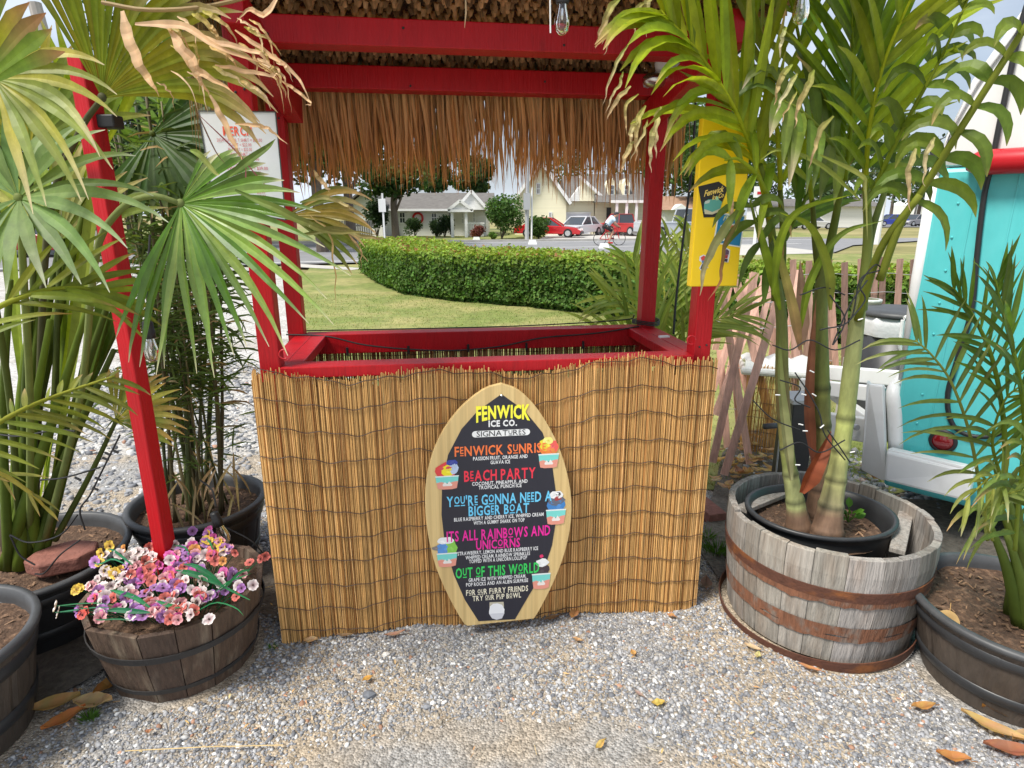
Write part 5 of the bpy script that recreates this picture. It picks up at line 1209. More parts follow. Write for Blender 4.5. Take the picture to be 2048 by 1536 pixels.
for s, a, b in ((.155, .2, zt - .004), (.30, 1.15, zt - .004)): part('seam', MB().box((vp(s, (a + b) / 2, .0015)), (.006, .004, b - a), Matrix.Rotation(math.atan2(VA.y, VA.x), 3, 'Z')), M['teal'], van, bevel=.001)
rv = MB()
for k in range(9): rv.ball(vp(.10, .40 + k * .15, .001), .006, 8, 6)
part('rivet', rv, M['teal'], van, kind='stuff')
def onvan(px, py):
    d = ray(px, py); t = (VO - CAM).dot(VN) / d.dot(VN); p = CAM + d * t - VO; return p.dot(VA), p.z
s, z = onvan(1886, 882)
rl = MB(); Q = VN.to_track_quat('Z', 'Y').to_matrix()
tl = part('tail_light', MB().lathe([(0, .018), (.03, .016), (.044, .008), (.048, 0)], vp(s, z, .002), 28, axis=Q), M['lens'], van, smooth=True)
part('light_ring', MB().lathe([(.044, .010), (.054, .012), (.060, .0)], vp(s, z, .002), 28, axis=Q), M['black'], tl, smooth=True)
s0, z0 = onvan(1943, 334); rl = MB(); rl.tube([vp(s0 - .012, 1.765, .05), vp(s0 + .03, 1.768, .05), vp(s0 + 1.5, 1.78, .05)], [.028, .052, .052], 20)
part('awning_roll', rl, M['redgloss'], van, smooth=True)
rl = MB(); rl.tube([vp(s0 - .045, 1.775, .05), vp(s0 - .01, 1.77, .05)], .005, 6); part('hook', rl, M['iron'], van)
# hinged corner pieces and side mirror/lamp
part('side_lamp', MB().ball(P(1868, 530, 3.0), (.06, .05, .085), 14, 10), M['chrome'], van, smooth=True)
part('side_lamp', MB().ball(P(1877, 448, 2.96), (.025, .02, .03), 10, 8), M['white'], van, smooth=True)
part('vent_box', MB().box(P(1883, 305, 3.1), (.06, .08, .05)), M['iron'], van, bevel=.004)
hp_ = [onvan(x, y) for x, y in ((2075, -40), (2046, 40), (2012, 190), (1984, 330), (1968, 400), (1954, 520), (1944, 620), (1915, 720), (1896, 790), (1905, 845), (1935, 868), (1975, 872), (2010, 862))]
hs = MB(); hs.tube(spline([vp(a, b, .014 if b < 1.7 or i < 3 else .02) for i, (a, b) in enumerate(hp_)], 50), .0115, 8)
solo('black_hose', hs, M['black'], loc=vp(.3, .6, .02), smooth=True, label='black rubber hose curving down the turquoise van panel', cat='hose')
# bumper
bm = part('bumper', MB().prism([P(1772, 903, 2.83), P(1950, 944, 2.55), P(1935, 1004, 2.52), P(1768, 962, 2.80)], VB * .10), M['white'], van, bevel=.012)
part('bumper_cap', MB().beam(P(1776, 905, 2.86) + UP * .01, P(1945, 943, 2.58) + UP * .01, .05, .03), M['white'], van, bevel=.01)
part('bumper_upright', MB().prism([P(1740, 770, 2.98), P(1766, 772, 2.95), P(1772, 960, 2.86), P(1764, 962, 2.88), P(1722, 940, 2.98), P(1733, 762, 2.98)], VB * .04), M['white'], van, bevel=.006)
part('bumper_tube', MB().tube(spline([P(1792, 905, 2.92), P(1790, 830, 2.95), P(1787, 785, 2.98), P(1800, 765, 3.05), P(1826, 744, 3.15)], 12), .034, 12), M['white'], van, smooth=True)
part('bumper_tube', MB().tube(spline([P(1800, 905, 3.0), P(1796, 850, 3.02), P(1800, 840, 3.1)], 6), .03, 10), M['white'], van, smooth=True)
# trailer frame of white painted timber behind
fr = thing('white_trailer_frame', 'white painted timber drawbar frame behind the van bumper', 'trailer frame', P(1700, 850, 3.3))
for a, b, w_, h_ in (((1622, 742, 3.7), (1800, 757, 3.35), .05, .085), ((1600, 770, 3.5), (1770, 790, 3.2), .04, .085), ((1668, 790, 3.45), (1752, 850, 3.1), .05, .05), ((1640, 845, 3.3), (1745, 862, 3.02), .05, .13), ((1690, 880, 3.2), (1748, 838, 3.1), .03, .03)):
    part('timber', MB().beam(P(*a), P(*b), w_, h_), M['white'], fr, bevel=.006)
part('bolt', MB().lathe([(0, .012), (.016, .012), (.018, 0)], P(1712, 854, 3.05), 8, axis=V((0, -1, 0)).to_track_quat('Z', 'Y').to_matrix()), M['steel'], fr)
part('tarp', MB().box(P(1560, 738, 3.9), (.5, .3, .05), Matrix.Rotation(-.3, 3, 'Z')), M['bag'], fr, bevel=.02)

# trash can
tc_ = P(1800, 640, 4.2); tc_ = V((tc_.x, 4.2, 0)); tcan = thing('trash_can', 'black trash can lined with a white bag by the fence', 'trash can', tc_)
zr = P(1800, 622, 4.2).z
part('bin', MB().lathe([(.19, .0), (.24, zr - .12), (.235, zr - .12)], tc_, 28), M['plasticb'], tcan, smooth=True)
part('bag', MB().lathe([(.245, zr - .16), (.262, zr - .08), (.255, zr - .03), (.24, zr - .02)], tc_, 40, rfn=lambda r, z, j, a: r + .008 * math.sin(j * 1.7) + .005 * math.sin(j * 3.1)), M['bag'], tcan, smooth=True)
part('lid_ring', MB().lathe([(.235, zr - .03), (.268, zr - .028), (.268, zr), (.25, zr + .012), (.20, zr + .02), (0, zr + .022)], tc_, 32), M['plasticg'], tcan, smooth=True)
x_ = P(1752, 660, 4.3); solo('white_pail', MB().lathe([(.075, .0), (.085, .42), (.09, .42), (.09, .44), (.07, .44)], (x_.x, 4.45, .52), 20), M['bag'], loc=(x_.x, 4.45, .52), smooth=True, label='white pail standing left of the black trash can', cat='pail')
solo('pail_stand', MB().box((x_.x, 4.45, .26), (.16, .16, .50)), M['polewood'], loc=(x_.x, 4.45, 0), label='timber block under the white pail', cat='block', bevel=.006)
# white mirror-like frame beside the bin
t = thing('metal_rack', 'white framed rack between the trash can and the van', 'rack', P(1850, 760, 3.6))
for a, b in (((1806, 640), (1800, 690)), ((1800, 690), (1812, 740)), ((1808, 636), (1850, 620))): part('bar', MB().tube([P(*a, 3.6), P(*b, 3.6)], .012, 8), M['white'], t)

# ------------------------------------------------------------------ snow fence
fence = thing('snow_fence', 'reddish brown wooden snow fence with upright slats before the hedge', 'fence', (P(1700, 430, 5.3).x, 5.3, 0))
def slat(t, p, q, w=.042, th=.010, yaw=0, k=None):
    k = k or rnd.uniform(.7, 1.25); mb = MB(); mb.cc = (.40 * k, .235 * k, .185 * k)
    d = (V(q) - V(p)).normalized(); mb.beam(p, q, w, th, up=V((math.sin(yaw), -math.cos(yaw), .02))); return part('slat', mb, M['slat'], t)
for px in list(range(1606, 1850, 27)) + [1880, 1910, 1940]:
    x = P(px, 430, 5.3).x; x += rnd.uniform(-.015, .015); h_ = 1.18 + rnd.uniform(-.03, .03); slat(fence, (x, 5.3 + rnd.uniform(-.02, .02), 0), (x - .14 + rnd.uniform(-.03, .03), 5.3, h_), w=.052)
for z in (.3, .6, .9, 1.06):
    part('wire', MB().tube([(P(px, 430, 5.3).x, 5.29 + .012 * math.sin(px), z + .01 * math.sin(px * .05)) for px in range(1590, 1960, 20)], .0025, 4), M['steel'], fence)
fold = thing('collapsed_snow_fence', 'loose criss crossed pinkish snow fence slats leaning beside the stall', 'fence', G(1470, 960))
for a, b, y0, y1 in (((1500, 930), (1440, 560), 3.6, 3.7), ((1545, 870), (1470, 545), 3.9, 3.95), ((1425, 780), (1500, 560), 3.9, 4.0), ((1425, 925), (1510, 545), 3.35, 3.6), ((1448, 950), (1556, 600), 3.3, 3.45), ((1430, 830), (1535, 545), 3.8, 4.0), ((1440, 600), (1500, 800), 4.2, 4.1), ((1470, 560), (1540, 820), 4.3, 4.2), ((1455, 760), (1500, 560), 4.4, 4.4), ((1505, 545), (1520, 760), 4.3, 4.2), ((1525, 550), (1590, 760), 4.4, 4.3), ((1560, 560), (1540, 740), 4.5, 4.5), ((1575, 560), (1600, 760), 4.4, 4.3), ((1590, 620), (1605, 760), 4.5, 4.5), ((1455, 900), (1440, 700), 3.9, 4.0), ((1480, 880), (1462, 640), 4.0, 4.2), ((1430, 700), (1462, 560), 4.4, 4.4), ((1618, 560), (1625, 740), 4.7, 4.7), ((1640, 540), (1632, 740), 4.8, 4.8), ((1660, 545), (1672, 740), 4.8, 4.8), ((1545, 560), (1490, 770), 4.4, 4.2), ((1600, 540), (1560, 760), 4.6, 4.5)):
    p, q = P(*a, y0), P(*b, y1)
    if p.z < 0: p = G(*a)
    slat(fold, p, q, w=.045, yaw=rnd.uniform(-.3, .3), k=rnd.uniform(1.4, 2.1))
for pts in (((1430, 640), (1480, 660), (1540, 655), (1600, 650)), ((1430, 820), (1470, 818), (1520, 822), (1560, 830)), ((1440, 730), (1500, 738), (1560, 735)), ((1470, 600), (1530, 605), (1600, 598))):
    part('wire', MB().tube(spline([P(x, y, 3.95) for x, y in pts], 12), .0025, 4), M['steel'], fold)

# short reed screen behind the palms
rs = thing('reed_screen', 'short golden reed screen with white cloth on top behind the palms', 'screen', (P(1550, 900, 3.85).x, 3.85, 0))
O_ = V((P(1490, 800, 3.85).x, 3.85, 0)); A_ = V((math.cos(R(-14)), math.sin(R(-14)), 0))
part('reed_skirt', reedskin(O_, A_, .40, 78, lambda x: .0, lambda x: .585 + .02 * math.sin(x * 14), lambda x, z: .01 * math.sin(x * 11), (.58, .32, .09)), M['reed'], rs, kind='stuff')
O2 = O_ + A_ * .40; A2 = V((math.cos(R(50)), math.sin(R(50)), 0)); part('reed_skirt', reedskin(O2, A2, .4, 70, lambda x: 0, lambda x: .58, lambda x, z: 0, (.5, .27, .08)), M['reed'], rs, kind='stuff')
NN_ = V((A_.y, -A_.x, 0))
for k in range(6): z = .06 + k * .10; part('binding_wire', MB().tube([O_ + A_ * x + NN_ * (.006 + .01 * math.sin(x * 11)) + UP * (z + .005 * math.sin(x * 20)) for x in np.linspace(0, .4, 16)], .0015, 4), M['wire'], rs)
mb = MB(); n_ = 14
for j in range(8):
    for i in range(n_): x = .46 * i / (n_ - 1) - .02; y = -.03 + .36 * j / 7; mb.v.append(tuple(O_ + A_ * x + V((-A_.y, A_.x, 0)) * y + UP * (.60 + .018 * math.sin(i * 1.3 + j) + (.02 if 0 < j < 7 else -.03)))); mb.c.append((1, 1, 1))
mb.f = [(j * n_ + i, j * n_ + i + 1, (j + 1) * n_ + i + 1, (j + 1) * n_ + i) for j in range(7) for i in range(n_ - 1)]
part('white_cloth', mb, M['bag'], rs, smooth=True)
x_ = P(1606, 800, 3.0); bt = thing('black_planter', 'tall black square planter behind the palm stems', 'planter', (x_.x, 3.05, 0))
part('wall', MB().box((x_.x, 3.05, .31), (.12, .16, .62)), M['plasticb'], bt, bevel=.006); part('rim', MB().box((x_.x, 3.05, .63), (.14, .18, .025)), M['steel'], bt, bevel=.004)
p = P(1528, 853, 2.75); t = thing('spotlight_tube', 'short grey tube spotlight on a stake among the leaves', 'spotlight', p)
part('barrel', MB().tube([p, p + V((.095, .02, .0))], .014, 12), M['plasticg'], t, smooth=True); part('stake', MB().tube([p + V((.09, .02, 0)), V((p.x + .10, p.y + .02, 0))], .004, 6), M['steel'], t)
# ground behind the barrel
mb = MB(); mb.add([tuple(G(x, y, .02)) for x, y in ((1400, 1100), (1445, 905), (1500, 860), (1640, 850), (1620, 980), (1560, 1010), (1440, 1160))], [tuple(range(7))]); solo('dark_dirt', mb, M['dirt'], kind='structure')
mb = MB(); mb.add([tuple(G(x, y, .03)) for x, y in ((1700, 990), (1860, 1000), (2100, 1010), (2150, 1200), (1900, 1250), (1860, 1100), (1760, 1040))], [tuple(range(7))]); solo('dark_dirt', mb, M['dirt'], kind='structure')
mb = MB(); mb.add([(x, y, .013) for x, y in ((-1.62, 1.62), (-1.52, 1.66), (-1.44, 1.78), (-1.42, 2.0), (-1.3, 2.2), (-1.1, 2.16), (-.9, 2.05), (-.88, 2.3), (-1.1, 2.6), (-1.7, 2.4), (-1.75, 1.8))], [tuple(range(11))])
solo('dark_dirt', mb, M['dirt'], kind='structure')  # dirt between the left pots; the dark sheet also paints in the shadow there
# ================================================================== PALMS
def tip(c, t, k, tipc=(.42, .27, .13), start=.75):
    """colour along a leaflet: green to dry tip"""
    q = max(0, (t - start) / (1 - start)) * k
    return tuple(c[i] * (1 - q) + tipc[i] * q for i in range(3))
def jc(c, v=.2):
    k = rnd.uniform(1 - v, 1 + v); return (c[0] * k * rnd.uniform(.9, 1.12), c[1] * k, c[2] * k * rnd.uniform(.8, 1.2))
def leafpts(p, d, L, droop, n=6, side=None):
    pts = [V(p)]; d = V(d).normalized(); s = L / n
    for i in range(n):
        pts.append(pts[-1] + d * s); d = (d + V((0, 0, -1)) * droop * (.15 + i / n) * (1 if d.z > -.98 else 0)).normalized()
    return pts
PROF = [.35, .85, 1.0, .95, .78, .45, .04]
STUFF = {}
def pinnate(root, rach, n, Lf, w, ang=(55, 35), droop=.35, face=(0, -1, .35), col=(.10, .17, .022), sides=(1, 1), dead=.2, rr=(.009, .003), t0=.06, lift=.15, as_parts=True, m='leaf', rcol=None, jit=.12, fold=.25, deadc=(.42, .27, .13), name='frond', t1=1.0):
    rp = spline([P(*q) for q in rach], 26); F_ = V(face).normalized()
    rc = rcol or (col[0] * 1.7 + .03, col[1] * 1.45 + .03, col[2] * 1.3)
    mb = MB(); mb.cc = rc; mb.tube(rp, list(np.linspace(rr[0], rr[1], len(rp))), 7)
    fr_ = part(name, mb, M['leafm'], root, smooth=True)
    stuff = MB()
    for i in range(n):
        t = t0 + (t1 - t0) * (i + .5) / n; f = t * 26; k = min(int(f), 25); p = rp[k].lerp(rp[k + 1], f - k); T = (rp[k + 1] - rp[k]).normalized()
        S = T.cross(F_).normalized(); a = R(ang[0] + (ang[1] - ang[0]) * t)
        for sd, on in ((1, sides[0]), (-1, sides[1])):
            if not on or rnd.random() < .07: continue
            Lg = Lf * (.42 + .58 * math.sin(PI * (.18 + .72 * t))) * rnd.uniform(.85, 1.12) * on
            d = T * math.cos(a) + S * sd * math.sin(a) + F_ * lift + V((rnd.gauss(0, jit), rnd.gauss(0, jit), rnd.gauss(0, jit)))
            pts = leafpts(p, d, Lg, (droop if not hasattr(droop, '__len__') else droop[0 if sd > 0 else 1]) * rnd.uniform(.6, 1.4)); c = jc(col, .3); dk_ = rnd.random() < dead; ks = rnd.uniform(.55, .9)
            cols = [tip(c, j / 6, 1 if dk_ else .25, deadc, ks if dk_ else .85) for j in range(7)]
            ww = w * rnd.uniform(.8, 1.15)
            tgt = MB() if as_parts else stuff
            tgt.blade(pts, [ww * x for x in PROF], F_ + V((rnd.gauss(0, .25), rnd.gauss(0, .2), rnd.gauss(0, .2))), fold, cols)
            if as_parts: part('leaflet', tgt, M[m], fr_, smooth=False)
    if not as_parts: part('leaflets', stuff, M[m], fr_, kind='stuff')
    return fr_
def fan(root, hub, pet, r0, r1, a0, a1, n, face=(0, -1, .1), col=(.10, .17, .022), dead=.3, split=.55, droop=.5, petc=(.10, .13, .03), petr=(.012, .007), yel=None, cup=.12, roll=0, tilt=0, deadc=(.46, .33, .19), deadrange=None, fold=.22, vcolf=None, tipdroop=1.0, wobble=.06, lens=None, m='leaf'):
    """a0..a1 degrees in the leaf plane, 0 = to the right, 90 = up"""
    H_ = P(*hub); F_ = V(face).normalized(); U_ = (UP - F_ * UP.dot(F_)).normalized(); S_ = U_.cross(F_).normalized()
    if S_.x < 0: S_ = -S_
    mb = MB(); mb.cc = petc
    if pet: pp_ = spline([H_] + [P(*q) if len(q) == 3 else q for q in pet], 18); mb.tube(pp_, list(np.linspace(petr[1], petr[0], len(pp_))), 7)
    mb.ball(H_ - F_ * -.002, (.012, .008, .012), 8, 6)
    lf = part('fan_leaf', mb, M['leafm'], root, smooth=True); da = R(a1 - a0) / n; K = 10
    for i in range(n):
        a = R(a0) + da * (i + .5); u = (i + .5) / n; Lg = (r1 if lens is None else r1 * np.interp(u, [0, .25, .5, .75, 1], lens)) * rnd.uniform(.9, 1.08); spl = min(r0, Lg * .8)
        dr = S_ * math.cos(a) + U_ * math.sin(a) + F_ * cup * (1 + .4 * math.sin(i * 1.7)); dr.normalize()
        pts = [H_ + dr * .006]; wd = [.004]; d = dr.copy(); s = Lg / K; w_max = 0
        isd = rnd.random() < (dead if deadrange is None else (dead if deadrange[0] <= u <= deadrange[1] else .12))
        for k in range(1, K + 1):
            r_ = s * k
            if r_ > spl * .75: d = (d + V((rnd.gauss(0, wobble), rnd.gauss(0, wobble), -1 * droop * tipdroop * (r_ / Lg) * (.55 if not isd else .95))) * .5).normalized()
            else: d = (d + V((0, 0, -1)) * droop * .06).normalized()
            pts.append(pts[-1] + d * s); wf = 2 * r_ * math.tan(da / 2) * 1.12
            w_max = max(w_max, wf if r_ <= spl else 0)
            wd.append(wf if r_ <= spl else max(.0015, w_max * (1 - (r_ - spl) / (Lg - spl + 1e-6)) ** .8))
        c = jc(yel if (yel and rnd.random() < .4) else col, .16); st_ = rnd.uniform(.42, .7) if isd else .88
        cols = [tip(c, k / K, 1, deadc, st_) for k in range(K + 1)]
        mb = MB(); mb.blade(pts, wd, F_, fold * (1 if i % 2 else .7), cols); part('leaf_segment', mb, M[m], lf)
    return lf

# ---- left fan palm in the pot with the red stone
GR = (.085, .15, .022); YG = (.20, .25, .03); LG = (.16, .22, .06); GG = (.22, .27, .17)
lp1 = thing('fan_palm', 'fan palm with long green stalks in the pot with the red stone', 'palm', c1 + UP * .27)
for q in ((20, 560, 1.9), (62, 600, 2.0), (85, 555, 2.1), (130, 330, 2.1), (150, 340, 2.2), (168, 420, 2.15), (185, 330, 2.2), (205, 300, 2.3), (232, 560, 2.1), (215, 640, 2.2), (228, 700, 2.05), (242, 640, 2.3), (100, 640, 1.95), (48, 700, 2.2), (180, 600, 2.0)):
    b = c1 + V((rnd.uniform(-.07, .05), rnd.uniform(-.05, .07), .26)); e = P(*q); mid = b.lerp(e, .5) + V((rnd.uniform(-.03, .03), 0, .05)); k = rnd.uniform(.7, 1.5)
    mb = MB(); mb.cc = (.105 * k, .15 * k, .022); mb.tube(spline([b, mid, e], 12), list(np.linspace(rnd.uniform(.015, .024), .009, 13)), 8); part('leaf_stalk', mb, M['leafm'], lp1, smooth=True)
mb = MB(); mb.cc = (.06, .04, .022); mb.tube([c1 + V((-.02, 0, .24)), c1 + V((-.03, 0, .40)), c1 + V((-.02, .01, .50))], [.055, .05, .035], 12); part('trunk', mb, M['bark'], lp1, smooth=True)
for pts, w, cc in ((((100, 1000, 2.1), (150, 700, 2.1), (185, 430, 2.1), (200, 240, 2.1)), .045, (.20, .27, .03)), (((110, 1000, 2.15), (170, 760, 2.15), (222, 560, 2.15), (243, 400, 2.15)), .05, (.10, .15, .02)), (((90, 1000, 2.2), (120, 700, 2.2), (140, 500, 2.2), (160, 330, 2.2)), .04, (.13, .18, .02)), (((120, 1000, 2.2), (190, 740, 2.2), (235, 620, 2.2), (262, 520, 2.2)), .04, (.07, .11, .02)), (((80, 1000, 2.2), (150, 620, 2.2), (175, 420, 2.2), (180, 215, 2.2)), .04, (.30, .36, .03)), (((60, 900, 2.2), (30, 600, 2.2), (20, 420, 2.2), (40, 260, 2.2)), .05, (.22, .28, .03)), (((70, 900, 2.25), (80, 600, 2.25), (95, 420, 2.25), (110, 300, 2.25)), .05, (.15, .2, .02))):
    q = spline([P(*p) for p in pts], 12); mb = MB(); mb.cc = jc(cc, .1); mb.blade(q, [w * x for x in (.3, .35, .5, .7, .9, 1, 1, 1, .95, .8, .6, .35, .04)], (rnd.gauss(0, .4), -1, .1), .4); part('leaf', mb, M['leaf'], lp1)
# upper big fan
fan(lp1, (205, 195, 1.72), [(160, 262, 1.78), (105, 400, 1.9), (85, 620, 2.0), (70, 1060, 2.1)], .34, .43, 5, 108, 24, face=(.05, -1, -.15), col=(.15, .19, .010), yel=(.19, .20, .010), dead=.85, deadrange=(0, .6), droop=.6, petc=(.09, .09, .04), lens=[1.0, 1.1, 1.0, .95, .9], cup=.03, wobble=.12)
# the lit fan in the middle
fan(lp1, (362, 407, 1.68), [(300, 392, 1.66), (235, 425, 1.7), (190, 520, 1.8), (160, 800, 1.95), (90, 1080, 2.08)], .22, .53, -116, 66, 28, face=(-.1, -1, .35), col=(.09, .19, .022), yel=(.19, .30, .07), dead=.12, droop=.26, petc=(.2, .24, .08), deadc=(.55, .52, .36), lens=[.74, .84, 1.0, .50, .28], cup=.1, fold=.6, m='leafg')
# greyish fan at the left
fan(lp1, (38, 397, 1.5), [(48, 560, 1.55), (60, 800, 1.8), (60, 1080, 2.1)], .12, .34, -150, 150, 19, face=(.15, -1, .6), col=(.125, .21, .055), dead=.1, droop=.5, petc=(.18, .22, .06), deadc=(.42, .45, .33), lens=[.6, .8, 1.1, .6, .5], cup=.3)
# drooping pale fan at the upper left
fan(lp1, (-12, 158, 1.45), [(-40, 400, 1.6), (20, 800, 1.9), (40, 1080, 2.1)], .13, .30, -72, 34, 9, face=(0, -1, .3), col=(.22, .28, .06), yel=(.38, .38, .08), dead=.7, droop=.7, deadc=(.60, .52, .34), cup=.1, lens=[.9, 1.1, 1, .9, .8])
fan(lp1, (-60, 190, 1.40), None, .22, .25, 22, 96, 9, face=(.1, -1, -.1), col=(.14, .20, .03), yel=(.26, .28, .02), dead=.6, droop=.15, deadc=(.30, .14, .07), cup=.04)
fan(lp1, (60, 300, 2.05), [(70, 700, 2.1)], .26, .40, 20, 170, 18, face=(.1, -1, -.05), col=(.15, .21, .03), yel=(.30, .30, .03), dead=.15, droop=.3)
fan(lp1, (120, 480, 2.15), [(110, 800, 2.1)], .22, .36, 20, 140, 14, face=(.1, -1, .2), col=(.24, .31, .07), yel=(.34, .36, .12), dead=.1, droop=.3)
fan(lp1, (190, 335, 2.3), [(150, 700, 2.2)], .3, .5, 50, 150, 14, face=(.1, -1, .0), col=(.12, .19, .02), yel=(.3, .36, .02), dead=.1, droop=.15)
# low yellow green fan behind the red post
fan(lp1, (232, 842, 2.12), [(180, 950, 2.1), (110, 1080, 2.1)], .17, .25, -28, 96, 17, face=(.1, -1, .3), col=(.17, .21, .03), yel=(.30, .28, .05), dead=.6, deadc=(.38, .22, .08), droop=.3, lens=[.8, 1, 1, .9, .8])
# loose yellow green fronds crossing in front at the left
lp1b = thing('feather_palm', 'yellow green feathery fronds reaching in at the left edge', 'palm', c3 + V((-.25, 0, .3)))
pinnate(lp1b, [(-140, 760, 1.35), (-40, 640, 1.45), (60, 588, 1.5), (150, 575, 1.55), (215, 585, 1.6)], 10, .23, .019, ang=(40, 18), droop=.12, col=(.15, .19, .02), dead=.6, deadc=(.30, .17, .06), lift=.1)
pinnate(lp1b, [(-160, 940, 1.3), (-60, 880, 1.4), (40, 822, 1.5), (130, 785, 1.6), (230, 752, 1.65)], 15, .20, .016, ang=(75, 35), droop=.2, col=(.15, .18, .025), dead=.6, deadc=(.36, .26, .12), sides=(1, .3), lift=.1)
pinnate(lp1b, [(-120, 960, 1.4), (-20, 940, 1.5), (60, 985, 1.55), (95, 1020, 1.6)], 4, .10, .011, ang=(40, 20), droop=.2, col=(.24, .24, .06), dead=.6, lift=.1)
mb = MB(); mb.cc = (.10, .13, .03); mb.tube(spline([c3 + V((-.42, .05, .25)), P(-160, 950, 1.3)], 4), .012, 7); part('leaf_stalk', mb, M['leafm'], lp1b)

# ---- bamboo in the black tub
bam = thing('bamboo_clump', 'clump of thin dark bamboo canes with drooping narrow leaves', 'bamboo', c2 + UP * .28)
tops = []
for i in range(24):
    a = rnd.uniform(0, 2 * PI); q = .16 * math.sqrt(rnd.random()); b = c2 + V((q * math.cos(a), q * math.sin(a), .27)); e = c2 + V((rnd.uniform(-.24, .20), rnd.uniform(-.12, .18), rnd.uniform(1.15, 2.05)))
    k = rnd.uniform(.6, 1.6); cc = (.14 * k, .12 * k, .055 * k) if i % 3 else (.08 * k, .105 * k, .03 * k); pts = spline([b, b.lerp(e, .5) + V((rnd.uniform(-.02, .02), 0, 0)), e], 22); r_ = rnd.uniform(.004, .0095)
    rad = [r_ * (1.0 if j % 3 else 1.25) * (1 - .5 * j / 22) for j in range(23)]; mb = MB(); mb.cc = cc; mb.tube(pts, rad, 7); part('cane', mb, M['bark'], bam, smooth=True); tops.append(pts)
mb = MB()
for i in range(2300):
    pts = rnd.choice(tops); j = rnd.randint(5, 22); p = pts[j] + V((rnd.gauss(0, .06), rnd.gauss(0, .06), rnd.gauss(0, .03))); a = rnd.uniform(0, 2 * PI); d = V((math.cos(a), math.sin(a) * .7, rnd.uniform(-.3, .5)))
    L_ = rnd.uniform(.07, .16); mb.cc = jc((.085, .135, .03) if rnd.random() < .93 else (.34, .25, .13), .4)
    if p.z < .80 and rnd.random() < .8: continue
    q = leafpts(p, d, L_, rnd.uniform(.4, 1.4), 3); mb.blade(q, [.003, .009, .007, .0005], V((rnd.gauss(0, .5), -1, rnd.gauss(0, .5))), .15)
part('foliage', mb, M['leafm'], bam, kind='stuff')
mb = MB()
for i in range(34):
    a = rnd.uniform(0, 2 * PI); p = c2 + V((.15 * math.cos(a) + .05, .15 * math.sin(a) - .06, rnd.uniform(.38, .6))); mb.cc = jc((.42, .31, .17), .3); mb.blade(leafpts(p, (rnd.gauss(0, .4), rnd.gauss(0, .4), -.6), rnd.uniform(.12, .22), .5, 5), [.004, .010, .012, .010, .006, .001], (0, -1, 0), .3)
part('dry_sheaths', mb, M['leafm'], bam, kind='stuff')
# tall palm behind, filling the gap between the red posts
bp = thing('tall_green_palm', 'tall palm with broad upright leaflets between the two left red posts', 'palm', c2 + V((.02, .12, .28)))
for b_ in ([(395, 1000, 2.6), (372, 760, 2.65), (350, 500, 2.7), (330, 250, 2.75)], [(410, 1000, 2.6), (425, 700, 2.7), (430, 420, 2.75), (450, 150, 2.8)], [(380, 1000, 2.6), (345, 700, 2.6), (300, 400, 2.6), (270, 200, 2.6)]):
    mb = MB(); mb.cc = (.06, .075, .03); mb.tube(spline([P(*q) for q in b_], 14), list(np.linspace(.012, .006, 15)), 7); part('leaf_stalk', mb, M['bark'], bp, smooth=True)
pinnate(bp, [(330, 420, 2.75), (322, 250, 2.75), (300, 90, 2.75), (262, -60, 2.7)], 12, .36, .036, ang=(48, 25), droop=.22, col=(.13, .22, .03), dead=.15)
pinnate(bp, [(430, 430, 2.75), (420, 250, 2.8), (395, 90, 2.8), (350, -60, 2.75)], 12, .36, .030, ang=(50, 28), droop=.3, col=(.12, .19, .03), dead=.3)
pinnate(bp, [(450, 300, 2.8), (470, 150, 2.85), (475, 30, 2.8), (470, -60, 2.75)], 11, .32, .028, ang=(58, 34), droop=.5, col=(.13, .18, .04), dead=.5, deadc=(.40, .32, .18))
fan(bp, (305, 268, 2.45), None, .22, .34, -130, 60, 20, face=(.1, -1, .3), col=(.05, .10, .02), dead=.02, droop=.2)
fan(bp, (345, 350, 2.5), None, .22, .36, -100, 80, 18, face=(.2, -1, .2), col=(.07, .12, .02), dead=.05, droop=.2)
pinnate(bp, [(300, 600, 2.55), (330, 480, 2.6), (380, 380, 2.6), (430, 300, 2.6)], 12, .22, .02, ang=(70, 40), droop=.4, col=(.09, .14, .03), dead=.1, as_parts=False)
pinnate(bp, [(400, 800, 2.5), (420, 650, 2.55), (440, 560, 2.6), (470, 480, 2.6)], 12, .24, .014, ang=(80, 50), droop=.9, col=(.07, .11, .03), dead=.2, as_parts=False)
pinnate(bp, [(350, 700, 2.5), (330, 600, 2.55), (290, 520, 2.6), (260, 470, 2.6)], 12, .20, .016, ang=(80, 50), droop=.8, col=(.09, .14, .03), dead=.2, as_parts=False)
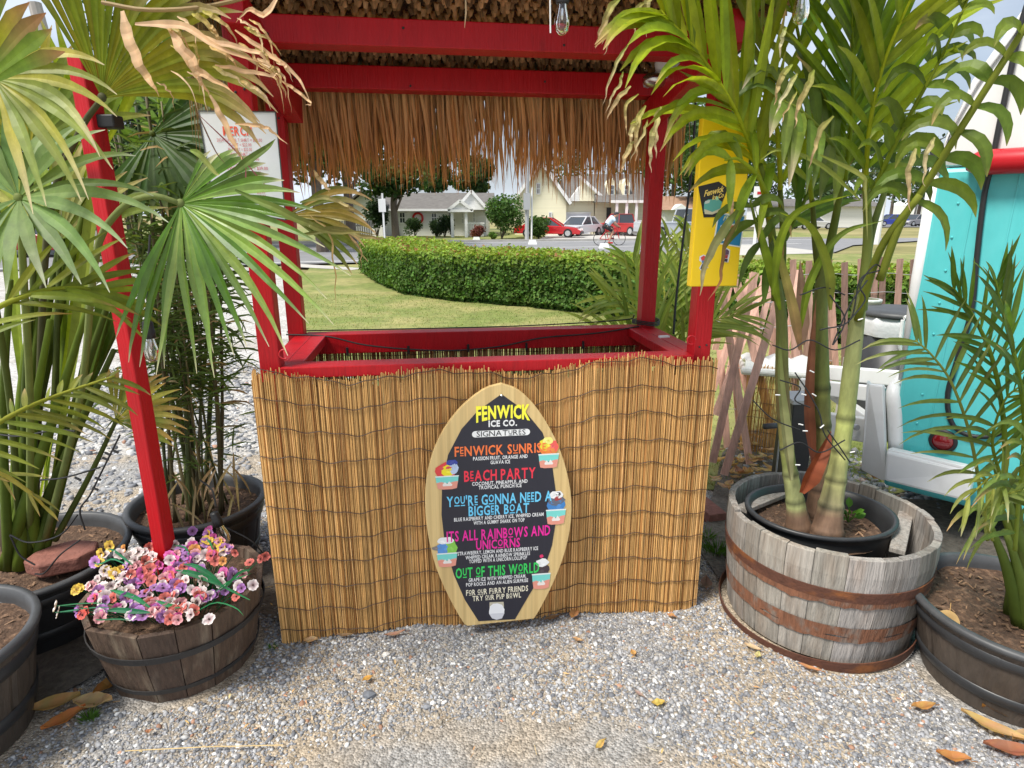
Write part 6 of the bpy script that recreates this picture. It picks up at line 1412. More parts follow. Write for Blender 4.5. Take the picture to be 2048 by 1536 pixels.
# dry leaf tips over the price sheet and post
dl = thing('dry_palm_frond', 'bleached dry frond with curling tips crossing the left front post', 'palm frond', P(560, 60, 1.7))
def free_leaf(root, pts, w, cols, face=(0, -1, .2), name='leaflet', fold=.3):
    q = spline([P(*p) for p in pts], 18); n = len(q); mb = MB(); prof = [min(1, .3 + 3 * (i / (n - 1))) * max(.03, (1 - (i / (n - 1)) ** 2.2)) for i in range(n)]
    cl = [tuple((cols[0][k] * (1 - i / (n - 1)) + cols[-1][k] * (i / (n - 1))) * rj for k in range(3)) for i in range(n) for rj in (rnd.uniform(.8, 1.2),)]
    if w > .005 and cols[-1][0] > cols[-1][1] * 1.15 and w < .034:
        sd_ = rnd.uniform(0, 99); q = [p + V((mnoise.noise(V((sd_, i * .35, 0))), mnoise.noise(V((sd_, i * .35, 5))) * 1.6, mnoise.noise(V((sd_, i * .35, 9))))) * .006 * min(1, i / 4) for i, p in enumerate(q)]; prof = [x * (1 + .22 * mnoise.noise(V((sd_, i * .5, 3)))) for i, x in enumerate(prof)]
    mb.blade(q, [w * x for x in prof], face, fold * rnd.uniform(.8, 1.5), cl); return part(name, mb, M['leafm'], root)
TN = (.58, .40, .24); T2 = (.50, .32, .16); YL = (.42, .36, .06)
for pts, w in ((((245, 22, 1.6), (262, 90, 1.58), (292, 150, 1.57), (318, 190, 1.57)), .030), (((270, 48, 1.6), (360, 50, 1.58), (430, 90, 1.56), (545, 136, 1.55)), .020), (((340, 60, 1.6), (375, 110, 1.58), (410, 150, 1.58), (470, 186, 1.57)), .026), (((345, 62, 1.6), (370, 110, 1.6), (400, 160, 1.6), (420, 195, 1.6)), .020), (((400, 70, 1.6), (450, 90, 1.56), (520, 110, 1.55), (548, 145, 1.55)), .014), (((560, -10, 1.7), (530, 30, 1.65), (500, 20, 1.65), (470, 45, 1.65)), .016), (((430, 130, 1.6), (480, 140, 1.58), (535, 150, 1.57), (560, 150, 1.57)), .012), (((470, 60, 1.62), (520, 95, 1.6), (590, 150, 1.6), (622, 203, 1.6)), .012), (((560, 160, 1.6), (590, 180, 1.6), (622, 206, 1.6), (610, 210, 1.6)), .008), (((420, 190, 1.6), (445, 235, 1.6), (470, 290, 1.6), (485, 320, 1.6)), .016), (((470, 248, 1.6), (520, 250, 1.6), (545, 265, 1.6), (575, 288, 1.6)), .010), (((1190, 60, 1.8), (1205, 30, 1.8), (1225, 5, 1.8), (1240, -20, 1.8)), .014)):
    if pts[0][0] < 1000: free_leaf(dl, pts, w, (TN, T2) if w > .013 else (T2, TN))
mb = MB(); mb.cc = (.36, .26, .13); mb.tube(spline([P(205, 5, 1.66), P(300, 20, 1.64), P(430, 10, 1.68), P(575, -30, 1.75)], 12), .005, 6); part('midrib', mb, M['leafm'], dl)
for pts, w, cols in ((((395, 225, 1.66), (430, 300, 1.66), (452, 330, 1.66)), .004, ((.14, .08, .06),) * 2), (((400, 232, 1.66), (470, 300, 1.66), (530, 370, 1.66), (552, 383, 1.66)), .004, ((.2, .06, .07),) * 2), (((492, 330, 1.66), (491, 380, 1.66), (492, 400, 1.66)), .004, ((.25, .08, .09),) * 2), (((455, 355, 1.6), (500, 320, 1.58), (535, 295, 1.58), (551, 278, 1.58)), .022, ((.08, .13, .025), (.10, .15, .03))), (((380, 300, 1.6), (400, 310, 1.6), (430, 345, 1.6), (440, 350, 1.6)), .016, ((.15, .22, .04), (.3, .3, .1)))):
    free_leaf(dl, pts, w, cols)
# leaf behind the sheet, by the fringe
bl_ = thing('curled_palm_leaf', 'green brown palm leaf curling out right of the price sheet', 'palm leaf', P(575, 440, 1.9))
fan(bl_, (575, 432, 1.9), None, .16, .26, -35, 42, 11, face=(.1, -1, .3), col=(.12, .15, .02), yel=(.26, .2, .04), dead=.6, droop=.5, deadc=(.50, .36, .2))
for pts, w, cols in ((((470, 380, 1.6), (580, 430, 1.6), (650, 460, 1.62), (760, 470, 1.65)), .022, ((.10, .16, .03), (.16, .13, .04))), (((600, 405, 1.8), (650, 395, 1.8), (690, 410, 1.8), (708, 420, 1.8)), .014, ((.14, .18, .03), (.5, .38, .2))), (((620, 430, 1.8), (660, 470, 1.8), (668, 540, 1.8), (672, 620, 1.8)), .007, ((.4, .3, .12), (.4, .26, .12))), (((690, 460, 1.8), (720, 500, 1.8), (722, 540, 1.8)), .006, ((.3, .2, .1),) * 2), (((628, 340, 1.8), (640, 360, 1.8), (655, 375, 1.8), (660, 385, 1.8)), .014, ((.35, .24, .1), (.6, .45, .28))), (((600, 470, 1.8), (680, 460, 1.8), (740, 475, 1.8), (770, 480, 1.8)), .018, ((.13, .15, .03), (.3, .22, .1)))):
    free_leaf(bl_, pts, w, cols)

# ---- the three palms in the grey barrel
def ringed(root, pts, rads, cols, rings=9):
    q = spline([P(*p) for p in pts], 48); n = len(q); rad = list(np.interp(np.linspace(0, 1, n), np.linspace(0, 1, len(rads)), rads))
    cc_ = [tuple(np.interp(i / (n - 1), [c[0] for c in cols], [c[1][k] for c in cols]) for k in range(3)) for i in range(n)]
    for k in range(2, n, 6):
        if k < n * .6: rad[k] *= 1.12; cc_[k] = tuple(x * .4 for x in cc_[k]) ; cc_[k - 1] = tuple(min(1, x * 1.35) for x in cc_[k - 1])
    mb = MB(); mb.tube(q, rad, 14, cols=cc_); return part('trunk', mb, M['bark'], root, smooth=True)
BR = (.20, .12, .075); PG = (.30, .32, .13); DG = (.13, .17, .03); OL = (.17, .19, .04)
GP = (.21, .27, .012); GP2 = (.15, .215, .014)
pa = thing('ringed_palm', 'left palm of the three in the barrel with slim pale stem', 'palm', P(1598, 1062, 2.12), group='three palms in the grey barrel')
ringed(pa, [(1600, 1072, 2.12), (1590, 1000, 2.12), (1578, 930, 2.13), (1570, 860, 2.14), (1564, 760, 2.15), (1563, 640, 2.17), (1552, 560, 2.18)], [.052, .032, .025, .024, .024, .019, .017], [(0, BR), (.12, BR), (.14, PG), (.3, PG), (.34, (.24, .28, .08)), (.6, (.18, .13, .05)), (.75, OL), (1, DG)])
pb = thing('ringed_palm', 'right palm of the three with thickest pale green stem', 'palm', P(1655, 1075, 2.06), group='three palms in the grey barrel')
ringed(pb, [(1652, 1080, 2.05), (1662, 1010, 2.06), (1675, 940, 2.07), (1688, 860, 2.09), (1700, 760, 2.11), (1712, 660, 2.12), (1722, 580, 2.14)], [.060, .042, .032, .029, .029, .025, .021], [(0, BR), (.14, BR), (.16, (.30, .26, .14)), (.3, (.38, .38, .15)), (.5, (.30, .33, .10)), (.8, (.30, .32, .12)), (1, (.20, .22, .05))])
pc_ = thing('ringed_palm', 'middle palm of the three standing behind the other two', 'palm', P(1632, 1030, 2.24), group='three palms in the grey barrel')
ringed(pc_, [(1634, 1045, 2.24), (1640, 960, 2.25), (1645, 860, 2.26), (1642, 740, 2.27), (1640, 620, 2.29), (1650, 520, 2.3)], [.052, .036, .030, .030, .027, .021], [(0, BR), (.2, BR), (.3, (.22, .2, .07)), (.6, (.15, .18, .035)), (1, (.14, .17, .03))])
def sheath(root, pts, w, c0_, c1_): return free_leaf(root, pts, w, (c0_, c1_), name='leaf_sheath', fold=.55)
sheath(pb, ((1602, 985, 2.0), (1625, 940, 2.0), (1648, 895, 2.02), (1662, 862, 2.04)), .065, (.20, .05, .02), (.16, .045, .02))
sheath(pc_, ((1628, 940, 2.2), (1616, 820, 2.21), (1622, 700, 2.22), (1632, 600, 2.22)), .045, (.17, .05, .03), (.22, .10, .06))
sheath(pa, ((1582, 960, 2.08), (1570, 860, 2.09), (1560, 760, 2.10), (1558, 640, 2.12)), .04, (.30, .30, .16), (.14, .17, .04))
for pts, rr_, root, cc in ((((1552, 600, 2.18), (1545, 480, 2.15), (1530, 380, 2.1), (1520, 330, 2.05)), (.016, .009), pa, (.17, .21, .03)), (((1560, 600, 2.2), (1566, 480, 2.2), (1560, 380, 2.2)), (.015, .008), pa, (.13, .17, .03)), (((1645, 560, 2.3), (1672, 430, 2.3), (1690, 330, 2.25)), (.018, .009), pc_, (.15, .19, .03)), (((1640, 560, 2.3), (1630, 480, 2.3), (1625, 400, 2.35)), (.015, .008), pc_, (.14, .17, .03)), (((1722, 620, 2.13), (1735, 480, 2.12), (1730, 330, 2.1)), (.020, .010), pb, (.22, .26, .06)), (((1716, 640, 2.1), (1760, 500, 2.0), (1840, 390, 1.9)), (.014, .010), pb, (.21, .24, .03)), (((1720, 600, 2.15), (1742, 470, 2.15), (1770, 380, 2.12)), (.016, .009), pb, (.18, .23, .07))):
    mb = MB(); mb.cc = cc; q = spline([P(*p) for p in pts], 12); mb.tube(q, list(np.linspace(rr_[0], rr_[1], 13)), 9); part('leaf_stalk', mb, M['leafm'], root, smooth=True)
# fronds of the left palm
pinnate(pa, [(1540, 440, 2.13), (1512, 330, 2.05), (1470, 220, 1.95), (1400, 110, 1.85), (1320, 20, 1.78)], 18, .42, .038, ang=(44, 22), droop=(.12, .42), t0=.2, col=GP, dead=.42, face=(-.2, -1, .55), lift=.08, fold=.35)
pinnate(pa, [(1545, 430, 2.1), (1520, 360, 2.0), (1480, 320, 1.92), (1450, 320, 1.88)], 4, .22, .030, ang=(70, 60), droop=1.0, col=GP2, dead=.4, face=(0, -1, .6), lift=.0)
pinnate(pa, [(1562, 420, 2.2), (1556, 280, 2.2), (1535, 130, 2.15), (1500, -10, 2.1), (1460, -80, 2.1)], 13, .44, .034, ang=(42, 20), droop=.15, col=GP, dead=.15, face=(.1, -1, .2))
pinnate(pa, [(1545, 560, 2.15), (1525, 500, 2.05), (1510, 440, 2.0), (1500, 400, 2.0)], 4, .2, .03, ang=(95, 80), droop=1.0, col=(.08, .13, .02), dead=.3, face=(0, -1, .6))
# middle palm fronds
pinnate(pc_, [(1690, 360, 2.25), (1700, 270, 2.2), (1706, 160, 2.1), (1704, 60, 2.0), (1700, -60, 1.9)], 18, .46, .034, ang=(36, 20), droop=.05, col=(.11, .18, .010), jit=.05, fold=.35, dead=.12, face=(.1, -1, .15), lift=.05)
pinnate(pc_, [(1570, 480, 2.45), (1620, 380, 2.5), (1680, 270, 2.5), (1740, 150, 2.5)], 16, .36, .030, ang=(40, 26), droop=.15, col=(.07, .13, .015), dead=.08, face=(0, -1, .1), lift=.0)
pinnate(pc_, [(1625, 420, 2.35), (1615, 300, 2.35), (1610, 150, 2.3), (1580, 0, 2.2), (1540, -90, 2.2)], 8, .36, .034, ang=(45, 28), droop=.25, col=GP2, dead=.1, face=(0, -1, .2))
pinnate(pc_, [(1690, 330, 2.2), (1650, 270, 2.1), (1600, 220, 2.0), (1560, 200, 1.95)], 9, .30, .046, ang=(60, 50), droop=.9, col=(.12, .18, .03), dead=.5, deadc=(.5, .42, .3), face=(.2, -1, .6))
# right palm fronds
pinnate(pb, [(1760, 560, 2.0), (1800, 450, 1.95), (1850, 372, 1.9), (1920, 260, 1.82), (1990, 150, 1.75), (2060, 40, 1.7)], 8, .19, .038, ang=(80, 65), droop=1.4, jit=.22, col=(.11, .16, .02), dead=.1, face=(-.3, -1, .3), lift=.0, t0=.28, rcol=(.20, .23, .03), rr=(.013, .008))
pinnate(pb, [(1730, 420, 2.1), (1770, 330, 2.05), (1820, 230, 2.0), (1880, 120, 1.95), (1940, -10, 1.9)], 9, .20, .036, ang=(60, 44), droop=.9, jit=.22, col=(.10, .15, .012), sides=(.6, 1), dead=.12, face=(-.1, -1, .3))
pinnate(pb, [(1730, 380, 2.1), (1740, 250, 2.05), (1770, 120, 2.0), (1830, -20, 1.9)], 9, .34, .034, ang=(45, 28), droop=.25, col=GP, dead=.1, face=(0, -1, .2))
pinnate(pb, [(1775, 390, 2.2), (1805, 300, 2.25), (1840, 180, 2.3), (1880, 60, 2.3)], 8, .22, .038, ang=(65, 45), droop=1.2, col=(.06, .10, .018), dead=.05, face=(-.1, -1, .2))
for pts, w, cols in ((((1545, 590, 2.0), (1560, 480, 1.96), (1600, 420, 1.95), (1700, 390, 1.95)), .030, (GP2, GP)), (((1560, 620, 2.02), (1540, 540, 2.0), (1525, 480, 2.0), (1512, 420, 2.0)), .034, (GP2, GP2)), (((1660, 620, 2.0), (1655, 540, 1.98), (1620, 455, 1.96), (1560, 425, 1.95)), .036, ((.14, .15, .03), GP)), (((1600, 660, 2.02), (1620, 560, 2.0), (1680, 470, 1.98), (1770, 440, 1.98)), .030, (GP2, (.12, .17, .03))), (((1600, 700, 2.03), (1585, 620, 2.0), (1560, 520, 2.0), (1545, 470, 2.0)), .038, ((.3, .17, .09), GP2)), (((1605, 690, 2.05), (1602, 600, 2.05), (1600, 520, 2.05)), .05, ((.28, .17, .12), (.24, .15, .11))), (((1720, 400, 1.95), (1640, 330, 1.9), (1560, 300, 1.9), (1520, 320, 1.9)), .016, ((.2, .24, .04), (.24, .28, .06))), (((1640, 310, 1.9), (1720, 350, 1.88), (1730, 380, 1.88), (1735, 480, 1.88)), .016, ((.17, .2, .03), (.3, .3, .1))), (((1458, 380, 1.9), (1462, 420, 1.9), (1452, 470, 1.9)), .016, ((.50, .33, .2), (.40, .28, .16))), (((1475, 420, 1.86), (1440, 470, 1.86), (1410, 530, 1.86), (1400, 590, 1.86)), .03, ((.10, .15, .02), (.42, .36, .2))), (((1490, 420, 1.88), (1450, 490, 1.88), (1440, 560, 1.88), (1415, 600, 1.88)), .014, ((.08, .11, .02), (.4, .16, .08)))):
    free_leaf(pa if pts[0][0] < 1620 else pb, pts, w, cols)
for i, (x, y) in enumerate(((1238, 190), (1248, 210), (1262, 250), (1272, 240), (1284, 262), (1300, 268), (1232, 120), (1225, 60), (1215, 20), (1252, 300), (1310, 240), (1236, 165), (1268, 20), (1290, 10), (1205, 40), (1560, 150), (1575, 170), (1610, 170), (1580, 200), (1640, 260), (1850, 300), (1815, 330), (1560, 70))):
    L_ = rnd.uniform(45, 95); dx = rnd.uniform(-28, 6)
    free_leaf(pa, ((x + rnd.uniform(10, 30), y - L_ * .35, 1.84), (x + 4, y, 1.83), (x + dx * .5, y + L_ * .5, 1.83), (x + dx, y + L_, 1.84)), rnd.uniform(.008, .020), (rnd.choice(((.26, .28, .05), (.34, .32, .12), (.20, .25, .03))), rnd.choice(((.62, .48, .32), (.50, .33, .2), (.6, .52, .38)))))
for i in range(26):
    x = rnd.uniform(330, 560); y = rnd.uniform(30, 190); L_ = rnd.uniform(30, 90); dx = rnd.uniform(5, 60)
    free_leaf(dl, ((x - 20, y - 12, 1.62), (x, y, 1.6), (x + dx * .6, y + L_ * .35, 1.6), (x + dx, y + L_, 1.61)), rnd.uniform(.004, .013), (rnd.choice(((.45, .33, .12), (.30, .28, .05), (.5, .36, .2))), rnd.choice(((.62, .48, .32), (.42, .26, .14)))))
# string lights round the stems
cb = MB()
for pts in (((1660, 590), (1690, 640), (1665, 690), (1700, 610), (1735, 560)), ((1590, 745), (1620, 790), (1640, 830), (1650, 870), (1690, 920)), ((1600, 590), (1650, 575), (1690, 590)), ((1505, 800), (1535, 830), (1560, 845), (1600, 860)), ((1640, 660), (1700, 640), (1720, 560), (1760, 540)), ((1655, 860), (1680, 895), (1700, 925)), ((1545, 690), (1580, 700), (1620, 680), (1670, 700), (1720, 680)), ((1560, 900), (1600, 885), (1640, 905), (1690, 880)), ((1700, 640), (1730, 600), (1720, 570), (1750, 530), (1770, 545)), ((1560, 760), (1600, 775), (1590, 800), (1620, 815))):
    cb.tube(spline([P(x, y, 1.99) for x, y in pts], 24), .0024, 6)
solo('fairy_light_string', cb, M['black'], loc=P(1660, 700, 1.99), label='dark fairy light cable wound round the three palm stems', cat='light string')
mb = MB()
for x, y, a in ((1612, 790, 2.9), (1632, 792, 2.6), (1606, 850, 2.9), (1648, 850, 3.9), (1600, 930, 3.1), (1615, 862, 3.1), (1700, 905, 0.2), (1716, 640, .3), (1628, 745, 2.7), (1560, 790, 3.1)):
    p = P(x, y, 1.98); mb.tube([p, p + V((.016 * math.cos(a), 0, .016 * math.sin(a)))], .0022, 6)
solo('fairy_bulbs', mb, M['trim'], loc=P(1612, 820, 1.98), label='tiny white bulbs of the fairy lights on the palm stems', cat='light string')
cb = MB()
for pts in (((-10, 868), (40, 872), (110, 860), (150, 862)), ((240, 870), (210, 930), (180, 990), (160, 1020), (170, 1060)), ((20, 1070), (60, 1085), (120, 1070), (155, 1030)), ((20, 1070), (40, 1110), (70, 1130)), ((80, 960), (130, 955), (200, 935)), ((160, 1080), (120, 1110), (90, 1145), (70, 1148)), ((440, 1050), (500, 1080), (530, 1110), (570, 1140))):
    cb.tube(spline([P(x, y, 1.92 if x < 300 else 2.15) for x, y in pts], 20), .003, 6)
for x, y in ((190, 955), (205, 915), (210, 905), (150, 955), (225, 900), (185, 975)): p = P(x, y, 1.92); cb.tube([p, p + V((.018, 0, -.01))], .004, 6)
solo('fairy_light_string', cb, M['black'], loc=P(150, 1000, 1.92), label='dark fairy light cable draped over the left palm pot', cat='light string')
# seedling in the inner pot
sd = thing('weed_seedling', 'small bright green leafy weed in the inner black pot', 'weed', P(1698, 1040, 2.14))
for i in range(12):
    a = rnd.uniform(0, 2 * PI); p = P(1698, 1035, 2.12); q = p + V((.03 * math.cos(a), .03 * math.sin(a), rnd.uniform(.0, .045))); mb = MB(); mb.cc = jc((.07, .17, .02), .2); d = (q - p).normalized()
    mb.blade([q - d * .012, q, q + d * .014, q + d * .026], [.008, .026, .024, .003], V((0, -.6, 1)), .2); mb.tube([p - UP * .02, q - d * .01], .0015, 4); part('leaf', mb, M['leafm'], sd)

# ---- areca palm at the right edge
ar = thing('areca_palm', 'feathery green palm in the pot at the right edge', 'palm', c4 + UP * .25)
for q in ((1975, 1040), (1995, 1000), (2010, 1060), (2040, 1020), (2030, 960), (1990, 930)):
    b = c4 + V((rnd.uniform(-.05, .06), rnd.uniform(-.06, .03), .24)); e = P(q[0], q[1], 1.72); mb = MB(); mb.cc = jc((.12, .17, .03), .3); mb.tube(spline([b, b.lerp(e, .5) + V((.0, 0, .03)), e], 8), [.024, .022, .019, .017, .015, .013, .011, .010, .009], 9); part('stem', mb, M['leafm'], ar, smooth=True)
arG = (.075, .135, .018)
pinnate(ar, [(1975, 1080, 1.72), (1962, 990, 1.70), (1940, 870, 1.66), (1905, 770, 1.62), (1865, 712, 1.6), (1830, 680, 1.6)], 15, .235, .0125, ang=(62, 30), droop=.22, col=(.12, .16, .045), dead=.35, deadc=(.34, .33, .14), t0=.25, rr=(.006, .002), face=(-.2, -1, .2))
pinnate(ar, [(2010, 1000, 1.7), (2008, 850, 1.65), (1985, 720, 1.6), (1945, 630, 1.58), (1905, 575, 1.56)], 14, .20, .013, ang=(48, 18), droop=.06, col=arG, dead=.1, t0=.35, rr=(.008, .003), face=(0, -1, .1))
pinnate(ar, [(2040, 1000, 1.65), (2050, 850, 1.6), (2035, 740, 1.55), (2010, 640, 1.52), (1990, 560, 1.5)], 14, .21, .015, ang=(42, 16), droop=.08, col=arG, dead=.1, t0=.3, rr=(.008, .003))
pinnate(ar, [(2000, 1030, 1.66), (2010, 980, 1.6), (1990, 950, 1.55), (1930, 1000, 1.5)], 11, .17, .013, ang=(50, 30), droop=.6, col=(.20, .24, .05), dead=.4, deadc=(.45, .42, .25), rr=(.005, .002), face=(0, -1, .6))
pinnate(ar, [(2030, 1100, 1.6), (2040, 980, 1.55), (2060, 900, 1.5), (2080, 860, 1.5)], 12, .26, .018, ang=(55, 30), droop=.35, col=(.11, .17, .03), dead=.2, rr=(.006, .003))
pinnate(ar, [(1985, 1080, 1.62), (1970, 1030, 1.58), (1985, 1000, 1.55), (2040, 980, 1.5)], 9, .18, .016, ang=(70, 40), droop=.8, col=(.16, .21, .05), dead=.3, rr=(.005, .002), face=(0, -1, .6))
pinnate(ar, [(2000, 950, 1.68), (1985, 880, 1.66), (2010, 800, 1.62), (2060, 760, 1.6)], 11, .22, .015, ang=(65, 35), droop=.2, col=(.09, .14, .02), dead=.1, rr=(.005, .002))

# ---- areca palm behind the stall
ab = thing('garden_palm', 'light green feathery palm growing behind the right back post', 'palm', (P(1330, 700, 3.5).x, 3.5, 0))
LGp = (.19, .26, .05)
for k, r_ in enumerate(([(1330, 720, 3.5), (1300, 655, 3.4), (1260, 610, 3.35), (1210, 590, 3.3)], [(1330, 720, 3.5), (1312, 640, 3.45), (1285, 570, 3.4), (1265, 520, 3.4)], [(1345, 720, 3.5), (1350, 620, 3.5), (1362, 540, 3.5), (1385, 480, 3.5)], [(1345, 720, 3.5), (1370, 640, 3.5), (1400, 580, 3.5), (1440, 540, 3.5)], [(1350, 720, 3.5), (1390, 670, 3.45), (1430, 640, 3.4), (1480, 630, 3.4)], [(1330, 720, 3.5), (1270, 680, 3.35), (1230, 670, 3.3), (1180, 690, 3.3)], [(1340, 720, 3.55), (1330, 620, 3.55), (1330, 540, 3.6), (1340, 470, 3.6)], [(1350, 720, 3.5), (1380, 600, 3.55), (1390, 520, 3.6), (1380, 450, 3.6)])):
    pinnate(ab, r_, 15, (.34 if k not in (2, 3, 6, 7) else .24), .022, ang=(52, 28), droop=.15, col=(LGp if k % 2 else (.24, .30, .07)), dead=.12, deadc=(.5, .42, .25), as_parts=(k < 5), rr=(.008, .003), t0=.12, m='leafm')
mb = MB(); mb.cc = (.2, .16, .08); mb.tube([(P(1335, 700, 3.5).x, 3.5, -.02), (P(1335, 700, 3.5).x, 3.5, .55)], [.07, .05], 10); part('trunk', mb, M['bark'], ab)

# ================================================================== ARTIFICIAL FLOWERS
def flower_mesh(seed):
    r_ = random.Random(seed); mb = MB()
    for k in range(5):
        a = 2 * PI * k / 5 + r_.uniform(-.08, .08); d = V((math.cos(a), math.sin(a), .12)); s = V((-math.sin(a), math.cos(a), 0)); L_ = .0175 * r_.uniform(.9, 1.1); w = .0105 * r_.uniform(.9, 1.15)
        pts = [V((0, 0, 0)), d * L_ * .3 - s * w * .45, d * L_ * .75 - s * w + UP * .002, d * L_ * 1.08 - s * w * .5 + UP * .001, d * L_ * 1.02 - UP * .001, d * L_ * 1.08 + s * w * .5 + UP * .001, d * L_ * .75 + s * w + UP * .002, d * L_ * .3 + s * w * .45]
        b = len(mb.v); cs = [(.12, .04, .05), (.55, .4, .42), (1, 1, 1), (1, 1, 1), (.95, .9, .92), (1, 1, 1), (1, 1, 1), (.55, .4, .42)]
        mb.add(pts, [(0, 1, 2, 3, 4), (0, 4, 5, 6, 7)], cs)
    mb.cc = (.07, .04, .02); mb.ball((0, 0, .002), (.0028, .0028, .002), 6, 4)
    return mesh_of('flower', mb, M['petal'])
fms = [flower_mesh(s) for s in range(5)]
arr = thing('artificial_flowers', 'mass of white, pink, purple, salmon and yellow artificial flowers', 'flowers', cF + UP * .25)
WT, PK, SA, PU, MA, YE, OR, RE = (.78, .72, .70), (.72, .36, .38), (.72, .19, .15), (.42, .20, .52), (.66, .12, .40), (.75, .55, .08), (.72, .34, .08), (.62, .10, .07)
FL = [(383, 1087, WT), (350, 1090, WT), (385, 1062, PU), (312, 1083, MA), (416, 1068, YE), (442, 1083, PK), (417, 1060, MA), (411, 1110, WT), (240, 1108, WT), (220, 1092, YE), (203, 1107, YE), (248, 1098, OR), (201, 1126, YE), (264, 1106, WT), (258, 1113, WT), (278, 1103, WT), (306, 1112, WT), (298, 1095, SA), (340, 1112, MA), (352, 1122, MA), (372, 1112, PU), (390, 1100, OR), (360, 1100, PU), (420, 1083, YE), (415, 1080, YE), (438, 1084, YE), (444, 1096, YE), (420, 1100, SA), (426, 1112, SA), (460, 1098, PK), (470, 1105, SA), (457, 1112, RE), (430, 1122, SA), (446, 1122, OR), (470, 1118, RE), (500, 1125, SA), (522, 1118, SA), (530, 1112, SA), (395, 1118, WT), (403, 1133, WT), (465, 1145, WT), (432, 1156, WT), (410, 1160, WT), (445, 1153, WT), (506, 1170, WT), (368, 1132, PU), (385, 1142, PU), (276, 1130, PK), (285, 1143, SA), (262, 1148, SA), (300, 1138, SA), (310, 1145, MA), (340, 1145, MA), (345, 1138, PK), (320, 1130, MA), (208, 1143, WT), (215, 1138, YE), (240, 1140, YE), (232, 1152, WT), (248, 1153, WT), (190, 1168, WT), (176, 1172, WT), (205, 1175, WT), (222, 1172, WT), (195, 1158, WT), (238, 1170, WT), (152, 1180, YE), (254, 1162, PU), (268, 1168, PU), (282, 1160, MA), (308, 1175, PU), (326, 1170, WT), (350, 1168, PU), (355, 1182, PU), (338, 1184, PU), (300, 1190, WT), (290, 1188, PU), (384, 1180, WT), (396, 1190, SA), (402, 1184, WT), (423, 1190, PU), (395, 1205, WT), (188, 1198, RE), (198, 1190, SA), (212, 1200, PU), (234, 1200, RE), (228, 1195, SA), (270, 1200, PU), (302, 1204, SA), (330, 1196, SA), (345, 1192, SA), (352, 1200, RE), (322, 1208, SA), (385, 1218, WT), (278, 1223, PU), (285, 1232, PU), (300, 1213, PK), (312, 1222, PK), (318, 1230, PK), (365, 1215, SA), (350, 1220, SA), (340, 1238, SA), (270, 1218, PU), (200, 1236, PK), (165, 1230, RE), (172, 1222, SA), (113, 1212, WT), (117, 1225, WT), (258, 1180, WT), (245, 1185, WT), (372, 1160, WT), (330, 1155, PK), (350, 1150, MA), (296, 1156, SA), (378, 1125, MA), (290, 1122, SA), (258, 1128, WT), (270, 1120, WT)]
FL = [f for f in FL if not (f[2] is RE and rnd.random() < .5)]
FL += [(x + rnd.uniform(-13, 13), y + rnd.uniform(-10, 9), rnd.choice((c, c, WT, PK, MA, PU, SA))) for x, y, c in FL if 150 < x < 500 and rnd.random() < .62]
FL += [(rnd.uniform(180, 420), rnd.uniform(1190, 1240), rnd.choice((WT, WT, PK, PU, SA, MA))) for x_ in range(34)]
FL += [(rnd.uniform(400, 490), rnd.uniform(1140, 1195), rnd.choice((WT, PK, PU, SA, MA))) for x_ in range(12)]
stems = MB()
for i, (x, y, c) in enumerate(FL):
    t_ = (1240 - y) / 180.0; Yd = 1.60 + t_ * .32; p = P(x, y, Yd)
    rim = cF + (V((p.x, p.y, 0)) - cF) * .5; rim.z = .22
    o = bpy.data.objects.new('flower', rnd.choice(fms)); COL.objects.link(o); o.parent = arr; ORG[o] = ORG[arr]; o.location = p - ORG[arr]
    d = V((rnd.gauss(0, .45), -1 + rnd.gauss(0, .3), .75 + rnd.gauss(0, .3))).normalized()
    if x < 130: d = V((-.8, -.5, .4)).normalized()
    o.rotation_euler = (d.to_track_quat('Z', 'Y').to_matrix() @ Matrix.Rotation(rnd.uniform(0, 6), 3, 'Z')).to_euler(); s = rnd.uniform(.72, 1.12); o.scale = (s, s * rnd.uniform(.8, 1.05), s * rnd.uniform(.8, 2.2))
    k = rnd.uniform(.85, 1.15); o.color = (min(1, c[0] * k), min(1, c[1] * k), min(1, c[2] * k), 1)
    stems.cc = (.02, .16, .07); mid = rim.lerp(p, .6) + UP * .02; stems.tube(spline([rim, mid, p - d * .004], 5), .0014, 5, caps=False)
part('flower_stems', stems, M['leafm'], arr, kind='stuff')
for pts, w in ((((440, 1170), (410, 1155), (375, 1145), (350, 1140)), .020), (((445, 1172), (420, 1150), (390, 1132), (365, 1128)), .016), (((300, 1225), (260, 1222), (230, 1220), (212, 1222)), .016), (((300, 1215), (270, 1195), (240, 1185), (220, 1180)), .014), (((500, 1200), (460, 1180), (430, 1165), (400, 1160)), .007), (((430, 1185), (455, 1165), (480, 1155), (502, 1147)), .006), (((500, 1140), (480, 1145), (455, 1170), (440, 1182)), .010), (((110, 1225), (150, 1220), (190, 1215), (230, 1216)), .004), (((112, 1212), (150, 1208), (190, 1206), (230, 1210)), .004), (((250, 1128), (225, 1118), (200, 1128), (185, 1125)), .006), (((265, 1130), (240, 1110), (225, 1100), (215, 1098)), .008), (((390, 1225), (430, 1205), (470, 1215), (488, 1232)), .004), (((260, 1240), (230, 1238), (200, 1240), (190, 1238)), .005), (((380, 1115), (370, 1095), (345, 1090)), .006), (((430, 1110), (420, 1085), (410, 1075)), .006), (((360, 1215), (335, 1210), (310, 1200)), .012)):
    q = spline([P(x, y, 1.59 + (1240 - y) / 180 * .32) for x, y in pts], 8); mb = MB(); mb.cc = jc((.02, .17, .065), .25); mb.blade(q, [w * x for x in (.3, .7, .95, 1, 1, .9, .7, .4, .05)], V((0, -.7, .7)), .3); part('leaf', mb, M['leaf'], arr)

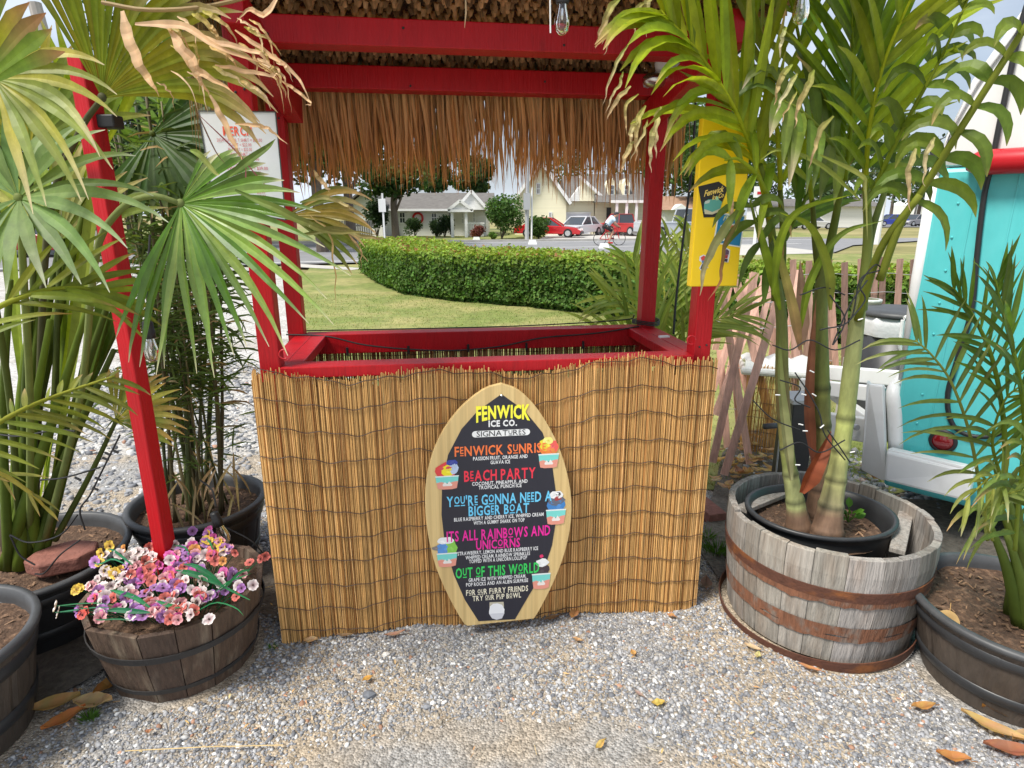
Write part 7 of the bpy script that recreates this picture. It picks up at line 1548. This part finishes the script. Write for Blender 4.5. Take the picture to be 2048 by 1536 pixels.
# ================================================================== DRY LEAVES
def dry(label, px, py, L_, w, rot, col, z=0.0, group='large dry leaves on the ground', curl=.15, root=None, name='dry_leaf'):
    g = G(px, py, z + .012); col = jc(col, .08); mb = MB(); n = 7; d = V((math.cos(rot), math.sin(rot), 0)); s = V((-math.sin(rot), math.cos(rot), 0))
    wv_ = [.04, .55, .92, 1, .85, .5, .03]
    vs_ = []; cs = []
    for i in range(n):
        t = i / (n - 1) - .5; zc = curl * L_ * (4 * t * t) * .5 + rnd.uniform(-.002, .002); zz = .006 + rnd.uniform(0, .004)
        for sd in (-1, -.5, 0, .5, 1): vs_.append(g + d * t * L_ + s * sd * w / 2 * wv_[i] + UP * (zc + abs(sd) * w * .22 + zz)); cs.append(tuple(x * (.72 if sd == 0 else 1) * rnd.uniform(.88, 1.12) for x in col))
    mb.add(vs_, [(i * 5 + j, i * 5 + j + 1, (i + 1) * 5 + j + 1, (i + 1) * 5 + j) for i in range(n - 1) for j in range(4)], cs)
    mb.cc = tuple(x * .6 for x in col); mb.tube([g + d * L_ * .5 + UP * .01, g + d * L_ * .68 + UP * .012], .0014, 5)
    if root is not None: return part('leaf', mb, M['leafm'], root)
    return solo(name, mb, M['leafm'], loc=g, label=label, cat='dry leaf', group=group)
TAN = (.52, .34, .15); ORG_ = (.42, .17, .05); PAL = (.60, .44, .24); BRN = (.30, .17, .08)
for a in (('orange brown dry leaf propped against the flower barrel base', 218, 1375, .11, .055, 1.3, ORG_), ('broad tan dry leaf right beside the flower barrel foot', 188, 1412, .12, .07, .1, TAN), ('tan folded dry leaf nearest the dark tub', 112, 1416, .14, .07, .5, TAN), ('orange dry leaf below the folded tan leaf at the tub', 130, 1445, .12, .055, .9, ORG_),
          ('tan oval leaf alone on gravel before the right pot', 1845, 1418, .085, .034, .1, (.50, .27, .10)), ('narrow tan leaf lying against the grey barrel front hoop', 1618, 1340, .075, .018, -.5, (.55, .26, .13)), ('pale leaf tucked at the left foot of the grey barrel', 1505, 1300, .06, .024, -.6, PAL), ('small yellow leaf at the left foot of the grey barrel', 1515, 1315, .035, .022, 1.0, (.6, .5, .25)),
          ('glossy orange brown leaf under the right pot rim', 2015, 1432, .15, .065, -.25, (.36, .15, .04)), ('long pale tan leaf pointing at the viewer by the right pot', 1985, 1462, .17, .05, -.75, TAN), ('reddish brown leaf lowest in the right corner pile', 2020, 1505, .15, .055, -.2, (.34, .14, .07)), ('orange brown leaf cut by the bottom edge', 1905, 1520, .09, .04, -.3, (.46, .22, .08)), ('pale leaf at the right end of the corner pile', 2040, 1478, .09, .035, .4, TAN),
          ('tan leaf leaning at the bottom of the menu board', 1148, 1232, .075, .036, 1.2, (.45, .25, .12)), ('narrow brown leaf right of the menu board foot', 1105, 1240, .07, .02, .4, BRN), ('brown leaf beneath the reed fringe by the menu', 1125, 1225, .08, .02, .2, BRN), ('brown leaf under the reed skirt left of the menu', 790, 1272, .08, .022, .3, (.42, .27, .16)), ('pale stone coloured leaf at the left corner of the reed skirt', 622, 1285, .05, .035, .2, PAL), ('long brown leaf under the reed skirt at the left', 690, 1275, .07, .018, .1, BRN),
          ('large brown leaf on the gravel left of the grey barrel', 1412, 1172, .09, .05, 1.3, (.30, .19, .12)), ('two toned yellow orange leaf left on the gravel', 735, 1362, .035, .024, .7, (.60, .34, .10)), ('yellow heart shaped leaf fragment on the gravel', 1316, 1411, .045, .028, .1, (.66, .44, .12)), ('folded yellow leaf lower right of centre', 1200, 1494, .045, .02, .8, (.62, .40, .13)), ('orange leaf bit on gravel right of the menu', 1266, 1310, .03, .022, 1.8, (.55, .30, .12)), ('tan leaf fragment just right of the menu foot', 1155, 1283, .04, .018, -.4, (.58, .36, .16)), ('brown twig like leaf on gravel at right of centre', 1278, 1392, .045, .014, -.9, (.36, .25, .19)), ('orange leaf under the right corner of the reed skirt', 1342, 1235, .035, .022, -.5, (.55, .26, .10)), ('small orange leaf near the lower left', 298, 1467, .022, .015, .3, (.5, .22, .1))):
    dry(*a)
# round leaf in the areca pot
g = G(1896, 1238, .265); mb = MB(); mb.cc = (.56, .36, .15); nn = Matrix.Rotation(R(14), 3, 'X')
pts = [(math.cos(a) * .034 * (1 + .25 * max(0, math.cos(a - .8)) ** 4), math.sin(a) * .034 * (1 + .3 * max(0, math.cos(a - .8)) ** 6), .002 * math.sin(3 * a)) for a in np.linspace(0, 2 * PI, 25)[:-1]]
mb.add([g] + [g + nn @ V(p) for p in pts], [(0, 1 + i, 1 + (i + 1) % 24) for i in range(24)], [(.36, .22, .09)] + [(.56, .37, .16)] * 24); mb.tube([g + nn @ V((.025, .03, 0)), g + nn @ V((.045, .06, .006))], .0012, 5)
solo('dry_leaf', mb, M['leafm'], loc=g, label='round tan leaf lying on the soil of the right pot', cat='dry leaf')
# leaf pile behind the barrel
pile = thing('leaf_pile', 'heap of tan dry leaves between the stall and the reed screen', 'leaf pile', G(1490, 920))
for i in range(95):
    px = rnd.uniform(1425, 1575); py = rnd.uniform(872, 985)
    if i > 70: px, py = rnd.uniform(1630, 1770), rnd.uniform(930, 1010)
    dry('', px, py, rnd.uniform(.05, .10), rnd.uniform(.03, .05), rnd.uniform(0, PI), rnd.choice((TAN, PAL, (.55, .38, .2), (.40, .23, .12))) if i <= 70 else rnd.choice(((.62, .56, .5), (.5, .44, .38), BRN)), z=rnd.uniform(.015, .07) if i <= 70 else .02, root=pile, curl=rnd.uniform(.1, .5))
stones('white_gravel', 2600, 1.45, 2.4, 2.75, 3.9, .012, .02, dens=False)
# litter: small bits
mb = MB()
for i in range(260):
    x, y = rnd.uniform(-1.6, 1.8), rnd.uniform(1.05, 2.2)
    if blocked(x, y) or (y > 1.9 and -.85 < x < .8): continue
    mb.cc = jc(rnd.choice(((.55, .36, .16), (.42, .26, .13), (.60, .48, .28))), .2); a = rnd.uniform(0, PI); L_ = rnd.uniform(.004, .012)
    if rnd.random() < .25: p = V((x, y, .014 + gh(x, y))); mb.tube([p, p + V((math.cos(a), math.sin(a), .05)) * L_ * 3.2], .0007, 4)
    else: p = V((x, y, .016 + gh(x, y))); mb.blade([p, p + V((math.cos(a), math.sin(a), .1)) * L_, p + V((math.cos(a), math.sin(a), .05)) * L_ * 2], [.002, L_ * .6, .001], (rnd.gauss(0, .3), rnd.gauss(0, .3), 1), .2)
solo('leaf_litter', mb, M['leafm'], loc=(0, 1.5, 0), kind='stuff', label='small scattered leaf bits and stems on the gravel')
# long straw at the bottom left
a, b = G(250, 1502, .02), G(566, 1490, .02); mb = MB(); mb.cc = (.66, .52, .28); mb.tube([a, a.lerp(b, .5) + UP * .004, b], .0016, 5); solo('straw', mb, M['leafm'], loc=a, label='long pale straw lying on the gravel at bottom left', cat='straw')
a, b = G(505, 1180, .02), G(546, 1172, .02); mb = MB(); mb.cc = (.5, .38, .2); mb.tube([a, b], .0016, 5); solo('straw', mb, M['leafm'], loc=a, label='short straw beside the flower barrel', cat='straw')
print('objects', len(bpy.data.objects), 'tris', sum(len(m.polygons) for m in bpy.data.meshes))
